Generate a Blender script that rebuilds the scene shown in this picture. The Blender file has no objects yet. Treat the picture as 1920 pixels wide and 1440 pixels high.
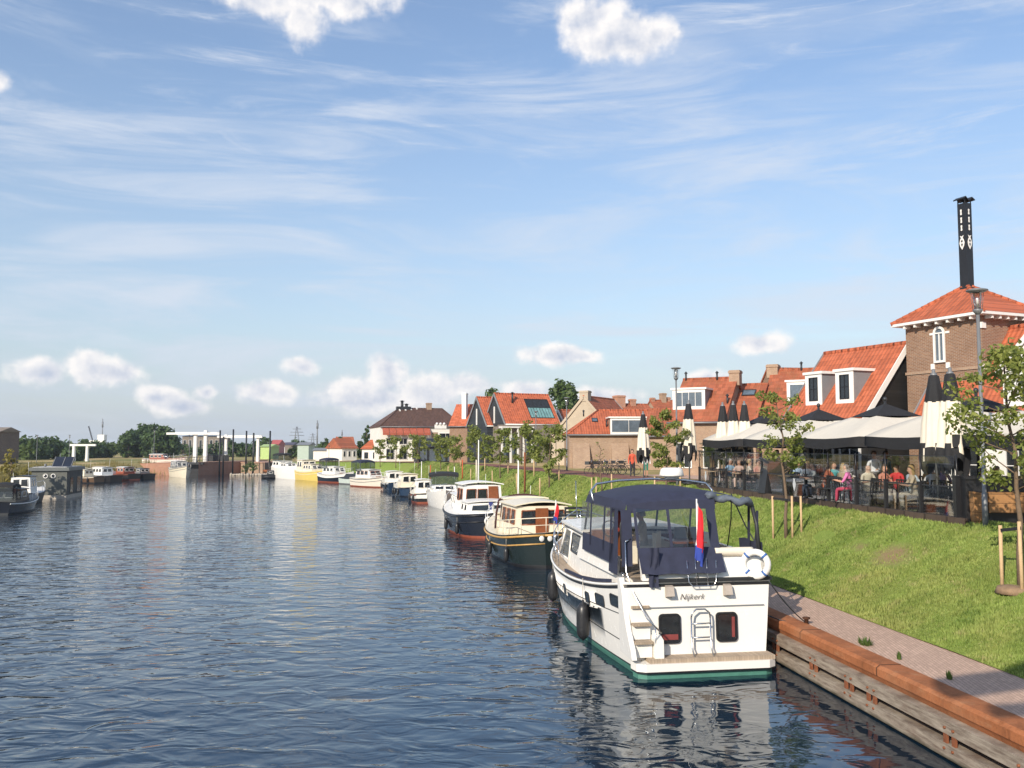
import bpy, bmesh, math, random
import numpy as np
from mathutils import Vector, Matrix, noise as mnoise
R = math.radians
PI = math.pi
random.seed(7)
scene = bpy.context.scene
col = scene.collection
# ------------------------------------------------------------------ camera
EYE = 5.0
FPX = 1660.0
PITCH = math.atan((836 - 720) / FPX)
cd = bpy.data.cameras.new('camera')
cam = bpy.data.objects.new('camera', cd)
col.objects.link(cam)
cam.location = (0, 0, EYE)
cam.rotation_euler = (PI / 2 + PITCH, 0, 0)
cd.sensor_width = 36
cd.lens = 36 * FPX / 1920
cd.clip_start = 0.1
cd.clip_end = 9000
scene.camera = cam
scene.view_settings.view_transform = 'Standard'
scene.view_settings.look = 'None'
scene.view_settings.gamma = 1
scene.view_settings.exposure = 0.50
scene.cycles.caustics_reflective = False
scene.cycles.caustics_refractive = False
# ------------------------------------------------------------------ sun
SUN_EL = R(28)
SUN_AZ = R(211)          # clockwise from +Y: behind the camera, to the left
sd = Vector((math.sin(SUN_AZ) * math.cos(SUN_EL), math.cos(SUN_AZ) * math.cos(SUN_EL), math.sin(SUN_EL)))
ld = bpy.data.lights.new('sun', 'SUN')
ld.energy = 3.7
ld.angle = R(0.5)
ld.color = (1.0, 0.90, 0.76)
lo = bpy.data.objects.new('sun', ld)
col.objects.link(lo)
lo.rotation_euler = sd.to_track_quat('Z', 'Y').to_euler()


def ray(px, py):
    cx = (px - 960) / FPX
    cy = (720 - py) / FPX
    c, s = math.cos(PITCH), math.sin(PITCH)
    return Vector((cx, c - cy * s, s + cy * c))


def at(px, py, Y):
    d = ray(px, py)
    t = Y / d.y
    return Vector((d.x * t, Y, EYE + d.z * t))


def onz(px, py, z):
    d = ray(px, py)
    t = (z - EYE) / d.z
    return Vector((d.x * t, d.y * t, z))


def solve_len(p, u, px):
    """length along u from p at which the photo column px is reached"""
    k = (px - 960) / FPX
    c, s = math.cos(PITCH), math.sin(PITCH)
    D0 = p[1] * c + (p[2] - EYE) * s
    du = u[1] * c
    return (k * D0 - p[0]) / (u[0] - k * du)


# ------------------------------------------------------------------ world: sky with cirrus streaks and cumulus
def build_world():
    w = bpy.data.worlds.new('World')
    scene.world = w
    w.use_nodes = True
    nt = w.node_tree
    N, L = nt.nodes, nt.links
    N.clear()

    def node(t, **k):
        n = N.new(t)
        for a, b in k.items():
            setattr(n, a, b)
        return n

    def setin(n, i, v):
        if isinstance(v, bpy.types.NodeSocket):
            L.new(v, n.inputs[i])
        else:
            n.inputs[i].default_value = v

    def mth(op, a, b=None, c=None, clamp=False):
        n = node('ShaderNodeMath', operation=op, use_clamp=clamp)
        setin(n, 0, a)
        if b is not None:
            setin(n, 1, b)
        if c is not None:
            setin(n, 2, c)
        return n.outputs[0]

    def vmth(op, a, b=None, out=0):
        n = node('ShaderNodeVectorMath', operation=op)
        setin(n, 0, a)
        if b is not None:
            setin(n, 1, b)
        return n.outputs[out]

    def smooth(v, a, b):
        n = node('ShaderNodeMapRange', interpolation_type='SMOOTHSTEP')
        setin(n, 0, v)
        n.inputs[1].default_value = a
        n.inputs[2].default_value = b
        return n.outputs[0]

    def noise(vec, scale, detail=5, rough=0.55, dist=0.0):
        n = node('ShaderNodeTexNoise')
        setin(n, 'Vector', vec)
        n.inputs['Scale'].default_value = scale
        n.inputs['Detail'].default_value = detail
        n.inputs['Roughness'].default_value = rough
        n.inputs['Distortion'].default_value = dist
        return n.outputs['Fac']

    def mix(f, a, b):
        n = node('ShaderNodeMix', data_type='RGBA')
        setin(n, 0, f)
        setin(n, 6, a)
        setin(n, 7, b)
        return n.outputs[2]

    sky = node('ShaderNodeTexSky', sky_type='NISHITA')
    sky.sun_disc = False
    sky.sun_elevation = SUN_EL
    sky.sun_rotation = SUN_AZ
    sky.air_density = 1.35
    sky.dust_density = 0.6
    sky.ozone_density = 2.2
    tc = node('ShaderNodeTexCoord')
    sp = node('ShaderNodeSeparateXYZ')
    L.new(tc.outputs['Generated'], sp.inputs[0])
    az = mth('ARCTAN2', sp.outputs[0], sp.outputs[1])
    el = mth('ARCSINE', sp.outputs[2])
    cb = node('ShaderNodeCombineXYZ')
    L.new(az, cb.inputs[0])
    L.new(el, cb.inputs[1])
    ae = cb.outputs[0]
    # cirrus: long soft streaks, nearly level
    st = node('ShaderNodeMapping')
    L.new(ae, st.inputs[0])
    st.inputs['Rotation'].default_value = (0, 0, R(7))
    st.inputs['Scale'].default_value = (1.5, 10.0, 1)
    st.inputs['Location'].default_value = (0.37, 0.2, 0)
    n1 = noise(st.outputs[0], 1.8, 9, 0.62, 0.9)
    st2 = node('ShaderNodeMapping')
    L.new(ae, st2.inputs[0])
    st2.inputs['Rotation'].default_value = (0, 0, R(-16))
    st2.inputs['Scale'].default_value = (2.4, 17.0, 1)
    n2 = noise(st2.outputs[0], 1.5, 10, 0.68, 1.1)
    n3 = noise(ae, 3.2, 3, 0.5)
    cir = mth('MULTIPLY', smooth(n1, 0.42, 0.72), smooth(n3, 0.25, 0.60))
    cir2 = mth('MULTIPLY', smooth(n2, 0.50, 0.78), smooth(n3, 0.66, 0.36))
    cirrus = mth('MULTIPLY', mth('ADD', cir, mth('MULTIPLY', cir2, 1.1)), 0.74, clamp=True)
    # broad milky veil that thickens towards the horizon
    veil = mth('ADD', mth('ADD', 0.15, mth('MULTIPLY', smooth(el, 0.45, 0.10), 0.38)), mth('MULTIPLY', smooth(el, 0.16, 0.0), 0.42))
    veil = mth('MULTIPLY', veil, mth('ADD', 0.75, mth('MULTIPLY', smooth(n1, 0.3, 0.75), 0.25)))
    # cumulus: soft blobs placed over the canal, broken up by noise
    blobs = [  # px, py, half width, half height above
        (72, 700, 44, 24), (168, 692, 42, 32), (225, 704, 46, 24), (300, 746, 44, 20), (340, 762, 50, 18), (388, 735, 24, 16),
        (505, 735, 52, 24), (560, 686, 40, 18), (665, 735, 62, 34), (728, 705, 44, 38), (800, 735, 80, 34),
        (870, 725, 56, 24), (700, 750, 100, 26), (990, 735, 60, 22), (1130, 745, 70, 20), (1040, 664, 70, 22), (1085, 668, 52, 16), (1325, 715, 40, 18),
        (1425, 640, 50, 24), (1110, 40, 74, 48), (1190, 70, 78, 44), (1130, 75, 80, 36), (1235, 60, 36, 26), (570, 15, 44, 62), (480, -5, 90, 30), (640, -5, 100, 34),
        (-10, 150, 30, 16)]
    field = None
    warp = noise(ae, 28, 7, 0.60)
    wv = node('ShaderNodeTexNoise')
    L.new(ae, wv.inputs['Vector'])
    wv.inputs['Scale'].default_value = 16
    wv.inputs['Detail'].default_value = 5
    woff = vmth('MULTIPLY', vmth('SUBTRACT', wv.outputs['Color'], (0.5, 0.5, 0.5)), (0.035, 0.02, 0))
    aew = vmth('ADD', ae, woff)
    for (px, py, hw, hh) in blobs:
        d = ray(px, py).normalized()
        a, e = math.atan2(d.x, d.y), math.asin(d.z)
        v = vmth('SUBTRACT', aew, (a, e, 0))
        v = vmth('MULTIPLY', v, (FPX / hw, FPX / hh, 0))
        ln = vmth('LENGTH', v, out=1)
        field = ln if field is None else mth('SMOOTH_MIN', field, ln, 0.25)
    dens = mth('SUBTRACT', 1.15, field)
    dens = mth('ADD', dens, mth('MULTIPLY', mth('SUBTRACT', warp, 0.5), 1.5))
    cum = mth('MULTIPLY', smooth(dens, -0.10, 0.62), 0.96)
    # light and shade of the puffs: difference of the noise towards the sun
    wb = noise(vmth('ADD', ae, (-0.010, 0.014, 0)), 28, 7, 0.60)
    lit = mth('ADD', 0.80, mth('MULTIPLY', mth('SUBTRACT', warp, wb), 2.4))
    lit = mth('SUBTRACT', lit, mth('MULTIPLY', smooth(dens, 0.40, 1.15), 0.45), clamp=True)
    cumcol = mix(lit, (3.9, 4.3, 5.2, 1), (7.2, 6.95, 6.8, 1))
    base = mix(1.0, sky.outputs[0], (1, 1, 1, 1))
    tint = node('ShaderNodeMix', data_type='RGBA', blend_type='MULTIPLY')
    tint.inputs[0].default_value = 1
    L.new(sky.outputs[0], tint.inputs[6])
    tint.inputs[7].default_value = SKY_TINT
    c = mix(veil, tint.outputs[2], (3.75, 4.35, 5.25, 1))
    c = mix(cirrus, c, (5.0, 5.4, 6.1, 1))
    c = mix(cum, c, cumcol)
    bg = node('ShaderNodeBackground')
    L.new(c, bg.inputs[0])
    bg.inputs[1].default_value = 0.105
    out = node('ShaderNodeOutputWorld')
    L.new(bg.outputs[0], out.inputs[0])


SKY_TINT = (0.93, 0.98, 1.12, 1)
build_world()


# ------------------------------------------------------------------ mesh builder
class MB:
    def __init__(s):
        s.v, s.f, s.m, s.s = [], [], [], []

    def add(s, vs, fs, mi=0, sm=False):
        o = len(s.v)
        s.v += [tuple(p) for p in vs]
        for f in fs:
            s.f.append(tuple(i + o for i in f))
            s.m.append(mi)
            s.s.append(sm)
        return s

    def box(s, x0, x1, y0, y1, z0, z1, mi=0):
        vs = [(x0, y0, z0), (x1, y0, z0), (x1, y1, z0), (x0, y1, z0), (x0, y0, z1), (x1, y0, z1), (x1, y1, z1), (x0, y1, z1)]
        return s.add(vs, [(3, 2, 1, 0), (4, 5, 6, 7), (0, 1, 5, 4), (1, 2, 6, 5), (2, 3, 7, 6), (3, 0, 4, 7)], mi)

    def hexa(s, lo4, hi4, mi=0):
        return s.add(list(lo4) + list(hi4), [(3, 2, 1, 0), (4, 5, 6, 7), (0, 1, 5, 4), (1, 2, 6, 5), (2, 3, 7, 6), (3, 0, 4, 7)], mi)

    def beam(s, p, q, w, h, mi=0, up=(0, 0, 1)):
        p, q, up = Vector(p), Vector(q), Vector(up)
        d = (q - p).normalized()
        if abs(d.dot(up)) > 0.98:
            up = Vector((0, 1, 0))
        x = d.cross(up).normalized() * (w / 2)
        y = x.cross(d).normalized() * (h / 2)
        a = [p - x - y, p + x - y, p + x + y, p - x + y]
        b = [v + (q - p) for v in a]
        return s.add(a + b, [(3, 2, 1, 0), (4, 5, 6, 7), (0, 1, 5, 4), (1, 2, 6, 5), (2, 3, 7, 6), (3, 0, 4, 7)], mi)

    def tube(s, pts, r, n=8, mi=0, closed=False, sm=True, squash=None):
        pts = [Vector(p) for p in pts]
        rs = r if isinstance(r, (list, tuple)) else [r] * len(pts)
        k = len(pts)
        vs, fs = [], []
        ref = None
        for i, p in enumerate(pts):
            a = pts[i - 1] if (i > 0 or closed) else p
            b = pts[(i + 1) % k] if (i < k - 1 or closed) else p
            d = (b - a)
            d = d.normalized() if d.length > 1e-9 else Vector((0, 0, 1))
            if ref is None:
                ref = Vector((0, 0, 1)) if abs(d.z) < 0.9 else Vector((1, 0, 0))
            x = d.cross(ref)
            if x.length < 1e-6:
                x = d.cross(Vector((0, 1, 0)))
            x.normalize()
            y = x.cross(d).normalized()
            ref = y
            for j in range(n):
                t = 2 * PI * j / n
                vs.append(p + x * math.cos(t) * rs[i] + y * math.sin(t) * rs[i])
        for i in range(k if closed else k - 1):
            for j in range(n):
                a, b = i * n + j, i * n + (j + 1) % n
                c, d2 = ((i + 1) % k) * n + (j + 1) % n, ((i + 1) % k) * n + j
                fs.append((a, b, c, d2))
        s.add(vs, fs, mi, sm)
        if not closed:
            o = len(s.v) - len(vs)
            s.f.append(tuple(o + j for j in range(n))[::-1]); s.m.append(mi); s.s.append(False)
            s.f.append(tuple(o + (k - 1) * n + j for j in range(n))); s.m.append(mi); s.s.append(False)
        return s

    def lathe(s, prof, c=(0, 0, 0), n=16, mi=0, sm=True, sx=1, sy=1):
        vs, fs = [], []
        for (r, z) in prof:
            for j in range(n):
                t = 2 * PI * j / n
                vs.append((c[0] + r * math.cos(t) * sx, c[1] + r * math.sin(t) * sy, c[2] + z))
        for i in range(len(prof) - 1):
            for j in range(n):
                fs.append((i * n + j, i * n + (j + 1) % n, (i + 1) * n + (j + 1) % n, (i + 1) * n + j))
        s.add(vs, fs, mi, sm)
        o = len(s.v) - len(vs)
        if prof[0][0] > 1e-4:
            s.f.append(tuple(o + j for j in range(n))[::-1]); s.m.append(mi); s.s.append(False)
        if prof[-1][0] > 1e-4:
            s.f.append(tuple(o + (len(prof) - 1) * n + j for j in range(n))); s.m.append(mi); s.s.append(False)
        return s

    def ell(s, c, r, n=12, m=8, mi=0):
        prof = [(max(1e-5, math.sin(PI * i / m)), -math.cos(PI * i / m)) for i in range(m + 1)]
        vs, fs = [], []
        for (a, z) in prof:
            for j in range(n):
                t = 2 * PI * j / n
                vs.append((c[0] + a * math.cos(t) * r[0], c[1] + a * math.sin(t) * r[1], c[2] + z * r[2]))
        for i in range(m):
            for j in range(n):
                fs.append((i * n + j, i * n + (j + 1) % n, (i + 1) * n + (j + 1) % n, (i + 1) * n + j))
        return s.add(vs, fs, mi, True)

    def prism(s, poly, vec, mi=0):
        vec = Vector(vec)
        a = [Vector(p) for p in poly]
        b = [p + vec for p in a]
        n = len(a)
        fs = [tuple(range(n))[::-1], tuple(range(n, 2 * n))]
        fs += [(i, (i + 1) % n, n + (i + 1) % n, n + i) for i in range(n)]
        return s.add(a + b, fs, mi)

    def quad(s, a, b, c, d, mi=0):
        return s.add([a, b, c, d], [(0, 1, 2, 3)], mi)

    def grid(s, rows, mi=0, sm=True, cu=False):
        n, k = len(rows), len(rows[0])
        assert all(len(r) == k for r in rows)
        vs = [p for r in rows for p in r]
        fs = []
        for i in range(n - 1):
            for j in range(k if cu else k - 1):
                fs.append((i * k + j, i * k + (j + 1) % k, (i + 1) * k + (j + 1) % k, (i + 1) * k + j))
        mm = mi if callable(mi) else None
        if mm:
            o = len(s.v)
            s.v += [tuple(p) for p in vs]
            q = 0
            for i in range(n - 1):
                for j in range(k if cu else k - 1):
                    s.f.append(tuple(x + o for x in fs[q])); s.m.append(mm(i, j)); s.s.append(sm)
                    q += 1
            return s
        return s.add(vs, fs, mi, sm)

    def build(s, name, mats, parent=None, loc=(0, 0, 0), rz=0, fix=True):
        me = bpy.data.meshes.new(name)
        me.from_pydata(s.v, [], s.f)
        ms = mats if isinstance(mats, (list, tuple)) else [mats]
        for m in ms:
            me.materials.append(m)
        if len(ms) > 1:
            me.polygons.foreach_set('material_index', s.m)
        me.polygons.foreach_set('use_smooth', s.s)
        if fix:
            b = bmesh.new()
            b.from_mesh(me)
            bmesh.ops.recalc_face_normals(b, faces=b.faces)
            b.to_mesh(me)
            b.free()
        me.update()
        o = bpy.data.objects.new(name, me)
        col.objects.link(o)
        if parent:
            o.parent = parent
        o.location = loc
        o.rotation_euler = (0, 0, rz)
        return o


def tag(o, label=None, cat=None, group=None, kind=None):
    if label: o['label'] = label
    if cat: o['category'] = cat
    if group: o['group'] = group
    if kind: o['kind'] = kind
    return o


def thing(name, label, cat, loc=(0, 0, 0), rz=0, group=None):
    o = bpy.data.objects.new(name, None)
    o.empty_display_size = 0.3
    col.objects.link(o)
    o.location = loc
    o.rotation_euler = (0, 0, rz)
    return tag(o, label, cat, group)


def dup(root, loc=None, rz=None, label=None, scale=None):
    kids = list(root.children)
    r = root.copy()
    col.objects.link(r)
    if loc is not None: r.location = loc
    if rz is not None: r.rotation_euler = (0, 0, rz)
    if scale is not None: r.scale = (scale,) * 3
    if label: r['label'] = label
    for ch in kids:
        gk = list(ch.children)
        c = ch.copy()
        col.objects.link(c)
        c.parent = r
        for g in gk:
            d = g.copy()
            col.objects.link(d)
            d.parent = c
    return r


def np_mesh(name, V, F, mat, parent=None, loc=(0, 0, 0), smooth=False):
    """V (n,3), F (m,k) arrays -> object"""
    me = bpy.data.meshes.new(name)
    V = np.asarray(V, dtype=np.float32)
    F = np.asarray(F, dtype=np.int32)
    m, k = F.shape
    me.vertices.add(len(V))
    me.vertices.foreach_set('co', V.ravel())
    me.loops.add(m * k)
    me.loops.foreach_set('vertex_index', F.ravel())
    me.polygons.add(m)
    me.polygons.foreach_set('loop_start', np.arange(0, m * k, k, dtype=np.int32))
    me.polygons.foreach_set('loop_total', np.full(m, k, dtype=np.int32))
    if smooth:
        me.polygons.foreach_set('use_smooth', np.ones(m, dtype=bool))
    me.materials.append(mat)
    me.update(calc_edges=True)
    me.validate()
    o = bpy.data.objects.new(name, me)
    col.objects.link(o)
    if parent: o.parent = parent
    o.location = loc
    return o


# ------------------------------------------------------------------ materials
_mc = {}


class NT:
    """small helper round a material node tree"""
    def __init__(s, name):
        s.m = bpy.data.materials.new(name)
        s.m.use_nodes = True
        s.t = s.m.node_tree
        s.b = s.t.nodes['Principled BSDF']
        s.out = s.t.nodes['Material Output']
        s.tc = s.t.nodes.new('ShaderNodeTexCoord')
        s.obj = s.tc.outputs['Object']

    def n(s, t, **k):
        x = s.t.nodes.new(t)
        for a, b in k.items(): setattr(x, a, b)
        return x

    def si(s, n, i, v):
        if isinstance(v, bpy.types.NodeSocket): s.t.links.new(v, n.inputs[i])
        else: n.inputs[i].default_value = v

    def noise(s, scale, detail=4, rough=0.55, vec=None, dist=0, out='Fac'):
        x = s.n('ShaderNodeTexNoise')
        s.si(x, 'Vector', vec if vec is not None else s.obj)
        x.inputs['Scale'].default_value = scale
        x.inputs['Detail'].default_value = detail
        x.inputs['Roughness'].default_value = rough
        x.inputs['Distortion'].default_value = dist
        return x.outputs[out]

    def map(s, scale=(1, 1, 1), rot=(0, 0, 0), loc=(0, 0, 0), vec=None):
        x = s.n('ShaderNodeMapping')
        s.si(x, 0, vec if vec is not None else s.obj)
        x.inputs['Scale'].default_value = scale
        x.inputs['Rotation'].default_value = rot
        x.inputs['Location'].default_value = loc
        return x.outputs[0]

    def math(s, op, a, b=None, clamp=False):
        x = s.n('ShaderNodeMath', operation=op, use_clamp=clamp)
        s.si(x, 0, a)
        if b is not None: s.si(x, 1, b)
        return x.outputs[0]

    def rng(s, v, a, b, c=0.0, d=1.0):
        x = s.n('ShaderNodeMapRange')
        s.si(x, 0, v)
        for i, q in enumerate((a, b, c, d)): x.inputs[i + 1].default_value = q
        return x.outputs[0]

    def mix(s, f, a, b, blend='MIX'):
        x = s.n('ShaderNodeMix', data_type='RGBA', blend_type=blend)
        s.si(x, 0, f)
        s.si(x, 6, rgba(a)); s.si(x, 7, rgba(b))
        return x.outputs[2]

    def bump(s, h, strength=0.3, dist=0.02, nrm=None):
        x = s.n('ShaderNodeBump')
        s.si(x, 'Height', h)
        x.inputs['Strength'].default_value = strength
        x.inputs['Distance'].default_value = dist
        if nrm is not None: s.si(x, 'Normal', nrm)
        return x.outputs[0]

    def fin(s, color, rough=0.6, metal=0, normal=None, spec=0.5):
        s.si(s.b, 'Base Color', rgba(color))
        s.si(s.b, 'Roughness', rough)
        s.b.inputs['Metallic'].default_value = metal
        s.b.inputs['Specular IOR Level'].default_value = spec
        if normal is not None: s.si(s.b, 'Normal', normal)
        return s.m


def rgba(c):
    if isinstance(c, tuple) and len(c) == 3: return (*c, 1)
    return c


def sc(c, k): return tuple(min(1, max(0, x * k)) for x in c)


def mat(name, c, rough=0.6, metal=0.0, var=0.18, scale=3.0, bump=0.0, bscale=60, spec=0.5):
    if name in _mc: return _mc[name]
    t = NT(name)
    f = t.noise(scale, 6, 0.65)
    f2 = t.noise(scale * 9, 3, 0.6)
    f = t.math('ADD', t.math('MULTIPLY', f, 0.65), t.math('MULTIPLY', f2, 0.35))
    f = t.rng(f, 0.32, 0.68)
    c2 = t.mix(f, sc(c, 1 - var), sc(c, 1 + var))
    nr = t.bump(t.noise(bscale, 4), bump, 0.01) if bump else None
    rr = t.rng(f2, 0.3, 0.7, max(0.02, rough - 0.08), min(1, rough + 0.08))
    _mc[name] = t.fin(c2, rr, metal, nr, spec)
    return _mc[name]


def uv_wall(t):
    """wall coordinate from object space: (x + y, z)"""
    s = t.n('ShaderNodeSeparateXYZ')
    t.si(s, 0, t.obj)
    c = t.n('ShaderNodeCombineXYZ')
    t.si(c, 0, t.math('ADD', s.outputs[0], s.outputs[1]))
    t.si(c, 1, s.outputs[2])
    return c.outputs[0]


def brick_mat(name, c1, c2, mortar=(0.4, 0.36, 0.3), w=0.22, h=0.065, wear=0.3, bump=0.4):
    if name in _mc: return _mc[name]
    t = NT(name)
    b = t.n('ShaderNodeTexBrick')
    t.si(b, 'Vector', uv_wall(t))
    b.inputs['Color1'].default_value = rgba(c1)
    b.inputs['Color2'].default_value = rgba(c2)
    b.inputs['Mortar'].default_value = rgba(mortar)
    b.inputs['Scale'].default_value = 1
    b.inputs['Brick Width'].default_value = w
    b.inputs['Row Height'].default_value = h
    b.inputs['Mortar Size'].default_value = 0.008
    big = t.noise(0.9, 7, 0.7)
    fine = t.noise(14, 4, 0.6)
    c = t.mix(t.rng(big, 0.35, 0.7, 0, wear), b.outputs['Color'], sc(c2, 0.45))
    c = t.mix(t.rng(fine, 0.4, 0.75, 0, wear), c, sc(c1, 1.35))
    _mc[name] = t.fin(c, 0.9, 0, t.bump(b.outputs['Fac'], bump, -0.01), 0.2)
    return _mc[name]


def tile_mat(name, c, axis=1, dark=0.35, moss=0.0, w=0.24, rowz=0.26):
    """pantile roof: waves along the ridge, rows down the slope"""
    if name in _mc: return _mc[name]
    t = NT(name)
    s = t.n('ShaderNodeSeparateXYZ')
    t.si(s, 0, t.obj)
    a = s.outputs[axis]
    wob = t.noise(2.5, 2)
    row = t.math('DIVIDE', s.outputs[2], rowz)
    fr = t.math('FRACT', row)
    wave = t.math('SINE', t.math('ADD', t.math('MULTIPLY', a, 2 * PI / w), t.math('MULTIPLY', wob, 0.7)))
    hgt = t.math('SUBTRACT', t.math('MULTIPLY', wave, 0.5), t.math('MULTIPLY', fr, 0.7))
    cell = t.n('ShaderNodeTexWhiteNoise', noise_dimensions='2D')
    cv = t.n('ShaderNodeCombineXYZ')
    t.si(cv, 0, t.math('FLOOR', t.math('DIVIDE', a, w)))
    t.si(cv, 1, t.math('FLOOR', row))
    t.si(cell, 'Vector', cv.outputs[0])
    big = t.noise(0.7, 6, 0.65)
    col_ = t.mix(cell.outputs[0], sc(c, 0.78), sc(c, 1.18))
    col_ = t.mix(t.rng(big, 0.42, 0.75, 0, dark), col_, sc(c, 0.45))
    streak = t.noise(1.0, 6, 0.7, t.map((3.0, 3.0, 0.5)))
    col_ = t.mix(t.rng(streak, 0.52, 0.72, 0, dark), col_, (0.16, 0.10, 0.07))
    if moss:
        m = t.noise(1.3, 8, 0.75)
        col_ = t.mix(t.rng(m, 0.5, 0.72, 0, moss), col_, (0.16, 0.12, 0.05))
    seam = t.math('GREATER_THAN', fr, 0.90)
    col_ = t.mix(t.math('MULTIPLY', seam, 0.3), col_, sc(c, 0.3))
    _mc[name] = t.fin(col_, 0.75, 0, t.bump(hgt, 0.8, 0.035), 0.3)
    return _mc[name]


def leaf_mat(name, dark, light, scale=1.4, trans=0.35):
    if name in _mc: return _mc[name]
    t = NT(name)
    f = t.noise(scale, 3, 0.6)
    g = t.noise(scale * 8, 2, 0.6)
    f = t.rng(t.math('ADD', t.math('MULTIPLY', f, 0.6), t.math('MULTIPLY', g, 0.4)), 0.36, 0.64)
    c = t.mix(f, dark, light)
    t.fin(c, 0.55, 0, None, 0.35)
    tr = t.n('ShaderNodeBsdfTranslucent')
    t.si(tr, 0, t.mix(0.5, c, sc(light, 1.6)))
    mx = t.n('ShaderNodeMixShader')
    mx.inputs[0].default_value = trans
    t.t.links.new(t.b.outputs[0], mx.inputs[1])
    t.t.links.new(tr.outputs[0], mx.inputs[2])
    t.t.links.new(mx.outputs[0], t.out.inputs[0])
    _mc[name] = t.m
    return t.m


def clear_mat(name, tint=(0.9, 0.95, 0.95), gloss=0.12, rough=0.03):
    if name in _mc: return _mc[name]
    t = NT(name)
    tr = t.n('ShaderNodeBsdfTransparent')
    tr.inputs[0].default_value = rgba(tint)
    gl = t.n('ShaderNodeBsdfGlossy')
    gl.inputs['Roughness'].default_value = rough
    t.si(gl, 'Normal', t.bump(t.noise(0.8, 1), 0.03, 0.03))
    lw = t.n('ShaderNodeLayerWeight')
    lw.inputs[0].default_value = 0.4
    mx = t.n('ShaderNodeMixShader')
    t.si(mx, 0, t.math('MULTIPLY', t.math('ADD', lw.outputs['Fresnel'], 0.3), gloss * 2.2))
    t.t.links.new(tr.outputs[0], mx.inputs[1])
    t.t.links.new(gl.outputs[0], mx.inputs[2])
    t.t.links.new(mx.outputs[0], t.out.inputs[0])
    t.t.nodes.remove(t.b)
    _mc[name] = t.m
    return t.m


def plank_mat(name, c, axis='z', size=0.14, var=0.25, rough=0.75, groove=0.6):
    if name in _mc: return _mc[name]
    t = NT(name)
    s = t.n('ShaderNodeSeparateXYZ')
    t.si(s, 0, t.obj)
    v = s.outputs['xyz'.index(axis)]
    q = t.math('DIVIDE', v, size)
    wn = t.n('ShaderNodeTexWhiteNoise', noise_dimensions='1D')
    t.si(wn, 'W', t.math('FLOOR', q))
    g = t.noise(3, 6, 0.7, t.map(tuple(14.0 if a == axis else 1.0 for a in 'xyz')))
    c1 = t.mix(wn.outputs[0], sc(c, 1 - var), sc(c, 1 + var))
    c1 = t.mix(t.rng(g, 0.4, 0.7, 0, 0.5), c1, sc(c, 0.55))
    ed = t.math('LESS_THAN', t.math('FRACT', q), 0.09)
    c1 = t.mix(t.math('MULTIPLY', ed, groove), c1, sc(c, 0.15))
    _mc[name] = t.fin(c1, rough, 0, t.bump(t.math('SUBTRACT', g, ed), 0.35, 0.01), 0.3)
    return _mc[name]


WHITE = mat('white_paint', (0.80, 0.78, 0.73), 0.45, var=0.05, scale=2)
GEL = mat('white_gelcoat', (0.84, 0.81, 0.75), 0.22, var=0.02, scale=0.6)
CREAM = mat('cream_paint', (0.78, 0.70, 0.54), 0.4, var=0.07, scale=2)
BLACK = mat('black_paint', (0.015, 0.015, 0.017), 0.4, var=0.3)
RUBBER = mat('black_rubber', (0.022, 0.022, 0.024), 0.38, var=0.3, scale=5)
NAVYH = mat('navy_hull_paint', (0.012, 0.015, 0.024), 0.18, var=0.15, scale=2)
GREENH = mat('dark_green_hull_paint', (0.014, 0.022, 0.022), 0.2, var=0.2, scale=2)
BLUEH = mat('blue_hull_paint', (0.018, 0.038, 0.075), 0.22, var=0.15)
ANTIG = mat('green_antifouling', (0.075, 0.22, 0.17), 0.5, var=0.2, scale=4)
REDA = mat('rust_red_antifouling', (0.28, 0.07, 0.035), 0.6, var=0.3, scale=4)
YELH = mat('yellow_hull_paint', (0.78, 0.58, 0.16), 0.35, var=0.08)
STEEL = mat('stainless_steel', (0.62, 0.62, 0.62), 0.22, 1.0, var=0.08, scale=6)
GALV = mat('grey_galvanised_steel', (0.20, 0.205, 0.21), 0.5, 0.25, var=0.1, scale=6)
DARKM = mat('dark_grey_metal', (0.035, 0.037, 0.04), 0.45, 0.3, var=0.2)
GLASS = mat('dark_window_glass', (0.016, 0.02, 0.024), 0.05, 0, var=0.4, scale=1.5, spec=0.8)
GLASSB = mat('bluish_window_glass', (0.10, 0.13, 0.16), 0.06, 0, var=0.35, scale=1.2, spec=0.9)
NAVYC = mat('navy_canvas', (0.024, 0.028, 0.056), 0.8, var=0.25, scale=5, bump=0.25, bscale=30)
BLACKC = mat('black_canvas', (0.016, 0.016, 0.018), 0.85, var=0.3, scale=5, bump=0.2, bscale=30)
CREAMC = mat('cream_canvas', (0.76, 0.68, 0.55), 0.85, var=0.06, scale=3, bump=0.15, bscale=25)
SANDC = mat('pale_grey_canvas', (0.62, 0.57, 0.48), 0.85, var=0.05, scale=3, bump=0.15, bscale=25)
TEAK = plank_mat('weathered_teak', (0.42, 0.33, 0.24), 'x', 0.06, 0.12)
WOOD = mat('varnished_brown_wood', (0.22, 0.07, 0.025), 0.35, var=0.3, scale=6)
PINE = mat('pale_round_pine', (0.55, 0.38, 0.21), 0.75, var=0.2, scale=8)
GOLD = mat('ochre_rubbing_strake', (0.52, 0.30, 0.09), 0.5, var=0.2, scale=5)
ROPE = mat('pale_rope', (0.45, 0.42, 0.36), 0.9, var=0.2, scale=20)
ORANGE = mat('orange_plastic', (0.8, 0.16, 0.03), 0.5, var=0.1)
REDP = mat('red_flag_cloth', (0.62, 0.02, 0.03), 0.8, var=0.1)
WHT = mat('white_cloth', (0.80, 0.78, 0.75), 0.8, var=0.06)
BLUP = mat('blue_flag_cloth', (0.03, 0.06, 0.33), 0.8, var=0.1)
BARK = mat('grey_brown_bark', (0.16, 0.11, 0.07), 0.9, var=0.35, scale=9, bump=0.5, bscale=25)
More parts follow.
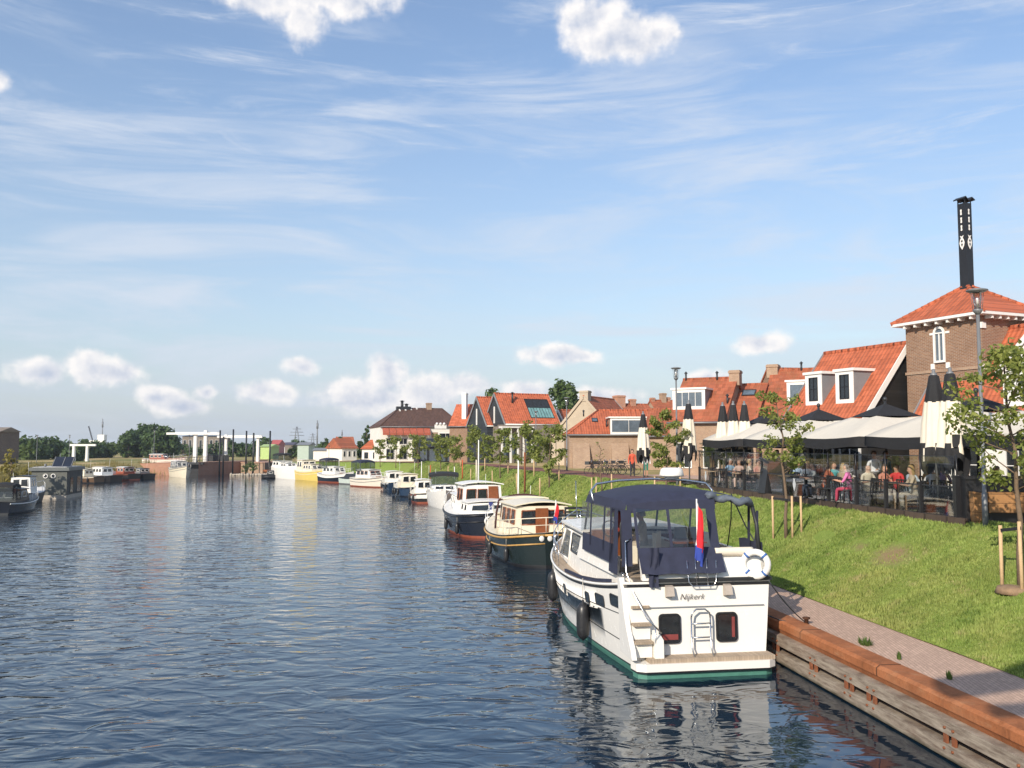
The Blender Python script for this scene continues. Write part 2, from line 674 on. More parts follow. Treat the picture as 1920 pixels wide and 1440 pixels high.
VINYL = clear_mat('clear_vinyl', (0.86, 0.88, 0.86), 0.13, 0.06)
PANE = clear_mat('clear_glass', (0.9, 0.94, 0.93), 0.10, 0.02)
PANED = clear_mat('smoked_glass', (0.6, 0.64, 0.65), 0.10, 0.03)
# ------------------------------------------------------------------ banks
def catmull(P, step):
    P = [Vector((*p, 0)) for p in P]
    out = []
    for i in range(len(P) - 1):
        a, b, c, d = P[max(0, i - 1)], P[i], P[i + 1], P[min(len(P) - 1, i + 2)]
        n = max(1, int((c - b).length / step))
        for k in range(n):
            t = k / n
            out.append(0.5 * ((2 * b) + (c - a) * t + (2 * a - 5 * b + 4 * c - d) * t * t + (3 * b - a - 3 * c + d) * t ** 3))
    out.append(P[-1])
    return np.array([(p.x, p.y) for p in out])


RB_RAW = [(14.0, -40), (10.2, -10), (7.37, 12.75), (6.33, 21), (5.0, 31.5), (3.9, 40), (1.6, 50), (-1.2, 60), (-4.4, 72), (-8.4, 87), (-11.8, 99), (-15.4, 109), (-19.8, 118), (-24.8, 126), (-30.4, 134), (-36.4, 143), (-42.5, 152)]
LB_RAW = [(-59.4, 156), (-61.5, 150), (-62.5, 130), (-60, 117), (-51.5, 88), (-47, 72), (-41, 50), (-36, 30), (-31, 0), (-30, -40)]
RB = catmull(RB_RAW, 1.0)
LB = catmull(LB_RAW, 2.0)


def normals(P, side):
    d = np.gradient(P, axis=0)
    d /= np.linalg.norm(d, axis=1)[:, None]
    return np.stack([d[:, 1], -d[:, 0]], 1) * side      # right of travel


RN = normals(RB, 1)
LN = normals(LB, 1)      # travelling back towards the camera: its right is the west
# (for the left bank travel direction is toward the camera, so "right of travel" points to -x)
RZ = np.interp(RB[:, 1], [-40, 95, 130, 152], [2.95, 2.95, 2.6, 2.15])
QZ = 0.9
S_PATH, S_TOP = 2.05, 6.4


RTOP = np.interp(RB[:, 1], [43, 52], [6.4, 4.9])


def prof_z(s, zp, top=S_TOP):
    """height over the bank, s metres inland of the quay edge"""
    t = np.clip((s - S_PATH) / (top - S_PATH), 0, 1)
    t = t * 0.75 + 0.25 * t * t * (3 - 2 * t)
    return QZ + (zp - QZ) * t


def zt(x, y):
    d2 = (RB[:, 0] - x) ** 2 + (RB[:, 1] - y) ** 2
    i = int(np.argmin(d2))
    s = (x - RB[i, 0]) * RN[i, 0] + (y - RB[i, 1]) * RN[i, 1]
    return float(prof_z(s, RZ[i], RTOP[i])), float(s)


def hit(px, py, ymax=200):
    """where the sight line of a photo pixel meets the right bank"""
    d = ray(px, py)
    t = 8.0
    while t < ymax:
        p = Vector((d.x * t, d.y * t, EYE + d.z * t))
        z, s = zt(p.x, p.y)
        if s > -0.5 and p.z <= z: return Vector((p.x, p.y, z))
        t += 0.05
    return Vector((d.x * 60, d.y * 60, 2.95))


def strip(name, P, N, prof, mats, rng_=None, noise_amp=0.0, mi=None, jitter=0.0):
    """prof: list of (s, z or function of index)"""
    rows = []
    ids = range(len(P)) if rng_ is None else [i for i in range(len(P)) if rng_[0] <= P[i, 1] <= rng_[1]]
    for i in ids:
        r = []
        for (s, z) in prof:
            zz = z(i) if callable(z) else z
            s = s(i) if callable(s) else s
            x, y = P[i, 0] + N[i, 0] * s, P[i, 1] + N[i, 1] * s
            if noise_amp: zz += noise_amp * mnoise.noise(Vector((x * 0.9, y * 0.9, 0))) + noise_amp * 0.6 * mnoise.noise(Vector((x * 2.7, y * 2.7, 5)))
            if jitter and s == 0: x += jitter * mnoise.noise(Vector((x, y * 1.7, 3)))
            r.append((x, y, zz))
        rows.append(r)
    return MB().grid(rows, mi if mi is not None else 0, True).build(name, mats, fix=False)


# ---- materials of the ground
def grass_ground_mat():
    t = NT('mown_grass')
    big = t.noise(0.35, 6, 0.65)
    mid = t.noise(2.2, 5, 0.7)
    fine = t.noise(26, 5, 0.7)
    f = t.math('ADD', t.math('MULTIPLY', mid, 0.5), t.math('MULTIPLY', fine, 0.5))
    c = t.mix(t.rng(f, 0.34, 0.66), (0.13, 0.20, 0.032), (0.31, 0.39, 0.09))
    c = t.mix(t.rng(big, 0.46, 0.70, 0, 0.55), c, (0.24, 0.22, 0.07))
    bare = t.noise(0.8, 6, 0.7, t.map((1, 0.8, 1), loc=(3, 1, 0)))
    c = t.mix(t.rng(bare, 0.64, 0.72, 0, 0.7), c, (0.27, 0.18, 0.10))
    for q, w in BARE:
        v = t.n('ShaderNodeVectorMath', operation='DISTANCE')
        t.si(v, 0, t.map((1, 0.55, 0)))
        v.inputs[1].default_value = (q[0], q[1] * 0.55, 0)
        e = t.math('ADD', v.outputs['Value'], t.math('MULTIPLY', mid, 0.9))
        c = t.mix(t.rng(e, w + 0.45, w - 0.05, 0, 0.85), c, (0.34, 0.22, 0.13))
    return t.fin(c, 0.9, 0, t.bump(fine, 0.8, 0.06), 0.1)


BARE = [(hit(1672, 1043), 0.62), (hit(1612, 1027), 0.28)]


def paving_mat(name, c, w, h, rot=0.0, mortar=0.6):
    t = NT(name)
    v = t.map((1, 1, 1), (0, 0, rot))
    b = t.n('ShaderNodeTexBrick')
    t.si(b, 'Vector', v)
    b.inputs['Color1'].default_value = rgba(sc(c, 0.85))
    b.inputs['Color2'].default_value = rgba(sc(c, 1.15))
    b.inputs['Mortar'].default_value = rgba(sc(c, mortar))
    b.inputs['Scale'].default_value = 1
    b.inputs['Brick Width'].default_value = w
    b.inputs['Row Height'].default_value = h
    b.inputs['Mortar Size'].default_value = 0.008
    big = t.noise(0.8, 7, 0.7)
    fine = t.noise(40, 4, 0.7)
    col_ = t.mix(t.rng(big, 0.4, 0.72, 0, 0.45), b.outputs['Color'], sc(c, 0.62))
    col_ = t.mix(t.rng(fine, 0.45, 0.72, 0, 0.5), col_, sc(c, 1.35))
    return t.fin(col_, 0.9, 0, t.bump(b.outputs['Fac'], 0.4, -0.01), 0.2)


GRASSM = grass_ground_mat()
PATHM = paving_mat('grey_pink_pavers', (0.56, 0.385, 0.29), 0.21, 0.07, R(97))
PROMM = paving_mat('red_brick_paving', (0.25, 0.115, 0.085), 0.21, 0.10, R(20))


def land_mat():
    t = NT('town_ground')
    big = t.noise(0.05, 6, 0.65)
    f = t.noise(0.6, 6, 0.7)
    c = t.mix(t.rng(f, 0.35, 0.65), (0.12, 0.14, 0.04), (0.26, 0.24, 0.09))
    c = t.mix(t.rng(big, 0.42, 0.56), c, (0.44, 0.33, 0.16))
    return t.fin(c, 0.95, 0, t.bump(f, 0.3, 0.05), 0.1)


LANDM = land_mat()


def water_mat():
    t = NT('canal_water')
    v = t.map((1.0, 1.35, 1.0), (0, 0, R(-12)))
    calm = t.rng(t.noise(0.055, 4, 0.6, t.map((1, 0.45, 1))), 0.36, 0.62, 0.45, 1.0)
    n1 = t.noise(0.50, 2, 0.42, v, 0.5)
    n2 = t.noise(1.15, 2, 0.45, t.map((1.0, 1.6, 1.0), (0, 0, R(14))), 0.8)
    n3 = t.noise(3.6, 2, 0.5, v, 0.3)
    h = t.math('ADD', t.math('MULTIPLY', n1, 0.48), t.math('MULTIPLY', n2, 0.48))
    h = t.math('ADD', h, t.math('MULTIPLY', n3, 0.016))
    sy = t.n('ShaderNodeSeparateXYZ')
    t.si(sy, 0, t.obj)
    h = t.math('MULTIPLY', h, calm)
    h = t.math('MULTIPLY', h, t.rng(sy.outputs[1], 45, 95, 1.0, 0.34))
    lee = t.math('ADD', sy.outputs[0], t.math('MULTIPLY', sy.outputs[1], 0.126))
    h = t.math('MULTIPLY', h, t.rng(lee, 2.0, 5.2, 1.0, 0.34))
    nr = t.bump(h, 1.0, WAVE)
    c = t.mix(t.noise(0.15, 3), (0.004, 0.014, 0.028), (0.006, 0.019, 0.034))
    t.b.inputs['IOR'].default_value = 1.78
    t.b.inputs['Specular Tint'].default_value = (0.74, 0.89, 1.0, 1)
    return t.fin(c, 0.035, 0, nr, 0.5)


WAVE = 0.20
WATER = water_mat()


def rust_mat(name, c):
    t = NT(name)
    f = t.noise(1.3, 8, 0.72)
    g = t.noise(18, 5, 0.7)
    st = t.noise(2.0, 6, 0.7, t.map((1, 1, 6)))
    k = t.mix(t.rng(f, 0.35, 0.65), sc(c, 0.72), sc(c, 1.2))
    k = t.mix(t.rng(g, 0.5, 0.75, 0, 0.6), k, sc(c, 0.4))
    k = t.mix(t.rng(st, 0.55, 0.75, 0, 0.6), k, (0.42, 0.24, 0.13))
    run = t.noise(1.0, 7, 0.75, t.map((2.2, 2.2, 0.35)))
    k = t.mix(t.rng(run, 0.56, 0.74, 0, 0.75), k, sc(c, 0.3))
    pale = t.noise(0.5, 6, 0.7)
    k = t.mix(t.rng(pale, 0.52, 0.72, 0, 0.55), k, (0.40, 0.22, 0.12))
    return t.fin(k, 0.85, 0, t.bump(g, 0.4, 0.01), 0.25)


RUST = rust_mat('rusty_steel', (0.37, 0.135, 0.055))
RUSTM = rust_mat('brown_rust', (0.24, 0.085, 0.04))
RUSTD = rust_mat('dark_rust', (0.09, 0.04, 0.022))


def timber_mat():
    t = NT('grey_weathered_timber')
    g = t.noise(2.0, 7, 0.7, t.map((1, 1, 9)))
    h = t.noise(0.7, 5, 0.6)
    k = t.mix(t.rng(g, 0.35, 0.66), (0.17, 0.13, 0.10), (0.40, 0.34, 0.27))
    k = t.mix(t.rng(h, 0.5, 0.75, 0, 0.6), k, (0.16, 0.08, 0.05))
    sz = t.n('ShaderNodeSeparateXYZ')
    t.si(sz, 0, t.obj)
    wet = t.math('ADD', sz.outputs[2], t.math('MULTIPLY', t.noise(2.2, 5), 0.12))
    k = t.mix(t.rng(wet, 0.16, 0.08, 0, 0.85), k, (0.035, 0.034, 0.018))
    return t.fin(k, 0.85, 0, t.bump(g, 0.4, 0.01), 0.2)


TIMBER = timber_mat()

# ---- water sheet
tag(MB().quad((-2500, -400, 0), (2500, -400, 0), (2500, 400, 0), (-2500, 400, 0)).build('water', WATER, fix=False), kind='structure')


# ---- land sheet: plateau of both banks to the horizon, with the lock between
def land():
    ring_in, ring_out, zs = [], [], []
    pts = []
    for i in range(0, len(RB), 2):
        pts.append((RB[i] + RN[i] * (RTOP[i] + 0.2), RN[i], RZ[i]))
    pts.append((np.array([-43.2, 160.5]), np.array([0.3, 0.95]), 2.05))
    pts.append((np.array([-50.0, 161.5]), np.array([0.05, 1.0]), 2.0))
    pts.append((np.array([-59.5, 162.0]), np.array([-0.1, 1.0]), 2.0))
    for i in range(0, len(LB)):
        zz = np.interp(LB[i, 1], [-40, 60, 120, 156], [1.2, 1.2, 1.7, 1.95])
        pts.append((LB[i] + LN[i] * 3.5, LN[i], zz))
    n = len(pts)
    rows = [[], [], [], []]
    ang = np.unwrap([math.atan2(p[1][1], p[1][0]) for p in pts])
    a0, a1 = 0.02, PI - 0.02
    for k, (p, nn, z) in enumerate(pts):
        a = a0 + (a1 - a0) * k / (n - 1)
        d = np.array([math.cos(a), math.sin(a)])
        q = p + nn * 2.0
        rows[0].append((p[0], p[1], z)); rows[1].append((q[0], q[1], z))
        m = np.array([0, 60]) + d * 420
        rows[2].append((m[0], m[1], z * 0.7 + 0.6)); e = np.array([0, 60]) + d * 6000
        rows[3].append((e[0], e[1], 1.5))
    tag(MB().grid(rows, 0, False).build('ground', LANDM, fix=False), kind='structure')


land()
# left bank foreshore, from under the water up to the field
LZ = np.interp(LB[:, 1], [-40, 60, 120, 156], [1.2, 1.2, 1.7, 1.95])
tag(strip('canal_bank', LB, LN, [(-1.0, -0.6), (0, 0.12), (1.2, 0.7), (2.4, lambda i: LZ[i] - 0.1), (3.7, lambda i: LZ[i] + 0.004)], [LANDM], None, 0.1), kind='structure')
# right bank: path, grass slope, promenade
tag(strip('quay_path', RB, RN, [(0.38, QZ + 0.002), (1.0, QZ + 0.012), (1.6, QZ + 0.004), (2.12, QZ - 0.012)], [PATHM]), kind='structure')
sl = [((lambda i, k=k: S_PATH + (RTOP[i] + 0.8 - S_PATH) * k / 15), (lambda i, k=k: float(prof_z(S_PATH + (RTOP[i] + 0.8 - S_PATH) * k / 15, RZ[i], RTOP[i])) + 0.008)) for k in range(16)]
RB_f = catmull(RB_RAW, 0.4)
tag(strip('grass_slope', RB, RN, sl, [GRASSM], None, 0.035), kind='structure')
tag(strip('promenade', RB, RN, [(lambda i: RTOP[i] + 0.3, lambda i: RZ[i] + 0.05), (lambda i: RTOP[i] + 2.2, lambda i: RZ[i] + 0.07), (lambda i: RTOP[i] + 4.2, lambda i: RZ[i] + 0.05)], [PROMM], (47, 150)), kind='structure')
tag(strip('pavement', RB, RN, [(10.42, lambda i: RZ[i] + 0.02), (34, lambda i: RZ[i] + 0.02)], [PATHM], (-20, 60)), kind='structure')


# ---- quay wall: sheet piling with a rusty cap and two grey timber wales
def sweep(P, N, prof, y0, y1):
    m = MB()
    rows = []
    for i in range(len(P)):
        if y0 <= P[i, 1] <= y1:
            rows.append([(P[i, 0] + N[i, 0] * s, P[i, 1] + N[i, 1] * s, z) for s, z in prof])
    m.grid(rows, 0, False, True)
    return m


qw = thing('quay_wall', 'rust orange steel quay edge with grey timber rails along the path', 'quay wall')
sweep(RB, RN, [(-0.05, 0.70), (-0.08, 0.74), (-0.08, 0.88), (-0.02, QZ + 0.03), (0.40, QZ + 0.03), (0.40, 0.40), (0.0, 0.6)], -40, 152).build('cap_beam', RUST, qw)
sweep(RB, RN, [(0.04, -1.2), (0.04, 0.66), (0.3, 0.66), (0.3, -1.2)], -40, 152).build('sheet_piling', RUSTD, qw)
sweep(RB, RN, [(-0.20, 0.40), (-0.20, 0.62), (0.03, 0.62), (0.03, 0.40)], -40, 100).build('timber_rail', TIMBER, qw)
sweep(RB, RN, [(-0.22, 0.03), (-0.22, 0.26), (0.03, 0.26), (0.03, 0.03)], -40, 100).build('timber_rail', TIMBER, qw)
for y in np.arange(10.6, 24, 1.45):
    i = int(np.argmin(np.abs(RB[:, 1] - y)))
    p, n = Vector((*RB[i], 0)), Vector((*RN[i], 0))
    t = Vector((-n.y, n.x, 0))
    for zz in (0.33,):
        m = MB()
        for k in (-0.11, 0.11):
            c = p + t * k - n * 0.19 + Vector((0, 0, zz))
            m.beam(c - t * 0.045, c + t * 0.045, 0.04, 0.15)
            m.tube([c - n * 0.0 + Vector((0, 0, 0.17)), c - n * 0.04 + Vector((0, 0, 0.17))], 0.022, 6)
            m.tube([c + Vector((0, 0, -0.15)), c - n * 0.055 + Vector((0, 0, -0.15))], 0.022, 6)
        m.build('bracket', RUSTM, qw)


for y in np.arange(13.4, 34, 3.1):
    i = int(np.argmin(np.abs(RB[:, 1] - y)))
    p, n = Vector((*RB[i], 0)), Vector((*RN[i], 0))
    t = Vector((-n.y, n.x, 0)) * 0.014
    m = MB()
    pr = [(-0.086, 0.735), (-0.086, 0.884), (-0.022, QZ + 0.036), (0.40, QZ + 0.036), (0.40, QZ + 0.02), (-0.015, QZ + 0.02)]
    m.prism([p + n * s + Vector((0, 0, z)) - t for s, z in pr], t * 2)
    m.build('weld_seam', RUSTD, qw)


# ---- blades and tufts over the near slope
def grass_blade_mat():
    t = NT('grass_blade')
    f = t.noise(0.9, 4, 0.65)
    g = t.noise(7.0, 3, 0.65)
    big = t.noise(0.33, 5, 0.65)
    dry = t.noise(1.7, 5, 0.7)
    c = t.mix(t.rng(t.math('ADD', t.math('MULTIPLY', f, .5), t.math('MULTIPLY', g, .5)), 0.36, 0.64), (0.125, 0.205, 0.034), (0.37, 0.45, 0.12))
    c = t.mix(t.rng(big, 0.45, 0.66, 0, 0.6), c, (0.40, 0.38, 0.13))
    c = t.mix(t.rng(dry, 0.56, 0.70, 0, 0.7), c, (0.46, 0.38, 0.19))
    c = t.mix(t.rng(dry, 0.40, 0.28, 0, 0.7), c, (0.07, 0.14, 0.025))
    t.fin(c, 0.6, 0, None, 0.25)
    tr = t.n('ShaderNodeBsdfTranslucent')
    t.si(tr, 0, c)
    mx = t.n('ShaderNodeMixShader')
    mx.inputs[0].default_value = 0.3
    t.t.links.new(t.b.outputs[0], mx.inputs[1])
    t.t.links.new(tr.outputs[0], mx.inputs[2])
    t.t.links.new(mx.outputs[0], t.out.inputs[0])
    return t.m


def grass_blades():
    rs = np.random.RandomState(3)
    n = 300000
    # more of them close to the camera
    y = 12 + (rs.rand(n) ** 1.8) * 40
    y[-70000:] = 48 + rs.rand(70000) * 62
    s = S_PATH + 0.02 + rs.rand(n) * 4.9
    keep = rs.rand(n) < 1.0
    i = np.clip(np.searchsorted(RB[:, 1], y), 1, len(RB) - 1)
    t = (y - RB[i - 1, 1]) / (RB[i, 1] - RB[i - 1, 1])
    bx = RB[i - 1, 0] + (RB[i, 0] - RB[i - 1, 0]) * t
    x = bx + s * RN[i, 0]
    yy = y + s * RN[i, 1]
    top = np.interp(y, [43, 52], [6.4, 4.9])
    s = S_PATH + (s - S_PATH) * (top - S_PATH) / (6.4 - S_PATH)
    x = bx + s * RN[i, 0]
    yy = y + s * RN[i, 1]
    z = prof_z(s, 2.95, top) - 0.01
    cl = np.array([mnoise.noise(Vector((a * 1.1, b * 1.1, 0))) for a, b in zip(x, yy)])
    bare = np.array([mnoise.noise(Vector((a * 0.45 + 9, b * 0.35, 4))) for a, b in zip(x, yy)])
    k = bare < 0.42
    for q, w in BARE:
        dd = np.hypot(x - q.x, (yy - q.y) * 0.55) + cl * 0.3
        k &= (dd > w) | (rs.rand(n) < 0.12)
    x, yy, z, cl = x[k], yy[k], z[k], cl[k]
    n = len(x)
    h = (0.05 + 0.05 * rs.rand(n)) * (1 + 0.7 * cl) * (0.75 + 0.012 * yy)
    a = rs.rand(n) * 2 * PI
    w = 0.010 + 0.0006 * yy
    h = h * np.where(yy > 48, 0.9, 1.0)
    w = w * np.where(yy > 48, 2.0, 1.0)
    lean = 0.06 * (rs.rand(n, 2) - 0.5)
    V = np.zeros((n, 3, 3))
    V[:, 0] = np.stack([x - np.cos(a) * w, yy - np.sin(a) * w, z], 1)
    V[:, 1] = np.stack([x + np.cos(a) * w, yy + np.sin(a) * w, z], 1)
    V[:, 2] = np.stack([x + lean[:, 0], yy + lean[:, 1], z + h], 1)
    F = np.arange(n * 3).reshape(n, 3)
    o = np_mesh('grass', V.reshape(-1, 3), F, grass_blade_mat())
    tag(o, 'short mown grass over the embankment', 'grass', kind='stuff')


grass_blades()


# weeds at the edge of the cap
def weed(px, py, s, k):
    p = onz(px, py, QZ + 0.01)
    rs = np.random.RandomState(k)
    n = 160
    a = rs.rand(n) * 2 * PI
    r = rs.rand(n) ** 0.7 * s
    b = np.stack([np.cos(a) * r * 0.6, np.sin(a) * r, np.zeros(n)], 1)
    h = 0.04 + 0.12 * rs.rand(n)
    t = b * 1.5 + np.stack([np.zeros(n), np.zeros(n), h], 1)
    w = np.stack([-np.sin(a), np.cos(a), np.zeros(n)], 1) * 0.012
    V = np.stack([b - w, b + w, t], 1).reshape(-1, 3)
    return np_mesh('weed', V, np.arange(n * 3).reshape(n, 3), leaf_mat('weed_leaf', (0.06, 0.11, 0.02), (0.14, 0.2, 0.05)), loc=p)


tag(weed(1622, 1208, 0.20, 1), 'largest green weed tuft growing beside the rusty quay cap', 'weed', 'weeds on the quay')
tag(weed(1686, 1236, 0.05, 2), 'tiny weed on the path halfway along the rusty cap', 'weed', 'weeds on the quay')
tag(weed(1780, 1273, 0.06, 3), 'small weed near the shadow on the quay path', 'weed', 'weeds on the quay')
# ------------------------------------------------------------------ houses
ROOF = tile_mat('orange_pantiles', (0.46, 0.125, 0.058), dark=0.25)
ROOFN = tile_mat('bright_orange_tiles', (0.51, 0.135, 0.062), dark=0.12, w=0.3, rowz=0.22)
ROOFO = tile_mat('old_red_pantiles', (0.40, 0.118, 0.058), dark=0.45, moss=0.45)
ROOFB = tile_mat('brown_roof_tiles', (0.115, 0.062, 0.045), dark=0.25)
BRK = brick_mat('brown_brick', (0.30, 0.165, 0.095), (0.21, 0.105, 0.06))
BRKT = brick_mat('tan_old_brick', (0.42, 0.28, 0.18), (0.33, 0.20, 0.13), wear=0.4)
BRKG = brick_mat('grey_brick', (0.20, 0.16, 0.13), (0.14, 0.115, 0.10))
BRKR = brick_mat('red_quay_brick', (0.52, 0.23, 0.13), (0.42, 0.17, 0.10), wear=0.25)
PLAST = mat('beige_render', (0.46, 0.38, 0.28), 0.85, var=0.15, scale=0.8)
WPLAST = mat('white_render', (0.76, 0.73, 0.67), 0.8, var=0.08, scale=0.8)
CLAD = plank_mat('black_timber_cladding', (0.022, 0.021, 0.020), 'z', 0.18, 0.3, 0.6)
CLADG = plank_mat('dark_blue_grey_cladding', (0.040, 0.046, 0.052), 'z', 0.2, 0.2, 0.6)
CHEEK = mat('grey_lead', (0.22, 0.23, 0.24), 0.6, var=0.12)
GROUND_R = 2.95


def window(parent, o, along, up, out, w, h, cols=2, rows=1, frame=0.07, fm=None, pm=None, depth=0.08, name='window', arch=False, bars=0.035):
    """o: lower-left corner on the wall plane; along/up/out unit vectors in parent space"""
    fm = fm or WHITE
    pm = pm or GLASS
    o, a, u, n = Vector(o), Vector(along), Vector(up), Vector(out)
    m = MB()
    d = n * depth

    def bar(x0, x1, y0, y1, dd=None):
        dd = dd or d
        q = [o + a * x0 + u * y0, o + a * x1 + u * y0, o + a * x1 + u * y1, o + a * x0 + u * y1]
        q = [p - n * 0.03 for p in q]
        m.prism(q, dd + n * 0.03)
    bar(0, frame, 0, h)
    bar(w - frame, w, 0, h)
    bar(frame, w - frame, 0, frame)
    bar(frame, w - frame, h - frame, h)
    for i in range(1, cols):
        x = frame + (w - 2 * frame) * i / cols
        bar(x - bars / 2, x + bars / 2, frame, h - frame, d * 0.8)
    for j in range(1, rows):
        y = frame + (h - 2 * frame) * j / rows
        bar(frame, w - frame, y - bars / 2, y + bars / 2, d * 0.7)
    f = m.build(name, fm, parent)
    p = MB()
    e = n * 0.02
    p.quad(o + a * frame + u * frame + e, o + a * (w - frame) + u * frame + e, o + a * (w - frame) + u * (h - frame) + e, o + a * frame + u * (h - frame) + e)
    p.build('pane', pm, f, fix=False)
    return f


class House:
    """gabled house; local y runs along the ridge, the slope towards local x * sg faces the camera"""
    def __init__(s, name, label, cat, ridge, heading, ridge_far_px, eave_z, eave_px=None, half=None, sg=-1, ground=GROUND_R, near_ext=0.0, far_ext=0.0,
                 wall=None, roof=None, group=None, L=None, gable=None, over=0.25, thick=0.14, verge=None, hip=(0, 0)):
        h = R(heading)
        u = Vector((-math.sin(h), math.cos(h), 0))
        rt = Vector((u.y, -u.x, 0))
        p = at(*ridge)
        s.L0 = L if L else solve_len(p, u, ridge_far_px)
        v = rt * sg
        a = half if half else solve_len(Vector((p.x, p.y, eave_z)), v, eave_px)
        s.a, s.sg = a, sg
        s.y0, s.y1 = -near_ext, s.L0 + far_ext
        s.ze, s.zr = eave_z - ground, p.z - ground
        s.root = thing(name, label, cat, (p.x, p.y, ground), h, group)
        s.slope = (s.zr - s.ze) / a
        wi = a - over
        y0, y1 = s.y0, s.y1
        zw = s.ze + over * s.slope - thick * 0.6
        ztop = s.zr - thick * 1.1
        m = MB()
        gi = 0.12
        hy0, hy1 = hip
        if hip == (0, 0):
            poly = [(-wi, y0 + gi, -0.3), (wi, y0 + gi, -0.3), (wi, y0 + gi, zw), (0, y0 + gi, ztop), (-wi, y0 + gi, zw)]
            m.prism(poly, (0, y1 - y0 - 2 * gi, 0))
        else:
            m.box(-wi, wi, y0 + gi, y1 - gi, -0.3, s.ze + 0.02)
        s.wall = m.build('wall', wall or BRK, s.root)
        if gable:
            g = MB()
            g.prism([(-wi, y0 + gi - 0.02, s.ze - 0.3), (wi, y0 + gi - 0.02, s.ze - 0.3), (wi, y0 + gi - 0.02, zw), (0, y0 + gi - 0.02, ztop), (-wi, y0 + gi - 0.02, zw)], (0, 0.015, 0))
            g.build('gable_cladding', gable, s.root)
        r = MB()
        nn = Vector((s.slope, 0, 1)).normalized()
        for g in (-1, 1):
            E, T = Vector((g * a, 0, s.ze)), Vector((0, 0, s.zr))
            off = Vector((g * nn.x, 0, nn.z)) * thick
            nseg = 1
            q = [E + Vector((0, y0, 0)), E + Vector((0, y1, 0)), T + Vector((0, y1 - hy1, 0)), T + Vector((0, y0 + hy0, 0))]
            r.prism([p_ - off for p_ in q], off)
        if hy0:
            r.prism([(-a, y0, s.ze - .1), (a, y0, s.ze - .1), (0, y0 + hy0, s.zr - .1)], (0, -0.03, 0.1))
        if hy1:
            r.prism([(-a, y1, s.ze - .1), (a, y1, s.ze - .1), (0, y1 - hy1, s.zr - .1)], (0, 0.03, 0.1))
        nt = max(2, int((y1 - y0 - hy0 - hy1) / 0.4))
        s.roof = r.build('roof', roof or ROOF, s.root)
        rc = MB()
        for k in range(nt):
            ya = y0 + hy0 + (y1 - y0 - hy0 - hy1) * k / nt
            yb = y0 + hy0 + (y1 - y0 - hy0 - hy1) * (k + 1) / nt
            rc.tube([(0, ya, s.zr - 0.02), (0, yb + 0.03, s.zr - 0.035)], [0.10, 0.115], 8, 0)
        for (yy, hh) in ((y0, hy0), (y1, -hy1)):
            if hh:
                for g in (-1, 1):
                    rc.tube([(g * a, yy, s.ze + .02), (0, yy + hh, s.zr)], 0.09, 6)
        rc.build('ridge_tiles', roof or ROOF, s.roof)
        if verge:
            for yy in (y0 - 0.02, y1 + 0.02):
                b = MB()
                for g in (-1, 1):
                    b.beam((g * (a + 0.05), yy, s.ze - 0.10 - 0.05 * s.slope), (0, yy, s.zr - 0.10), 0.05, 0.26, 0, (0, 0, 1))
                b.build('bargeboard', verge if yy < y0 + 0.1 else CHEEK, s.root)
        gt = MB()
        gt.tube([(sg * (a + 0.05), y0, s.ze - 0.10), (sg * (a + 0.05), y1, s.ze - 0.10)], 0.07, 8)
        gt.build('gutter', WHITE if verge else GALV, s.root)
        if hip == (0, 0):
            dpx = MB()
            dpx.tube([(sg * (a + 0.05), y1 - 0.4, s.ze - 0.12), (sg * (wi + 0.07), y1 - 0.4, s.ze - 0.4), (sg * (wi + 0.07), y1 - 0.4, 0)], 0.045, 6)
            dpx.build('downpipe', GALV, s.root)

    def pt(s, y, z, out=0.0):
        """point on the visible slope at height z"""
        x = s.sg * s.a * (s.zr - z) / (s.zr - s.ze)
        return Vector((x + s.sg * out, y, z))

    def win(s, y, z, w, h, face='v', **k):
        if face == 'v':
            x = s.sg * (s.a - 0.25)
            return window(s.root, (x, y, z), (0, 1, 0), (0, 0, 1), (s.sg, 0, 0), w, h, **k)
        return window(s.root, (y, s.y0 + 0.12 if not k.get('yy') else k.pop('yy'), z), (1, 0, 0), (0, 0, 1), (0, -1, 0), w, h, **k)

    def chimney(s, y, x=0, w=0.7, d=0.5, h=1.1, m=None, pots=2, cap=True):
        c = MB()
        zb = s.zr - abs(x) * s.slope - 0.6
        zt_ = zb + 0.6 + h
        c.box(x - w / 2, x + w / 2, y - d / 2, y + d / 2, zb, zt_)
        if cap: c.box(x - w / 2 - 0.05, x + w / 2 + 0.05, y - d / 2 - 0.05, y + d / 2 + 0.05, zt_ - 0.22, zt_ - 0.06)
        o = c.build('chimney', m or BRKT, s.roof)
        return o

    def flue(s, y, z, h=0.5, r=0.07):
        p = s.pt(y, z)
        m = MB()
        m.tube([p - Vector((0, 0, 0.1)), p + Vector((0, 0, h))], r, 8)
        m.lathe([(r * 1.9, 0), (r * 1.9, 0.03), (0.01, 0.16)], p + Vector((0, 0, h)), 8)
        m.build('flue_pipe', DARKM, s.roof)

    def skylight(s, y, z, w, h, cols=1, rows=1, m=None, fm=None):
        p = s.pt(y, z)
        u = Vector((-s.sg, 0, s.slope)).normalized()
        n = Vector((s.sg * s.slope, 0, 1)).normalized()
        return window(s.root, p + n * 0.03, (0, 1, 0), u, n, w, h, cols, rows, 0.05, fm or DARKM, m or GLASSB, 0.06, 'skylight')

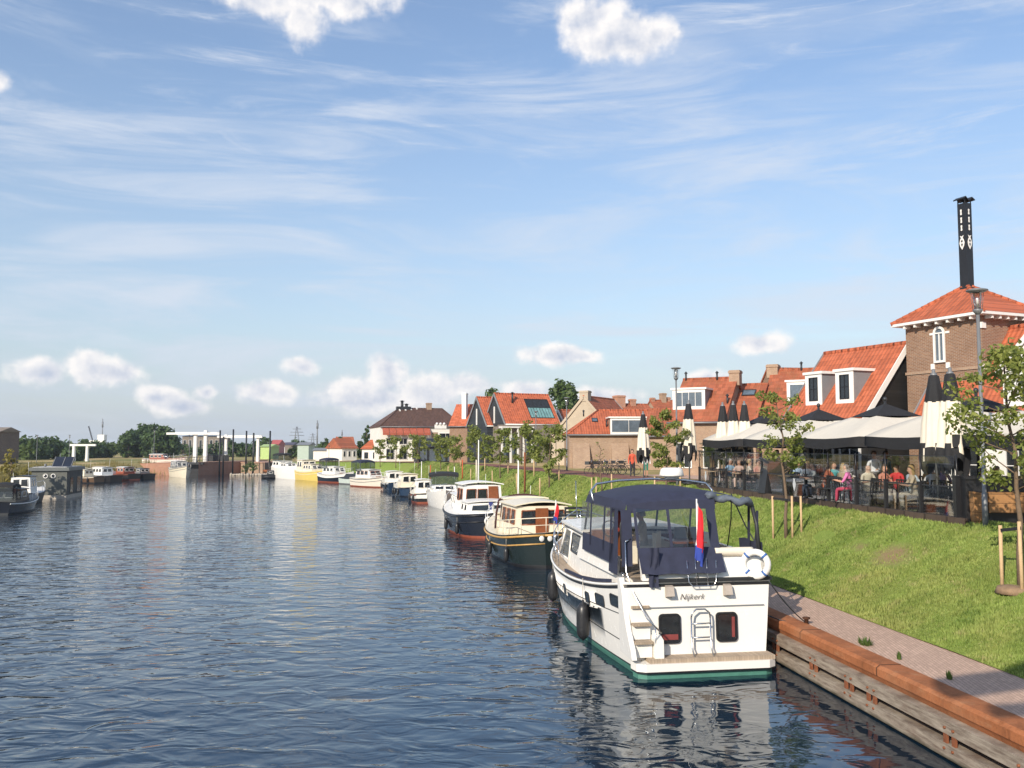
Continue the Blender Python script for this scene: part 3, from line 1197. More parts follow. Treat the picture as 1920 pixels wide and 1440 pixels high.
    def dormer(s, y, w, z0, h, cols=2, rows=1, frame=0.1, win=None, fm=None, roof_over=0.12, cheek=None, pm=None, roofmat=None, pitched=False, trim=None):
        """box dormer on the visible slope: front at height z0..z0+h"""
        p0 = s.pt(y, z0)
        xf = p0.x + s.sg * 0.05
        zt_ = z0 + h
        xb = s.sg * s.a * (s.zr - zt_) / (s.zr - s.ze) - s.sg * 0.4
        m = MB()
        for yy in (y, y + w - 0.08):
            m.prism([(xf, yy, z0 - 0.05), (xf, yy, zt_), (xb, yy, zt_)], (0, 0.08, 0))
        c = m.build('dormer_cheek', cheek or CHEEK, s.root)
        f = MB()
        t = 0.16
        xx = xf + s.sg * 0.03
        x0, x1 = min(xf, xx), max(xf, xx)
        tw = win or (w - 2 * t)
        e = (w - tw) / 2
        f.box(x0, x1, y, y + e, z0 - 0.1, zt_)
        f.box(x0, x1, y + w - e, y + w, z0 - 0.1, zt_)
        f.box(x0, x1, y + e, y + w - e, z0 - 0.1, z0 + 0.10)
        f.box(x0, x1, y + e, y + w - e, zt_ - 0.16, zt_)
        f.build('dormer_front', trim or WHITE, c)
        window(c, (xf, y + e, z0 + 0.10), (0, 1, 0), (0, 0, 1), (s.sg, 0, 0), tw, h - 0.26, cols, rows, 0.05, fm or WHITE, pm or GLASSB, 0.05)
        r = MB()
        xo = xf + s.sg * roof_over
        if not pitched:
            r.box(min(xo, xb), max(xo, xb), y - roof_over, y + w + roof_over, zt_, zt_ + 0.13)
            r.build('dormer_roof', trim or WHITE, c)
        else:
            zr = zt_ + w * 0.5
            ym = y + w / 2
            xr = s.sg * s.a * (s.zr - zr) / (s.zr - s.ze) - s.sg * 0.3
            for g in (-1, 1):
                q = [Vector((xo, ym + g * (w / 2 + 0.15), zt_ - 0.1)), Vector((xb, ym + g * (w / 2 + 0.15), zt_ - 0.1)), Vector((xr, ym, zr + 0.06)), Vector((xo, ym, zr + 0.06))]
                r.prism(q, (0, 0, 0.10))
            r.build('dormer_roof', roofmat or ROOF, c)
            g_ = MB()
            g_.prism([(xf, y, zt_), (xf, y + w, zt_), (xf, ym, zr)], (s.sg * 0.03, 0, 0))
            for g in (-1, 1):
                g_.beam((xo + s.sg * 0.03, ym + g * (w / 2 + 0.2), zt_ - 0.12), (xo + s.sg * 0.03, ym, zr + 0.1), 0.05, 0.22, 0, (0, 0, 1))
            g_.build('dormer_gable', trim or WHITE, c)
        return c


# B: house with two white dormers left of the tower
HB = House('restaurant_house', 'orange pantiled house with two white dormers and black gable beside the tower', 'house', (1704, 641, 42.0), 24, 1547, 6.3, 1620,
           wall=CLAD, verge=WHITE, roof=ROOF, over=0.3)
b = HB
yd = b.L0
for y in (yd * 0.22, yd * 0.60):
    b.dormer(y, 1.15, b.ze + 0.85, 1.45, cols=2, rows=2, win=0.62, fm=BLACK, pm=GLASS, roof_over=0.1)
for y in (0.5, 2.2, 3.9):
    b.win(y, 0.1, 1.3, 2.3, cols=2, rows=2, fm=WHITE)

# C: house right of the tower; its slope runs on past the tower foot
HC = House('restaurant_wing', 'long orange pantiled house with a white pitched dormer right of the tower', 'house', (1880, 615, 39.0), 23, None, 6.25, half=2.95, L=2.4, near_ext=15, wall=WPLAST, verge=GALV, roof=ROOF, over=0.3)
c = HC
HC.dormer(-4.6, 2.6, c.ze + 0.45, 1.35, cols=2, rows=2, win=1.2, fm=WHITE, pm=GLASS, pitched=True)
for y in (-13, -10.5, -8, -5.6, -3.2, -0.9, 0.9):
    c.win(y, 0.15, 1.2, 2.2, cols=2, rows=2, fm=WHITE)
for y in (-12.2,):
    pass


# A: square brick tower with hipped roof and black flue
def tower():
    h = R(23)
    p = at(1840, 600, 38.0)
    root = thing('brick_tower', 'square brown brick tower with hipped orange roof and arched window', 'tower', (p.x, p.y, GROUND_R), h)
    W, D = 3.4, 4.1          # local x to the right, local y away
    ze = at(1840, 590, 38.0).z - GROUND_R
    m = MB()
    m.box(0, W, 0, D, -0.3, ze)
    m.build('wall', BRK, root)
    t = MB()
    zc = at(1840, 688, 38).z - GROUND_R
    t.box(-0.05, W + 0.05, -0.05, 0, zc - 0.06, zc + 0.06)
    t.box(-0.05, 0, 0, D + 0.05, zc - 0.06, zc + 0.06)
    t.build('string_course', BRKT, root)
    for (xx, yy) in ((0, 0), (W, 0)):
        for z in (zc, ze - 0.45):
            MB().box(xx - 0.065 if xx == 0 else xx - 0.2, xx + 0.2 if xx == 0 else xx + 0.065, yy - 0.065 if yy == 0 else yy - 0.2, yy + 0.2 if yy == 0 else yy + 0.065, z - 0.13, z + 0.13).build('stone_block', WHITE, root)
    o = 0.45
    g = MB()
    g.box(-o, W + o, -o, D + o, ze - 0.02, ze + 0.10)
    g.build('eaves_board', WHITE, root)
    for k in range(7):
        y = 0.25 + k * (D - 0.5) / 6
        x = 0.25 + k * (W - 0.5) / 6
        MB().box(-o + 0.08, 0, y - 0.05, y + 0.05, ze - 0.17, ze - 0.02).build('eaves_bracket', WHITE, root)
        MB().box(x - 0.05, x + 0.05, -o + 0.08, 0, ze - 0.17, ze - 0.02).build('eaves_bracket', WHITE, root)
    za = at(1806, 537, 40.6).z - GROUND_R + 0.05
    r = MB()
    A = Vector((W / 2, D / 2, za))
    c4 = [Vector((-o, -o, ze + 0.11)), Vector((W + o, -o, ze + 0.11)), Vector((W + o, D + o, ze + 0.11)), Vector((-o, D + o, ze + 0.11))]
    r.add(c4 + [A], [(0, 1, 4), (1, 2, 4), (2, 3, 4), (3, 0, 4), (3, 2, 1, 0)])
    ro = r.build('roof', ROOF, root)
    hp = MB()
    for cc in c4:
        n = 12
        for k in range(n):
            a_, b_ = cc.lerp(A, k / n), cc.lerp(A, (k + 1.06) / n)
            hp.tube([a_, b_], [0.11, 0.09], 6)
    hp.build('hip_tiles', ROOF, ro)
    # arched window on the left face (x = 0)
    k = 1.55
    yw = D * 0.53
    z0, z1 = at(1767, 680, 40).z - GROUND_R, at(1767, 612, 40).z - GROUND_R
    wv = 0.62
    pts, inn = [], []
    zsp = z1 - wv / 2
    for i in range(13):
        a = PI * i / 12
        pts.append((math.cos(a) * wv / 2, zsp + math.sin(a) * wv / 2))
        inn.append((math.cos(a) * (wv / 2 - 0.1), zsp + math.sin(a) * (wv / 2 - 0.1)))
    out = [(wv / 2, z0)] + pts + [(-wv / 2, z0)]
    ins = [(wv / 2 - 0.1, z0 + 0.1)] + inn + [(-wv / 2 + 0.1, z0 + 0.1)]
    f = MB()
    n = len(out)
    for i in range(n):
        j = (i + 1) % n
        quad = [(-0.03, yw + out[i][0], out[i][1]), (-0.03, yw + out[j][0], out[j][1]), (-0.03, yw + ins[j][0], ins[j][1]), (-0.03, yw + ins[i][0], ins[i][1])]
        f.prism(quad, (-0.06, 0, 0))
    f.box(-0.08, -0.02, yw - wv / 2 + 0.1, yw + wv / 2 - 0.1, zsp - 0.03, zsp + 0.03)
    f.box(-0.08, -0.02, yw - 0.02, yw + 0.02, z0 + .1, zsp)
    fo = f.build('arched_window', WHITE, root)
    pn = MB()
    pn.add([(-0.02, yw + a, z) for a, z in ins], [tuple(range(n))])
    pn.build('pane', GLASSB, fo, fix=False)
    bl = MB()
    for (dy, z) in ((-wv / 2 - 0.12, zsp), (wv / 2 + 0.12, zsp), (0, z1 + 0.14)):
        bl.box(-0.04, 0.0, yw + dy - (0.10 if dy else 0.05), yw + dy + (0.10 if dy else 0.05), z - 0.05, z + (0.05 if dy else 0.12))
    for dy in (-wv / 2 - 0.1, wv / 2 + 0.1):
        bl.box(-0.05, 0, yw + dy - 0.1, yw + dy + 0.1, z0 - 0.28, z0 - 0.02)
    bl.build('stone_trim', WHITE, root)
    # the black steel flue: a thing of the tower, moves with it
    zt_ = at(1805, 383, 40.6).z - GROUND_R
    s = 0.205
    cx, cy = W / 2, D / 2
    ch = MB()
    ch.hexa([(cx - s, cy - s, za - 0.35), (cx + s, cy - s, za - 0.35), (cx + s, cy + s, za - 0.35), (cx - s, cy + s, za - 0.35)],
            [(cx - s * 1.02, cy - s * 1.02, zt_), (cx + s * 1.02, cy - s * 1.02, zt_), (cx + s * 1.02, cy + s * 1.02, zt_), (cx - s * 1.02, cy + s * 1.02, zt_)])
    ch.box(cx - s - 0.06, cx + s + 0.06, cy - s - 0.06, cy + s + 0.06, za - 0.22, za - 0.12)
    co = ch.build('chimney', BLACK, root)
    cp = MB()
    for g in (-1, 1):
        ridge_x = cx
        pr = [(cx + g * 0.02, zt_ + 0.14), (cx + g * 0.2, zt_ + 0.30), (cx + g * 0.40, zt_ + 0.18), (cx + g * 0.38, zt_ + 0.14), (cx + g * 0.2, zt_ + 0.25), (cx + g * 0.03, zt_ + 0.10)]
        cp.prism([(x, cy - 0.27, z) for x, z in pr], (0, 0.54, 0))
    for (dx, dy) in ((-1, -1), (1, -1), (1, 1), (-1, 1)):
        cp.beam((cx + dx * s * 0.9, cy + dy * s * 0.9, zt_), (cx + dx * s * 0.9, cy + dy * s * 0.9, zt_ + 0.25), 0.04, 0.04)
    cp.build('chimney_cowl', BLACK, co)
    H = zt_ - za
    for (face) in (0, 1):
        em = MB()
        e2 = MB()

        def P(a, z):
            return Vector((cx - s * 1.02 - 0.012, cy - a, z)) if face == 0 else Vector((cx + a, cy - s * 1.02 - 0.012, z))
        nv = Vector((-0.012, 0, 0)) if face == 0 else Vector((0, -0.012, 0))
        for j in range(3):
            zc_ = zt_ - 0.42 - j * 0.37
            q = [(-0.045, 0.11), (0.0, 0.14), (0.045, 0.11), (0.028, 0.0), (0.045, -0.11), (0, -0.14), (-0.045, -0.11), (-0.028, 0)]
            em.prism([P(a, zc_ + z) for a, z in q], nv)
        em.build('slot', WHITE, co)
        zc_ = zt_ - 1.85
        dia = [(0, -0.33), (0.12, -0.16), (0.16, 0.0), (0.10, 0.16), (0.05, 0.22), (0.12, 0.34), (0, 0.29), (-0.12, 0.34), (-0.05, 0.22), (-0.10, 0.16), (-0.16, 0.0), (-0.12, -0.16)]
        e2.prism([P(a * 0.85, zc_ + z) for a, z in dia], nv)
        eo = e2.build('emblem', WHITE, co)
        e3 = MB()
        nv2 = nv * 1.4
        e3.prism([P(a, zc_ + z) + nv for a, z in [(0, -0.2), (0.05, -0.08), (0.0, -0.02), (-0.05, -0.08)]], nv * 0.5)
        e3.prism([P(a, zc_ + z) + nv for a, z in [(0, 0.0), (0.06, 0.07), (0.0, 0.14), (-0.06, 0.07)]], nv * 0.5)
        e3.build('inlay', BLACK, co)
    return root


tower()

# D: old row behind the terrace
D1 = House('old_house', 'red roofed house with long white dormer and brick chimney on its right', 'house', (1281, 711, 66), -118, 1384, 6.7, half=4.0, sg=1, wall=BRKT, roof=ROOFO, verge=None)
D1.dormer(0.1, 2.35, D1.ze + 0.95, 1.35, cols=4, win=2.0, roof_over=0.12)
D1.chimney(D1.L0 - 0.2, w=0.8, d=0.75, h=0.5)
D1.flue(0.25, D1.zr - 0.1, 0.5); D1.flue(2.6, D1.zr - 0.15, 0.5); D1.flue(3.9, D1.ze + 1.3, 0.5)
for y in (0.6, 2.5): D1.win(y, 0.5, 1.1, 1.8)
D2 = House('old_house', 'low red roof with a single skylight between two chimneys', 'house', (1384, 721, 65.5), -118, 1440, 6.7, half=4.0, sg=1, wall=BRKT, roof=ROOFO)
D2.skylight(0.55, D2.ze + 1.9, 0.95, 0.75)
D3 = House('old_house', 'tall weathered red roof with small white dormer behind the two dormer house', 'house', (1446, 694, 66), -118, 1530, 6.7, half=4.6, sg=1, wall=BRKT, roof=ROOFO)
D3.dormer(1.7, 1.35, D3.ze + 1.3, 1.5, cols=1, win=1.0, pm=GLASSB)
D3.chimney(0.15, w=0.9, d=0.8, h=0.4); D3.flue(2.2, D3.zr - 0.1, 0.5)
D4 = House('old_house', 'tiled hipped roof seen behind the taller chimney', 'house', (1437, 690, 78), -80, 1500, 8.0, half=4.0, sg=1, wall=BRK, roof=ROOFO)

# E: long low house and its neighbours
E1 = House('long_low_house', 'long low orange roofed brick house with a wide white dormer window', 'house', (1110, 769, 86), -90, 1285, 6.1, half=4.2, sg=1, wall=BRKT, roof=ROOF, near_ext=2.6, hip=(3.2, 0))
E1.dormer(1.3, 3.4, E1.ze + 0.02, 1.45, cols=2, win=3.2, roof_over=0.15, pm=GLASSB, cheek=BRKT)
E1.skylight(-0.2, E1.ze + 1.15, 0.55, 0.7); E1.flue(1.1, E1.ze + 0.7, 0.5); E1.flue(-0.9, E1.zr - 0.55, 0.4)
for y in (-2.2, 1.4, 5.0):
    x = E1.sg * (E1.a - 0.25)
    MB().prism([(x, y, -0.3), (x + 1.0, y, -0.3), (x, y, 2.3)], (0, 1.6, 0)).build('buttress', BRKT, E1.root)
E2 = House('low_house', 'plain red roof continuing right of the long low house', 'house', (1216, 767, 80), -105, 1370, 5.9, half=4.4, sg=1, wall=BRKT, roof=ROOFO)
E3 = House('gabled_house', 'beige rendered gable house with a chimney at its tip', 'house', (1094, 742, 94), -30, 1150, 5.6, half=4.3, sg=-1, L=8, wall=PLAST, roof=ROOFO, over=0.05, verge=PLAST)
E3.chimney(0.45, w=1.0, d=0.8, h=0.55, m=PLAST)
E4 = House('old_house', 'dark red ridge with a square brick chimney behind the long low house', 'house', (1158, 757, 108), -70, 1215, 7.5, half=3.6, sg=1, wall=BRKT, roof=ROOFO)
E4.chimney(0.2, w=1.3, d=1.1, h=1.0, m=BRKR); E4.chimney(2.0, w=0.7, d=0.7, h=0.6, m=BRKR)
E5 = House('old_house', 'far red roof peeping over the long low house beside the lamp post', 'house', (1218, 750, 112), -70, 1290, 7.6, half=4, sg=1, wall=BRKT, roof=ROOFO)
E5.chimney(0.4, w=0.5, d=0.5, h=0.3, m=BRKR); E5.chimney(1.9, w=0.8, d=0.6, h=0.9, m=BRKT); E5.chimney(2.7, w=0.4, d=0.4, h=0.4, m=BRKR)

# F: new dark gabled houses
F2 = House('modern_house', 'orange roofed modern house with black gable and large roof glazing', 'house', (926, 737, 112), -64, 1028, 7.75, half=3.3, sg=1, wall=BRKG, roof=ROOFN, gable=CLADG, verge=CHEEK, over=0.1)
F1 = House('modern_house', 'narrow black gable of modern house with white slit left of the roof glazing', 'house', (893, 744, 115), -64, 925, 7.6, half=3.3, sg=1, wall=CLADG, roof=ROOFN, gable=CLADG, verge=CHEEK, over=0.1)
for H_ in (F1, F2):
    m = MB()
    m.box(-0.13, 0.13, H_.y0 + 0.02, H_.y0 + 0.11, H_.ze + 0.1, H_.ze + 2.2)
    m.build('slit_window', WHITE, H_.root)
F2.skylight(F2.L0 * 0.50, F2.ze + 0.75, F2.L0 * 0.43, 1.75, cols=8, m=mat('teal_glass', (0.18, 0.34, 0.33), 0.1, var=0.5, scale=1.2, spec=0.8), fm=DARKM)
F2.skylight(F2.L0 * 0.50, F2.ze + 2.1, F2.L0 * 0.43, 1.45, cols=3, m=DARKM)
F2.flue(F2.L0 * 0.27, F2.zr - 1.2, 1.2, 0.13)
# lower entrance storey with a white porch frame
lw = MB()
lw.box(2.2, 3.35, -0.5, F2.L0 + 0.3, -0.3, F2.ze - 0.15)
lw.build('lower_wall', BRKG, F2.root)
pf = MB()
xx = 3.36
pf.box(xx, xx + 0.9, -0.9, F2.L0 * 0.45, F2.ze - 0.55, F2.ze - 0.38)
for y in (-0.75, 0.4, 1.4, F2.L0 * 0.28, F2.L0 * 0.43):
    pf.box(xx + 0.6, xx + 0.8, y - 0.1, y + 0.1, -0.3, F2.ze - 0.55)
pf.build('porch_frame', WHITE, F2.root)
for y in (-0.4, 0.65, F2.L0 * 0.32):
    window(F2.root, (xx, y, 0.8), (0, 1, 0), (0, 0, 1), (1, 0, 0), 0.8, 2.6, 1, 1, 0.05, DARKM, GLASSB, 0.04)
F3 = House('orange_roofed_house', 'small bright orange roof with a white chimney stack between brown roof and black gables', 'house', (858, 759, 124), -104, 897, 7.7, half=3.6, sg=1, wall=BRK, roof=ROOFN, near_ext=0.2)
F3.chimney(F3.L0 * 0.55, x=2.0, w=0.9, d=0.6, h=3.2, m=WHITE, cap=True)
F4 = House('orange_roofed_house', 'orange roof with white bargeboard right of the roof glazing', 'house', (1046, 768, 118), -64, 1075, 6.6, half=3.0, sg=1, wall=BRKG, roof=ROOFO, verge=WHITE)

# G: large brown roofed hotel with orange awnings
G = House('large_house', 'large white house under a brown hipped roof with orange awnings', 'house', (728, 765, 142), -74, 840, 8.0, half=6.6, sg=1, wall=WPLAST, roof=ROOFB, ground=2.6, near_ext=2.2, hip=(4.0, 2.2), far_ext=1.2)
aw = MB()
x = G.a - 0.25
for k in range(7):
    y = G.y0 + 0.4 + k * 1.06
    aw.prism([(x, y, G.ze - 0.1), (x + 0.9, y, G.ze - 1.0), (x + 0.9, y, G.ze - 1.35), (x + 0.86, y, G.ze - 1.35), (x + .86, y, G.ze - 1.02), (x, y, G.ze - 0.2)], (0, 0.98, 0))
aw.build('awning', mat('orange_awning_cloth', (0.38, 0.095, 0.055), 0.8, var=0.25), G.root)
for y in (G.y0 + 1.0, G.y0 + 3.0, G.y0 + 5.0, G.y0 + 7.0): G.win(y, 2.6, 1.3, 1.0, cols=2); G.win(y, 0.3, 1.3, 1.7, cols=2)
G.win(G.L0 * 0.72, 2.2, 2.1, 2.2, cols=2, pm=GLASS); G.win(G.L0 * 0.62, 0.0, 3.2, 1.7, cols=4, pm=GLASS, fm=DARKM)
for k in range(4): G.skylight(G.y0 + 3.8 + k * 0.95, G.ze + 2.5 + k * .12, 0.22, 0.7, m=WHITE, fm=WHITE)
MB().box(G.a - 0.24, G.a - 0.20, G.L0 * 0.60, G.L0 * 0.70, 2.0, G.ze - 0.9).build('brick_panel', BRKT, G.root)
MB().box(G.a - 0.24, G.a - 0.20, G.L0 * 0.90, G.L0 * 1.04, 2.0, G.ze - 0.9).build('brick_panel', BRKT, G.root)
G.flue(2.2, G.zr - 0.1, 1.2, 0.22); G.flue(2.9, G.zr - 0.1, 0.7, 0.24); G.chimney(6.6, w=0.9, d=0.8, h=0.9, m=BRKT)
tk = MB()
tk.box(-0.6, 0.6, 1.3, 3.6, G.zr - 0.3, G.zr + 0.25)
tk.build('roof_plant', DARKM, G.roof)


# signs on the front of the row: white board with three round lamps
sg_ = thing('shop_sign', 'white sign board with three round lamps on the wall of the brown roofed house', 'sign', at(826, 800, 133), R(-74))
MB().box(-0.05, 0.05, -0.9, 0.9, -0.3, 0.3).build('board', WHITE, sg_)
for k in (-1, 0, 1): MB().ell((0.05, k * 0.55, 0.42), (0.2, 0.2, 0.2), 10, 6).build('lamp', WHITE, sg_)
# dark restaurant pavilion in front of the brown roofed house
dp = thing('pavilion', 'dark glazed pavilion with sloping roof in front of the brown roofed house', 'pavilion', at(815, 862, 124), R(-74))
dp.location.z = 2.55
m = MB(); m.box(-2, 2, -2.6, 2.6, 0, 2.3); m.build('wall', DARKM, dp)
m = MB(); m.prism([(-2.2, -2.8, 2.31), (2.3, -2.8, 2.31), (-0.4, -2.8, 3.5)], (0, 3.6, 0)); m.build('roof', DARKM, dp)
for k in range(4): window(dp, (2.0, -2.5 + k * 1.28, 0.3), (0, 1, 0), (0, 0, 1), (1, 0, 0), 1.1, 1.8, 1, 1, 0.06, DARKM, GLASSB, 0.05)


def small_house(name, label, px, py, Y, w, d, hw, hr, wallm, roofm, rz=0, ground=None, hip=False, wins=3):
    p = at(px, py, Y)
    g = ground if ground is not None else 2.2
    r = thing(name, label, 'house', (p.x, Y, g), rz)
    MB().box(-w / 2, w / 2, 0, d, -0.3, hw).build('wall', wallm, r)
    m = MB()
    o = 0.3
    i = w * 0.32 if hip else 0.0
    m.add([(-w / 2 - o, -o, hw), (w / 2 + o, -o, hw), (w / 2 + o, d + o, hw), (-w / 2 - o, d + o, hw), (-w / 2 - o + i, d / 2, hw + hr), (w / 2 + o - i, d / 2, hw + hr)],
          [(0, 1, 5, 4), (2, 3, 4, 5), (1, 2, 5), (3, 0, 4), (3, 2, 1, 0)])
    m.build('roof', roofm, r)
    for k in range(wins):
        ww = w / (wins * 1.8)
        window(r, (-w / 2 + (k + 0.5) * w / wins - ww / 2, 0, hw * 0.3), (1, 0, 0), (0, 0, 1), (0, -1, 0), ww, hw * 0.5, 1, 1, 0.06, WHITE, GLASS, 0.05)
    return r


small_house('kiosk', 'white kiosk with low hipped orange roof at the quay bend', 703, 860, 142, 4.2, 4, 2.3, 1.5, WPLAST, ROOF, hip=True)
small_house('small_house', 'small white gabled house behind the navy boat', 655, 860, 170, 3.2, 6, 2.3, 2.0, WPLAST, ROOFO, R(40))
small_house('shed', 'long white shed with dark green hedge on top beside the yellow boat', 612, 862, 175, 5.2, 5, 1.9, 0.5, WPLAST, CHEEK, wins=0)
small_house('barn', 'pale grey green glasshouse near the lock', 568, 855, 190, 2.4, 6, 3.0, 0.6, mat('pale_green_panels', (0.42, 0.5, 0.42), 0.5), CHEEK, wins=0)
small_house('shed', 'lime green hall beside the last black mooring pile', 497, 855, 205, 2.2, 8, 2.6, 0.6, mat('lime_panels', (0.42, 0.55, 0.2), 0.6), mat('lime_roof', (0.40, 0.52, 0.2), 0.6), wins=0)
small_house('small_house', 'red roofed hall on the horizon behind the lime hall', 514, 840, 320, 3.0, 9, 3.4, 1.6, mat('rose_wall', (0.45, 0.16, 0.15), 0.7), mat('rose_roof', (0.45, 0.10, 0.09), 0.7), wins=0)
small_house('small_house', 'low dark purple roof on the horizon right of the red hall', 540, 840, 340, 3.6, 9, 3.2, 1.0, BRKG, mat('slate', (0.09, 0.08, 0.11), 0.6), wins=0)
small_house('small_house', 'distant white cottage with red roof near the poplars', 650, 850, 230, 4, 7, 2.6, 2.6, WPLAST, ROOFO, R(20), wins=2)
small_house('apartment_block', 'far flat dark apartment block behind the white drawbridge', 376, 840, 300, 12.5, 12, 6.0, 0.4, BRKG, DARKM, wins=7)
small_house('modern_block', 'dark brown apartment building at the left edge of the picture', -52, 840, 170, 12, 5, 6.2, 0.9, brick_mat('plum_brick', (0.10, 0.07, 0.065), (0.07, 0.05, 0.05)), BRKG, R(-12), ground=1.5, wins=4)
# ------------------------------------------------------------------ boats.  local: y forward from the stern, x to starboard, z = 0 at the water
def lerp(a, b, t): return a + (b - a) * t


class Hull:
    def __init__(s, L, B, sheer, stern=0.85, tm=0.45, full=2.0, rake=0.9, wl=0.9, wl_bow=1.3, round_stern=0.0, trans_rake=0.0):
        s.L, s.B, s.sheer, s.stern, s.tm, s.full, s.rake, s.wl, s.wl_bow, s.rs, s.tr = L, B, sheer, stern, tm, full, rake, wl, wl_bow, round_stern, trans_rake

    def bd(s, t):
        if t < s.tm:
            k = s.stern + (1 - s.stern) * math.sin(PI / 2 * t / s.tm)
        else:
            q = (t - s.tm) / (1 - s.tm)
            k = max(0.0, 1 - q ** s.full)
        if s.rs and t < s.rs:
            k *= math.sqrt(max(0.0, 1 - (1 - t / s.rs) ** 2)) * 0.75 + 0.25
        return s.B / 2 * k

    def bw(s, t):
        if t < s.tm: return s.bd(t) * s.wl
        q = (t - s.tm) / (1 - s.tm)
        return s.B / 2 * s.wl * max(0.0, 1 - q ** s.wl_bow)

    def zs(s, t):
        a, b, c = s.sheer            # stern, middle, bow
        return a * (1 - t) * (1 - 2 * t) + 4 * b * t * (1 - t) + c * t * (2 * t - 1)

    def pt(s, t, z, side=1):
        """point on the hull skin"""
        zs = s.zs(t)
        q = z / zs
        if q >= 0:
            qq = q ** 0.8
            b = lerp(s.bw(t), s.bd(t), qq)
        else:
            b = s.bw(t) * (1 + q * 0.9)
        y = t * s.L + s.rake * max(0, q) * t ** 3 - (1 - t) ** 6 * s.tr * q
        return Vector((side * max(b, 0.0), y, z))

    def mesh(s, levels, bands, deck_mi, n=28, drop=0.0):
        """levels: list of ('z', v) absolute or ('s', v) below the sheer"""
        m = MB()
        ts = [(i / n) for i in range(n + 1)]
        rows = []
        for t in ts:
            zs = s.zs(t)
            zz = [v if k == 'z' else zs - v for k, v in levels]
            rows.append([s.pt(t, z, -1) for z in zz])
        k = len(levels)
        m.grid(rows, lambda i, j: bands[j], True)
        m.grid([[Vector((-p.x, p.y, p.z)) for p in r] for r in rows], lambda i, j: bands[j], True)
        # transom
        r = rows[0]
        for j in range(k - 1):
            a, b = r[j], r[j + 1]
            m.add([a, b, (-b.x, b.y, b.z), (-a.x, a.y, a.z)], [(0, 1, 2, 3)], bands[j])
        # deck
        dk = []
        for t in ts:
            p = s.pt(t, s.zs(t), 1)
            w = max(0.0, p.x - 0.04)
            z = p.z - drop
            dk.append([(-w, p.y, z), (0, p.y, z + 0.05), (w, p.y, z)])
        m.grid(dk, deck_mi, True)
        return m

    def rail(s, off, r, t0=0, t1=1, n=30, inset=0.0, m=None, mi=0, side=(-1, 1)):
        m = m or MB()
        for g in side:
            pts = []
            for i in range(n + 1):
                t = lerp(t0, t1, i / n)
                p = s.pt(t, s.zs(t) if off >= 0 else s.zs(t) + off, g)
                if off > 0: p.z += off
                p.x -= g * inset if abs(p.x) > inset else p.x
                pts.append(p)
            m.tube(pts, r, 6, mi)
        return m


class Cabin:
    """block with sloping sides: y0..y1, half widths w0 (aft) w1 (fore), base z0, top z1, end rakes and tumblehome"""
    def __init__(s, y0, y1, w0, w1, z0, z1, ra=0.0, rf=0.0, tum=0.06, crown=0.06):
        s.__dict__.update(locals())

    def side(s, g, y, z):
        q = (z - s.z0) / (s.z1 - s.z0)
        t = (y - s.y0) / (s.y1 - s.y0)
        return Vector((g * (lerp(s.w0, s.w1, t) - s.tum * q), y, z))

    def mesh(s, mi=0, m=None, over=0.0):
        m = m or MB()
        z0, z1 = s.z0, s.z1
        lo_ = [(-s.w0, s.y0, z0), (s.w0, s.y0, z0), (s.w1, s.y1, z0), (-s.w1, s.y1, z0)]
        ya, yf = s.y0 + s.ra, s.y1 - s.rf
        ta, tf = s.ra / (s.y1 - s.y0), s.rf / (s.y1 - s.y0)
        wa, wf = lerp(s.w0, s.w1, ta) - s.tum, lerp(s.w0, s.w1, 1 - tf) - s.tum
        hi = [(-wa, ya, z1), (wa, ya, z1), (wf, yf, z1), (-wf, yf, z1)]
        m.hexa(lo_, hi, mi)
        s.hi = hi
        return m

    def roof(s, over=0.12, th=0.07, mi=0, crown=0.1, m=None):
        m = m or MB()
        (ax, ay, z), (_, _, _), (fx, fy, _), _ = [s.hi[1], s.hi[0], s.hi[2], s.hi[3]]
        rows = []
        n = 8
        for zz in (0, 1):
            pass
        top, bot = [], []
        for (w, y) in ((ax + over, ay - over), (lerp(ax, fx, 0.5) + over, lerp(ay, fy, .5)), (fx + over, fy + over)):
            r1, r2 = [], []
            for i in range(n + 1):
                k = -1 + 2 * i / n
                zc = crown * (1 - k * k)
                r1.append((w * k, y, z + th + zc))
                r2.append((w * k, y, z + 0.004 + (zc if abs(k) < .99 else 0)))
            top.append(r1); bot.append(r2)
        m.grid(top, mi, True)
        m.grid(bot, mi, True)
        for j in range(2):
            for e in (0, n):
                m.quad(top[j][e], top[j + 1][e], bot[j + 1][e], bot[j][e], mi)
        for rr in (0, 2):
            for i in range(n):
                m.quad(top[rr][i], top[rr][i + 1], bot[rr][i + 1], bot[rr][i], mi)
        return m

    def window(s, parent, g, ya, yb, za, zb, mat_=None, fm=None, sl=0.0, sr=0.0, fr=0.03, name='window'):
        """pane set in the side; sl / sr lean the aft and fore edges"""
        o = Vector((g * 0.012, 0, 0.0))
        c = [s.side(g, ya, za), s.side(g, yb, za), s.side(g, yb - sr, zb), s.side(g, ya + sl, zb)]
        return pane(parent, c, Vector((g, 0, s.tum)).normalized(), mat_, fm, fr, name)

    def endwin(s, parent, end, xa, xb, za, zb, mat_=None, fm=None, fr=0.03, name='window'):
        q = lambda z: (z - s.z0) / (s.z1 - s.z0)
        if end == 'f':
            y = lambda z: s.y1 - s.rf * q(z)
            nv = Vector((0, 1, s.rf / (s.z1 - s.z0))).normalized()
        else:
            y = lambda z: s.y0 + s.ra * q(z)
            nv = Vector((0, -1, s.ra / (s.z1 - s.z0))).normalized()
        k = 0.94
        c = [Vector((xa, y(za), za)), Vector((xb, y(za), za)), Vector((xb * k, y(zb), zb)), Vector((xa * k, y(zb), zb))]
        return pane(parent, c, nv, mat_, fm, fr, name)


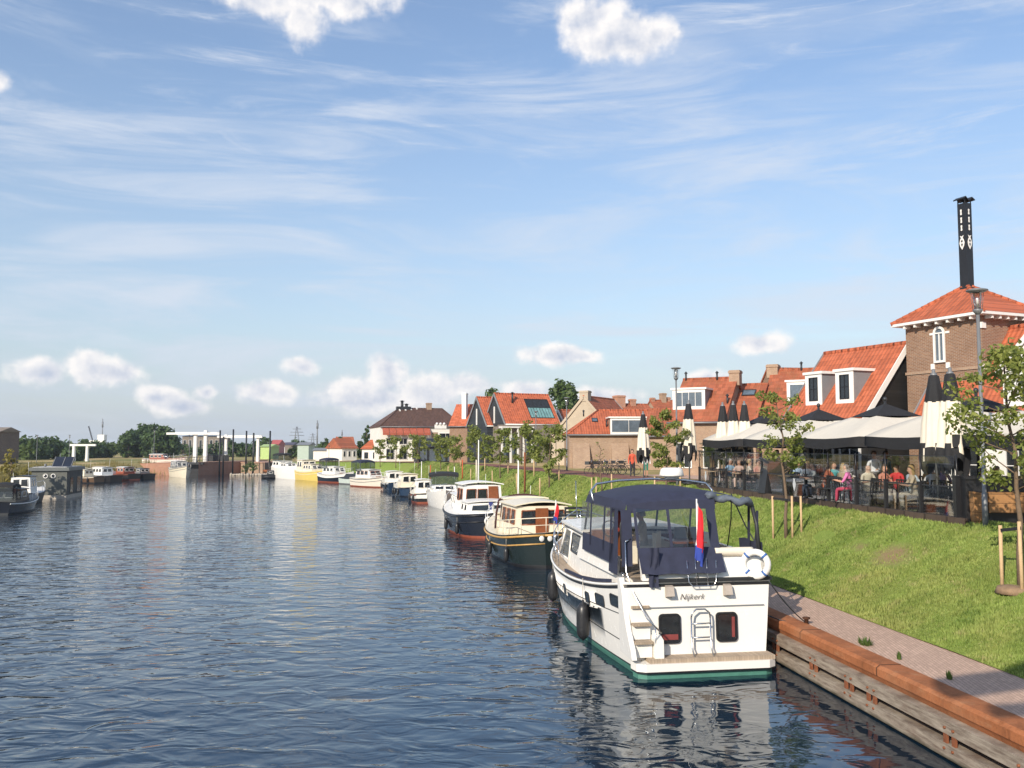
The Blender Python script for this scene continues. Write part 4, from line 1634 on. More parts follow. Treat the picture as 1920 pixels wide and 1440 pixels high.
def pane(parent, c, nv, mat_=None, fm=None, fr=0.03, name='window'):
    c = [Vector(p) for p in c]
    m = MB()
    m.prism([p - nv * 0.02 for p in c], nv * 0.035, 0)
    if fr and fm:
        mid = sum(c, Vector()) / 4
        for i in range(4):
            a, b = c[i], c[(i + 1) % 4]
            m.tube([a + nv * 0.01, b + nv * 0.01], fr, 6, 1)
        return m.build(name, [mat_ or GLASS, fm], parent)
    return m.build(name, mat_ or GLASS, parent)


def rounded(poly_w, poly_h, r, n=4):
    pts = []
    for cx, cy, a0 in ((poly_w / 2 - r, poly_h / 2 - r, 0), (-poly_w / 2 + r, poly_h / 2 - r, 90), (-poly_w / 2 + r, -poly_h / 2 + r, 180), (poly_w / 2 - r, -poly_h / 2 + r, 270)):
        for i in range(n + 1):
            a = R(a0 + 90 * i / n)
            pts.append((cx + r * math.cos(a), cy + r * math.sin(a)))
    return pts


def fender(parent, p, length=0.75, r=0.12, rope=0.5, m=None, name='fender'):
    prof = [(0.015, -length * .56), (0.03, -length * 0.53), (r * 0.55, -length * .49), (r * 0.92, -length * 0.38), (r, -length * .2), (r, length * .2), (r * .92, length * .38), (r * .55, length * .49), (0.035, length * .53), (0.03, length * .60), (0.01, length * .61)]
    f = MB().lathe(prof, (0, 0, 0), 14)
    o = f.build(name, m or RUBBER, parent, p)
    MB().tube([(0, 0, length * .6), (0, 0, length * .6 + rope)], 0.01, 5).build('fender_line', ROPE, o)
    return o


def flagpole(parent, p, h, lean=0.3, dutch=True, w=0.7, hang=0.5):
    p = Vector(p)
    m = MB().tube([p, p + Vector((0, -lean, h))], 0.016, 6)
    o = m.build('flagstaff', WHITE, parent)
    top = p + Vector((0, -lean, h))
    rs = []
    # a limp flag: gathered folds hanging from the staff
    n, k = 12, 9
    for i in range(n + 1):
        t = i / n
        row = []
        for j in range(k + 1):
            s = j / k
            x = 0.05 * math.sin(s * 9 + t * 3) * (0.3 + t) - 0.05 * t + 0.26 * s * (1 - 0.55 * t) * (0.35 + t)
            y = -0.10 * s - 0.02 * math.cos(s * 11)
            z = -t * (hang * 1.7) - s * 0.20 - 0.08
            row.append(top + Vector((x, y + lean * t * 0.6, z)))
        rs.append(row)
    f = MB()
    f.grid(rs, lambda i, j: 2 if i > 8 else (1 if j < 3 else 0), True)
    # red at the hoist top: mostly red seen when limp, then white, blue at the lower tip
    f.m = [0 if (q // k) < n * 0.0 else f.m[q] for q in range(len(f.m))]
    f.build('flag', [REDP, WHT, BLUP], o, fix=False)
    return o


def text_mesh(name, body, size, material, parent, loc, rot, shear=0.0, extrude=0.004, sp=1.0):
    cu = bpy.data.curves.new(name, 'FONT')
    cu.body = body
    cu.size = size
    cu.shear = shear
    cu.extrude = extrude
    cu.align_x = 'CENTER'
    cu.space_character = sp
    cu.offset = -0.003
    tmp = bpy.data.objects.new(name + '_t', cu)
    col.objects.link(tmp)
    dg = bpy.context.evaluated_depsgraph_get()
    me = bpy.data.meshes.new_from_object(tmp.evaluated_get(dg))
    bpy.data.objects.remove(tmp)
    bpy.data.curves.remove(cu)
    me.materials.clear()
    me.materials.append(material)
    o = bpy.data.objects.new(name, me)
    col.objects.link(o)
    o.parent = parent
    o.location = loc
    o.rotation_euler = rot
    return o


# ------------------------------------------------------------------ the white cruiser moored in front
def cruiser():
    sp = onz(1316, 1262, 0)
    RZ_ = R(9.0)
    root = thing('motor_cruiser', 'large white motor cruiser with navy canopy and green waterline, nearest on the quay', 'boat', sp, RZ_)
    H = Hull(11.4, 3.95, (2.0, 1.52, 2.15), stern=0.84, tm=0.42, full=2.8, rake=0.5, wl=0.88, wl_bow=2.1, trans_rake=-0.10)
    lev = [('z', -0.5), ('z', 0.0), ('z', 0.13), ('z', 0.165), ('z', 0.42), ('z', 1.12), ('s', 0.62), ('s', 0.12), ('s', 0.05), ('s', 0.0)]
    m = H.mesh(lev, [1, 1, 2, 0, 0, 0, 0, 2, 0], 3, 32)
    hull = m.build('hull', [GEL, ANTIG, BLACK, TEAK], root)
    # the weld lines and stripes along the topsides
    for (z0, z1, t0, t1) in ((0.60, 0.72, 0.03, 0.75), (1.22, 1.02, 0.04, 0.6)):
        q = MB()
        for g in (-1, 1):
            q.tube([H.pt(lerp(t0, t1, i / 24), lerp(z0, z1, i / 24), g) + Vector((g * 0.003, 0, 0)) for i in range(25)], 0.011, 5)
        q.build('stripe', DARKM, hull)
    rb = H.rail(-0.02, 0.035, 0.0, 1.0, 34)
    rb.build('rubbing_strake', GEL, hull)
    # black quarter line round the stern
    sl = MB()
    yT = -0.02
    # ---- stern: platform, transom panel, side wings, steps
    pl = MB()
    pl.box(-1.30, 1.56, -0.36, 0.06, 0.33, 0.42, 0)
    pl.build('swim_platform', [TEAK], root)
    pe = MB()
    pts = [(-1.62, 0.0, 0.29), (-1.58, -0.30, 0.29), (-1.4, -0.42, 0.29), (1.4, -0.42, 0.29), (1.58, -0.30, 0.29), (1.62, 0.0, 0.29)]
    pe.prism([(x, y, 0.166) for x, y, z in pts], (0, 0, 0.163), 0)
    pe.build('platform_edge', GEL, root)
    pk = MB()
    pk.prism([(x * 0.995, y * 0.99, 0.13) for x, y, z in pts], (0, 0, 0.034), 0)
    pk.build('black_line', BLACK, root)
    pa = MB()
    pa.prism([(x * 0.97, y * 0.8, -0.3) for x, y, z in pts], (0, 0, 0.429), 0)
    pa.build('stern_boot_top', ANTIG, root)
    # windows in the transom: rounded frames
    ytr = -0.005

    def ty(z): return -0.0 + 0.10 * z / 2.02 - 0.02
    for x in (-0.72, 0.60):
        ol = rounded(0.50, 0.64, 0.09)
        il = rounded(0.42, 0.56, 0.07)
        f = MB()
        zc = 0.985
        n = len(ol)
        for i in range(n):
            j = (i + 1) % n
            f.prism([(x + ol[i][0], ty(zc + ol[i][1]) - 0.0, zc + ol[i][1]), (x + ol[j][0], ty(zc + ol[j][1]), zc + ol[j][1]), (x + il[j][0], ty(zc + il[j][1]), zc + il[j][1]), (x + il[i][0], ty(zc + il[i][1]), zc + il[i][1])], (0, -0.03, 0))
        fo = f.build('stern_window', BLACK, root)
        p = MB()
        p.add([(x + a, ty(zc + b) - 0.008, zc + b) for a, b in il], [tuple(range(n))])
        p.build('pane', GLASS, fo, fix=False)
        cur = MB()
        if x < 0: cur.box(x - 0.19, x + 0.19, ty(.8) - 0.016, ty(.8) - 0.012, 0.74, 0.86)
        else: cur.box(x + 0.12, x + 0.19, ty(1.0) - 0.02, ty(1.0) - 0.012, 0.74, 1.2)
        cur.build('curtain', mat('dull_red_cloth', (0.22, 0.045, 0.04), 0.8, var=0.3, scale=9), fo)
    # seam and gunwale line across the transom
    m = MB()
    m.box(-1.25, 1.5, ty(1.45) - 0.02, ty(1.45) - 0.006, 1.435, 1.452)
    m.build('transom_seam', CHEEK, root)
    m = MB()
    m.box(-1.12, 1.70, ty(2.0) - 0.05, ty(2.0) + 0.1, 1.985, 2.06)
    m.build('gunwale_line', DARKM, root)
    # bathing ladder
    m = MB()
    for x in (-0.27, 0.17):
        m.tube([(x, -0.30, 0.40), (x, -0.13, 0.62), (x, -0.11, 1.22)], 0.02, 8)
    m.tube([(-0.27, -0.11, 1.22), (-0.25, -0.11, 1.33), (-0.15, -0.11, 1.41), (0.05, -0.11, 1.41), (0.15, -0.11, 1.33), (0.17, -0.11, 1.22)], 0.02, 8)
    for z in (0.80, 1.10): m.tube([(-0.27, -0.12, z), (0.17, -0.12, z)], 0.018, 8)
    m.build('bathing_ladder', STEEL, root)
    # deck lights / brackets
    for x in (-0.80, 0.55):
        m = MB()
        m.prism([(x, ty(1.7) - 0.0, 1.66), (x, ty(1.7) - 0.16, 1.70), (x, ty(1.9) - 0.10, 1.90), (x, ty(1.9), 1.92)], (0.17, 0, 0))
        m.build('stern_light', mat('grey_beige_plastic', (0.42, 0.36, 0.30), 0.5), root)
    text_mesh('boat_name', 'Nijkerk', 0.185, mat('brown_lettering', (0.05, 0.035, 0.03), 0.5), root, (-0.19, ty(1.65) - 0.012, 1.60), (PI / 2, 0, 0), 0.35, 0.003, 1.02)
    # small registration on the port quarter
    # quarter wing: white fairing with swept edge, and the steps up to the aft deck
    w = MB()
    prof = [(-0.38, 0.42), (-0.30, 0.62), (-0.05, 0.95), (0.12, 1.30), (0.24, 1.75), (0.40, 2.06), (0.55, 2.06), (0.55, 0.42)]
    w.prism([(-1.69 + 0.06 * (z - 0.4) * 0 - 0.03 * z, y, z) for y, z in prof], (0.11, 0, 0))
    w.build('quarter_wing', GEL, root)
    w = MB()
    prof2 = [(-0.30, 0.42), (-0.28, 0.80), (-0.04, 0.88), (0.05, 0.42)]
    w.prism([(-1.16, y, z) for y, z in prof2], (0.20, 0, 0))
    w.build('step_side', GEL, root)
    # recessed dark stairwell + treads
    for k in range(4):
        z = 0.72 + k * 0.36
        y = -0.26 + k * 0.13
        s_ = MB()
        s_.box(-1.585, -1.18, y, y + 0.22, z, z + 0.05)
        s_.build('step', TEAK, root)
        r_ = MB()
        r_.box(-1.585, -1.18, y + 0.10, y + 0.24, z - 0.30, z - 0.003)
        r_.build('step_riser', GEL, root)
    # stair handrail
    m = MB()
    m.tube([(-1.60, 0.42, 2.85), (-1.60, 0.36, 2.2), (-1.52, 0.05, 1.75), (-1.30, -0.22, 1.25), (-1.02, -0.33, 0.96)], 0.018, 8)
    m.tube([(-1.60, 0.42, 2.85), (-1.45, 0.5, 2.9)], 0.018, 8)
    m.tube([(-1.14, -0.26, 0.45), (-1.14, -0.28, 1.08)], 0.016, 8)
    m.build('stair_handrail', STEEL, root)
    # ---- aft coaming: white bulwark round the aft deck, open at the stairs
    c = MB()
    c.hexa([(-1.30, 0.10, 2.02), (1.60, 0.10, 2.02), (1.60, 0.24, 2.02), (-1.30, 0.24, 2.02)], [(-1.30, 0.22, 2.48), (1.60, 0.22, 2.48), (1.60, 0.36, 2.48), (-1.30, 0.36, 2.48)])
    c.hexa([(1.52, 0.10, 2.02), (1.68, 0.10, 2.02), (1.72, 4.6, 2.02), (1.56, 4.6, 2.02)], [(1.50, 0.22, 2.48), (1.60, 0.22, 2.48), (1.62, 4.6, 2.55), (1.52, 4.6, 2.55)])
    c.hexa([(-1.70, 1.15, 2.02), (-1.54, 1.15, 2.02), (-1.58, 4.6, 2.02), (-1.74, 4.6, 2.02)], [(-1.60, 1.15, 2.42), (-1.50, 1.15, 2.42), (-1.52, 4.6, 2.55), (-1.62, 4.6, 2.55)])
    c.build('aft_coaming', GEL, root)
    m = MB()
    m.tube([(0.45 + 0.07 * i, 0.30, 2.60) for i in range(14)], 0.10, 12)
    m.build('seat_cushion', CREAMC, root)
    m = MB()
    Cabin(0.6, 4.75, 1.60, 1.66, 1.40, 2.06, 0.0, 0.0, 0.05).mesh(0, m)
    m.build('aft_cabin', GEL, root)
    m = MB()
    m.box(-1.5, 1.5, 0.4, 4.6, 2.062, 2.075)
    m.build('aft_deck', TEAK, root)
    m = MB()
    m.box(0.0, 1.4, 0.4, 1.0, 2.08, 2.44); m.build('deck_seat', CREAMC, root)
    MB().box(-0.3, 0.4, 3.2, 4.3, 2.08, 2.6).build('deck_seat', CREAMC, root)
    MB().box(0.9, 1.45, 3.0, 4.3, 2.08, 2.75).build('deck_seat', CREAMC, root)
    m = MB()
    m.box(-0.05, 0.75, 1.5, 2.3, 2.66, 2.70); m.tube([(0.35, 1.9, 2.03), (0.35, 1.9, 2.66)], 0.05, 8)
    m.build('deck_table', WOOD, root)
    m = MB()
    for x in (0.35, 0.72):
        m.box(x, x + 0.30, 2.6, 2.7, 2.35, 2.95); m.box(x, x + 0.3, 2.5, 2.9, 2.4, 2.46)
    m.build('deck_chair_back', GALV, root)
    # ---- canopy
    n = 10
    zt_, zc = 3.98, 2.46

    def roofrow(y, w, ztop, crown):
        return [(w * k, y, ztop + crown * (1 - k * k)) for k in [-1 + 2 * i / n for i in range(n + 1)]]
    top = MB()
    rows = [roofrow(0.62, 1.50, 3.66, 0.10), roofrow(0.8, 1.58, 3.74, 0.18), roofrow(2.0, 1.62, 3.76, 0.22), roofrow(3.4, 1.60, 3.76, 0.24), roofrow(4.2, 1.52, 3.70, 0.20)]
    # starboard aft quarter is rolled open: the roof cloth ends at x = 0.95 there
    port = [r[:8] for r in rows]
    top.grid(port, 0, True)
    top.grid([r[7:] for r in rows[1:]], 0, True)
    cano = top.build('canopy_roof', NAVYC, root)
    vl = MB()
    for (xa, xb) in ((-1.5, 0.62),):
        a = rows[0]
        seg = a[:8]
        vl.grid([seg, [(p[0] * 1.01, p[1] - 0.03, p[2] - 0.2) for p in seg]], 0, True)
    vl.grid([[(-1.5, 0.62, 3.66), (-1.58, .8, 3.74), (-1.62, 2, 3.76), (-1.60, 3.4, 3.76), (-1.52, 4.2, 3.7)], [(-1.56, 0.60, 3.46), (-1.64, .8, 3.5), (-1.67, 2, 3.52), (-1.66, 3.4, 3.52), (-1.58, 4.25, 3.5)]], 0, True)
    vl.build('canopy_valance', NAVYC, cano)
    # rolled cloth on the starboard quarter
    rl = MB()
    pts = []
    for i in range(15):
        t = i / 14
        pts.append((0.45 + 1.10 * t, 0.62 + 0.12 * math.sin(t * 7), 3.83 - 0.16 * t + 0.04 * math.sin(t * 17)))
    rl.tube(pts, [0.05 + 0.045 * abs(math.sin(i * 0.9)) for i in range(15)], 8)
    rl.tube([(p[0], p[1] + 0.12, p[2] + 0.02 * math.sin(p[0] * 25)) for p in pts], 0.075, 8)
    rl.build('rolled_canvas', mat('grey_blue_canvas_lining', (0.10, 0.12, 0.15), 0.8, var=0.3, scale=8), cano)
    # aft wall: canvas below, two clear panels above, canvas bars between
    xs = [-1.50, -1.42, -0.98]
    ya = 0.60

    def wy(z): return 0.60 - 0.40 * (3.55 - z) / 1.2       # leans out to the coaming
    lowp = MB()
    k = 22
    rws = []
    for i in range(7):
        z = 2.72 - (2.72 - 2.18) * i / 6
        rws.append([(-1.36 + 1.95 * j / k, wy(z) - 0.03 - 0.17 * (i / 6) + 0.010 * math.sin(j * 1.5) * i / 6, z + (0.012 * math.sin(j * 0.9 + 1) if i == 6 else 0)) for j in range(k + 1)])
    lowp.grid(rws, 0, True)
    lowp.build('canvas_panel', NAVYC, cano)
    for x0, x1 in ((-1.36, -1.29), (-0.58, -0.51), (0.37, 0.59)):
        MB().quad((x0, wy(2.72), 2.72), (x1, wy(2.72), 2.72), (x1, wy(3.6), 3.62), (x0, wy(3.6), 3.62)).build('canvas_bar', NAVYC, cano)
    for x0, x1 in ((-1.29, -0.58), (-0.51, 0.37)):
        p = MB()
        p.quad((x0, wy(2.72), 2.72), (x1, wy(2.72), 2.72), (x1, wy(3.6), 3.62), (x0, wy(3.6), 3.62))
        p.build('clear_panel', VINYL, cano, fix=False)
    # port side: dark curtain at the aft corner, clear panel forward of it
    s_ = MB()

    def pw(y, z): return (-1.70 - 0.05 * (3.55 - z) / 1.1, y, z)
    s_.grid([[pw(0.62 + 0.17 * i, 3.58), pw(0.58 + 0.17 * i, 3.1), pw(0.52 + 0.18 * i, 2.6), pw(0.48 + 0.19 * i, 2.10)] for i in range(5)], 0, True)
    s_.grid([[(-1.66 + 0.05 * i, 0.58, 3.55), (-1.66 + 0.05 * i, 0.5, 3.0), (-1.68 + 0.05 * i, 0.42, 2.3)] for i in range(6)], 0, True)
    s_.grid([[pw(1.7 + 0.08 * i, 3.58), pw(1.7 + 0.08 * i, 2.5)] for i in range(3)], 0, True)
    s_.grid([[pw(3.0 + 0.08 * i, 3.58), pw(3.0 + 0.08 * i, 2.5)] for i in range(3)], 0, True)
    s_.grid([[pw(0.9 + 0.3 * i, 2.75), pw(0.9 + 0.3 * i, 2.30)] for i in range(11)], 0, True)
    s_.build('side_curtain', NAVYC, cano)
    p = MB()
    p.quad(pw(0.9, 2.75), pw(4.1, 2.75), pw(4.1, 3.56), pw(0.9, 3.56))
    p.build('clear_panel', VINYL, cano, fix=False)
    # hanging flap beside the stair
    f = MB()
    f.grid([[(-1.16 + 0.03 * i + 0.02 * math.sin(j), 0.02 - 0.03 * math.sin(i * 1.3 + j), 2.75 - 0.145 * j) for j in range(7)] for i in range(8)], 0, True)
    f.build('hanging_flap', NAVYC, cano)
    # starboard side frame, open
    fr = MB()
    fr.tube([(1.60, 0.45, 2.50), (1.62, 0.62, 3.2), (1.56, 0.72, 3.60), (1.40, 0.75, 3.74)], 0.05, 8)
    fr.tube([(1.56, 2.2, 2.50), (1.58, 2.0, 3.2), (1.56, 1.9, 3.82)], 0.016, 8)
    fr.tube([(1.62, 0.3, 2.50), (1.60, 1.2, 3.1), (1.55, 1.9, 3.8)], 0.016, 8)
    MB().tube([(-1.66, 0.55, 2.45), (-1.66, 0.6, 3.2), (-1.5, 0.7, 3.66)], 0.016, 8).build('canopy_frame', DARKM, cano)
    fr.build('canopy_frame', DARKM, cano)
    st = MB()
    st.grid([[(1.62, 0.95 + 0.03 * i, 3.72), (1.62, 1.0 + 0.03 * i, 2.5)] for i in range(6)], 0, True)
    st.grid([[(1.655, 0.40 + 0.12 * i, 2.78 + 0.02 * math.sin(i)), (1.66, 0.36 + 0.12 * i, 2.35)] for i in range(12)], 0, True)
    st.grid([[(1.62 + 0.01 * math.sin(j), 0.5 + 0.02 * j, 3.5 - 0.16 * j) for j in range(7)], [(1.60 + 0.01 * math.sin(j), 0.6 + 0.02 * j, 3.5 - 0.16 * j) for j in range(7)]], 0, True)
    st.build('side_curtain', NAVYC, cano)
    # windscreen and helm
    ws = MB()
    for (x0, x1) in ((-1.5, -0.55), (-0.5, 0.5), (0.55, 1.5)):
        ws.quad((x0, 4.75, 2.55), (x1, 4.75, 2.55), (x1 * 0.96, 4.3, 3.75), (x0 * .96, 4.3, 3.75))
    ws.build('windscreen', VINYL, root, fix=False)
    wf = MB()
    for x in (-1.5, -0.52, 0.52, 1.5): wf.tube([(x, 4.75, 2.55), (x * .96, 4.3, 3.78)], 0.03, 8)
    wf.tube([(-1.5, 4.75, 2.55), (1.5, 4.75, 2.55)], 0.03, 8)
    wf.build('windscreen_frame', DARKM, root)
    hm = MB(); hm.box(-1.4, -0.5, 4.2, 4.7, 2.03, 2.75); hm.box(-0.4, 1.4, 4.35, 4.7, 2.03, 2.6)
    hm.build('helm_console', WOOD, root)
    sw = MB(); sw.tube([(-0.95 + 0.2 * math.cos(2 * PI * i / 20), 4.10 + 0.06 * math.sin(2 * PI * i / 20), 2.8 + 0.2 * math.sin(2 * PI * i / 20)) for i in range(20)], 0.016, 6, closed=True)
    sw.build('steering_wheel', DARKM, root)
    # stainless arch over the canopy with radar
    ar = MB()
    for y in (3.3,):
        ar.tube([(-1.62, y - 0.2, 3.5), (-1.66, y, 3.85), (-1.5, y + .05, 4.02), (-0.9, y + .1, 4.10), (0, y + .12, 4.14), (0.9, y + .1, 4.10), (1.45, y + .05, 4.02), (1.6, y, 3.85), (1.62, y - .2, 3.5)], 0.03, 10)
    ar.build('arch', STEEL, root)
    rd = MB()
    rd.lathe([(0.16, 0.0), (0.19, 0.02), (0.19, 0.06)], (0.55, 3.42, 4.13), 16)
    rd.lathe([(0.20, 0.0), (0.31, 0.02), (0.32, 0.05), (0.28, 0.20), (0.22, 0.235), (0.01, 0.24)], (0.55, 3.42, 4.19), 24)
    rd.build('radar_dome', WHITE, root)
    # ---- fore cabin
    cb = Cabin(4.6, 8.4, 1.64, 1.46, 1.5, 2.66, 0.0, 0.75, 0.14)
    cm = cb.mesh().build('cabin', GEL, root)
    cb.roof(0.12, 0.07, 0, 0.08).build('cabin_roof', GEL, cm)
    ln = MB()
    for g in (-1, 1): ln.tube([cb.side(g, y, 2.56) + Vector((g * .01, 0, 0)) for y in (4.6, 5.5, 6.5, 7.8)], 0.012, 5)
    ln.build('cabin_stripe', DARKM, cm)
    for g in (-1, 1):
        cb.window(cm, g, 4.85, 6.3, 1.98, 2.48, GLASS, DARKM, 0.0, 0.0, 0.025)
        cb.window(cm, g, 6.5, 8.0, 1.70, 2.52, GLASS, GEL, 0.0, 0.55, 0.03)
    for (xa, xb) in ((-0.95, -0.05), (0.05, 0.95)): cb.endwin(cm, 'f', xa, xb, 2.0, 2.5, GLASS, STEEL)
    # step down line: dark blue strip beneath the cabin on the side deck
    bs = MB()
    for g in (-1, 1):
        bs.prism([H.pt(t, H.zs(t), g) + Vector((-g * 0.02, 0, dz)) for t, dz in ((0.10, 0.02), (0.2, 0.02), (0.3, 0.02), (0.45, 0.02), (0.45, 0.10), (0.3, 0.10), (0.2, 0.10), (0.10, 0.10))], (-g * 0.05, 0, 0))
    bs.build('side_strip', NAVYC, root)
    # portholes in the hull
    for g in (-1, 1):
        for (t, wd) in ((0.07, 0.66), (0.165, 0.60), (0.25, 0.32), (0.46, 0.24), (0.62, 0.2)):
            zc = H.zs(t) - (0.40 if t < 0.3 else 0.46)
            pr = rounded(wd, 0.25, 0.06)
            f = MB()
            P = [H.pt(t + a / H.L, zc + b, g) for a, b in pr]
            f.prism([p - Vector((g * 0.02, 0, 0)) for p in P], (g * 0.035, 0, 0), 0)
            n_ = len(P)
            f.tube([p + Vector((g * 0.012, 0, 0)) for p in P], 0.016, 5, 1, closed=True)
            f.build('porthole', [GLASS, DARKM], root)
    # rails
    rl = MB()
    for g in (-1, 1):
        for (o, r_) in ((0.58, 0.018), (0.30, 0.012)):
            pts = []
            for i in range(20):
                t = lerp(0.55, 1.0, i / 19)
                p = H.pt(t, H.zs(t), g); p.z += o + 0.06 * (i / 19); p.x -= g * 0.08 if abs(p.x) > .1 else p.x
                pts.append(p)
            rl.tube(pts, r_, 6)
        for i in range(9):
            t = lerp(0.55, 0.985, i / 8)
            p = H.pt(t, H.zs(t), g); p.x -= g * 0.08 if abs(p.x) > .1 else p.x
            rl.tube([p, p + Vector((0, 0, 0.6))], 0.014, 6)
    rl.build('pulpit_rail', STEEL, root)
    an = MB()
    pb = H.pt(1, H.zs(1), 1)
    an.beam(pb + Vector((0, -0.6, 0.1)), pb + Vector((0, 0.45, 0.16)), 0.16, 0.06); an.tube([pb + Vector((0, -.3, .2)), pb + Vector((0, .5, .2)), pb + Vector((0, .55, -.25))], 0.035, 8)
    an.build('anchor', DARKM, root)
    jk = MB(); jk.tube([pb + Vector((0, 0.1, 0.1)), pb + Vector((0, 0.25, 1.6))], 0.015, 6)
    jk.build('jackstaff', STEEL, root)
    # life ring on the starboard quarter
    lr = MB()
    c0 = Vector((1.33, 0.06, 2.34))
    ax = Vector((0.72, -0.5, 0)).normalized()
    lr.tube([c0 + ax * 0.27 * math.cos(2 * PI * i / 28) + Vector((0, 0, 0.27 * math.sin(2 * PI * i / 28))) for i in range(28)], 0.075, 10, closed=True)
    lo_ = lr.build('life_ring', WHITE, root)
    bd_ = MB()
    for a in (45, 135, 225, 315):
        a = R(a)
        d = [c0 + ax * 0.27 * math.cos(a + e) + Vector((0, 0, 0.27 * math.sin(a + e))) for e in (-0.09, 0.09)]
        bd_.tube(d, 0.080, 10)
    bd_.build('ring_band', mat('blue_band', (0.05, 0.14, 0.4), 0.6), lo_)
    # low stainless rail behind the transom
    m = MB()
    m.tube([(-0.30, 0.04, 2.45), (-0.28, -0.02, 2.0), (-0.2, -0.05, 1.9), (0.28, -0.05, 1.9), (0.36, -0.02, 2.0), (0.38, 0.04, 2.45)], 0.014, 6)
    for x in (-0.1, 0.16): m.tube([(x, 0.06, 2.5), (x, -0.05, 1.9)], 0.010, 6)
    m.tube([(-0.3, 0.0, 2.22), (0.38, 0.0, 2.22)], 0.012, 6)
    m.build('stern_rail', STEEL, root)
    # flag
    st = flagpole(root, (-0.02, 0.10, 2.06), 1.75, -0.02, True, hang=0.72)
    # fenders on the port side
    for (t, z) in ((0.26, 0.62), (0.72, 0.66), (0.92, 0.82)):
        p = H.pt(t, z, -1)
        if t > 0.8: p = H.pt(t, 1.2, -1); p.z = z
        fender(root, p - Vector((0.17, 0, 0)), 0.86, 0.17, H.zs(t) - z - 0.45)
    for t in (0.2, 0.6):
        p = H.pt(t, 0.7, 1)
        fender(root, p + Vector((0.16, 0, 0)), 0.8, 0.15, 0.7)
    for (x, y) in ((1.62, 0.1), (-1.62, 0.55)):
        cl = MB(); cl.tube([(x, y, 2.06), (x, y, 2.12)], 0.03, 6); cl.tube([(x, y - 0.12, 2.13), (x, y + 0.12, 2.13)], 0.022, 6)
        cl.build('cleat', STEEL, root)
    return root, H


CRU, CRUH = cruiser()


def rope(name, label, pts, r=0.014, sag=0.15, m=None, grp='mooring lines'):
    a, b = Vector(pts[0]), Vector(pts[1])
    P = [a.lerp(b, i / 12) - Vector((0, 0, sag * 4 * (i / 12) * (1 - i / 12))) for i in range(13)]
    return tag(MB().tube(P, r, 6).build(name, m or DARKM, None), label, 'rope', grp)


_cm = Matrix.Translation(CRU.location) @ Matrix.Rotation(CRU.rotation_euler.z, 4, 'Z')
q = onz(1512, 1168, QZ + 0.03)
rope('mooring_line', 'upper dark line from the white cruiser to its bollard on the quay', (_cm @ Vector((1.66, 0.1, 1.95)), q), 0.014, 0.08)
rope('mooring_line', 'lower dark line running along the quay edge to the same bollard', (_cm @ Vector((1.72, 1.2, 1.2)), q + Vector((0.02, 0, 0))), 0.014, 0.12)
bo = MB(); bo.lathe([(0.05, 0), (0.05, 0.10), (0.09, 0.12), (0.09, 0.15), (0.01, 0.16)], (0, 0, 0), 10)
tag(bo.build('bollard', RUSTD, None, q + Vector((0, 0, -0.02))), 'small dark mooring bollard on the rusty quay edge behind the white cruiser', 'bollard')


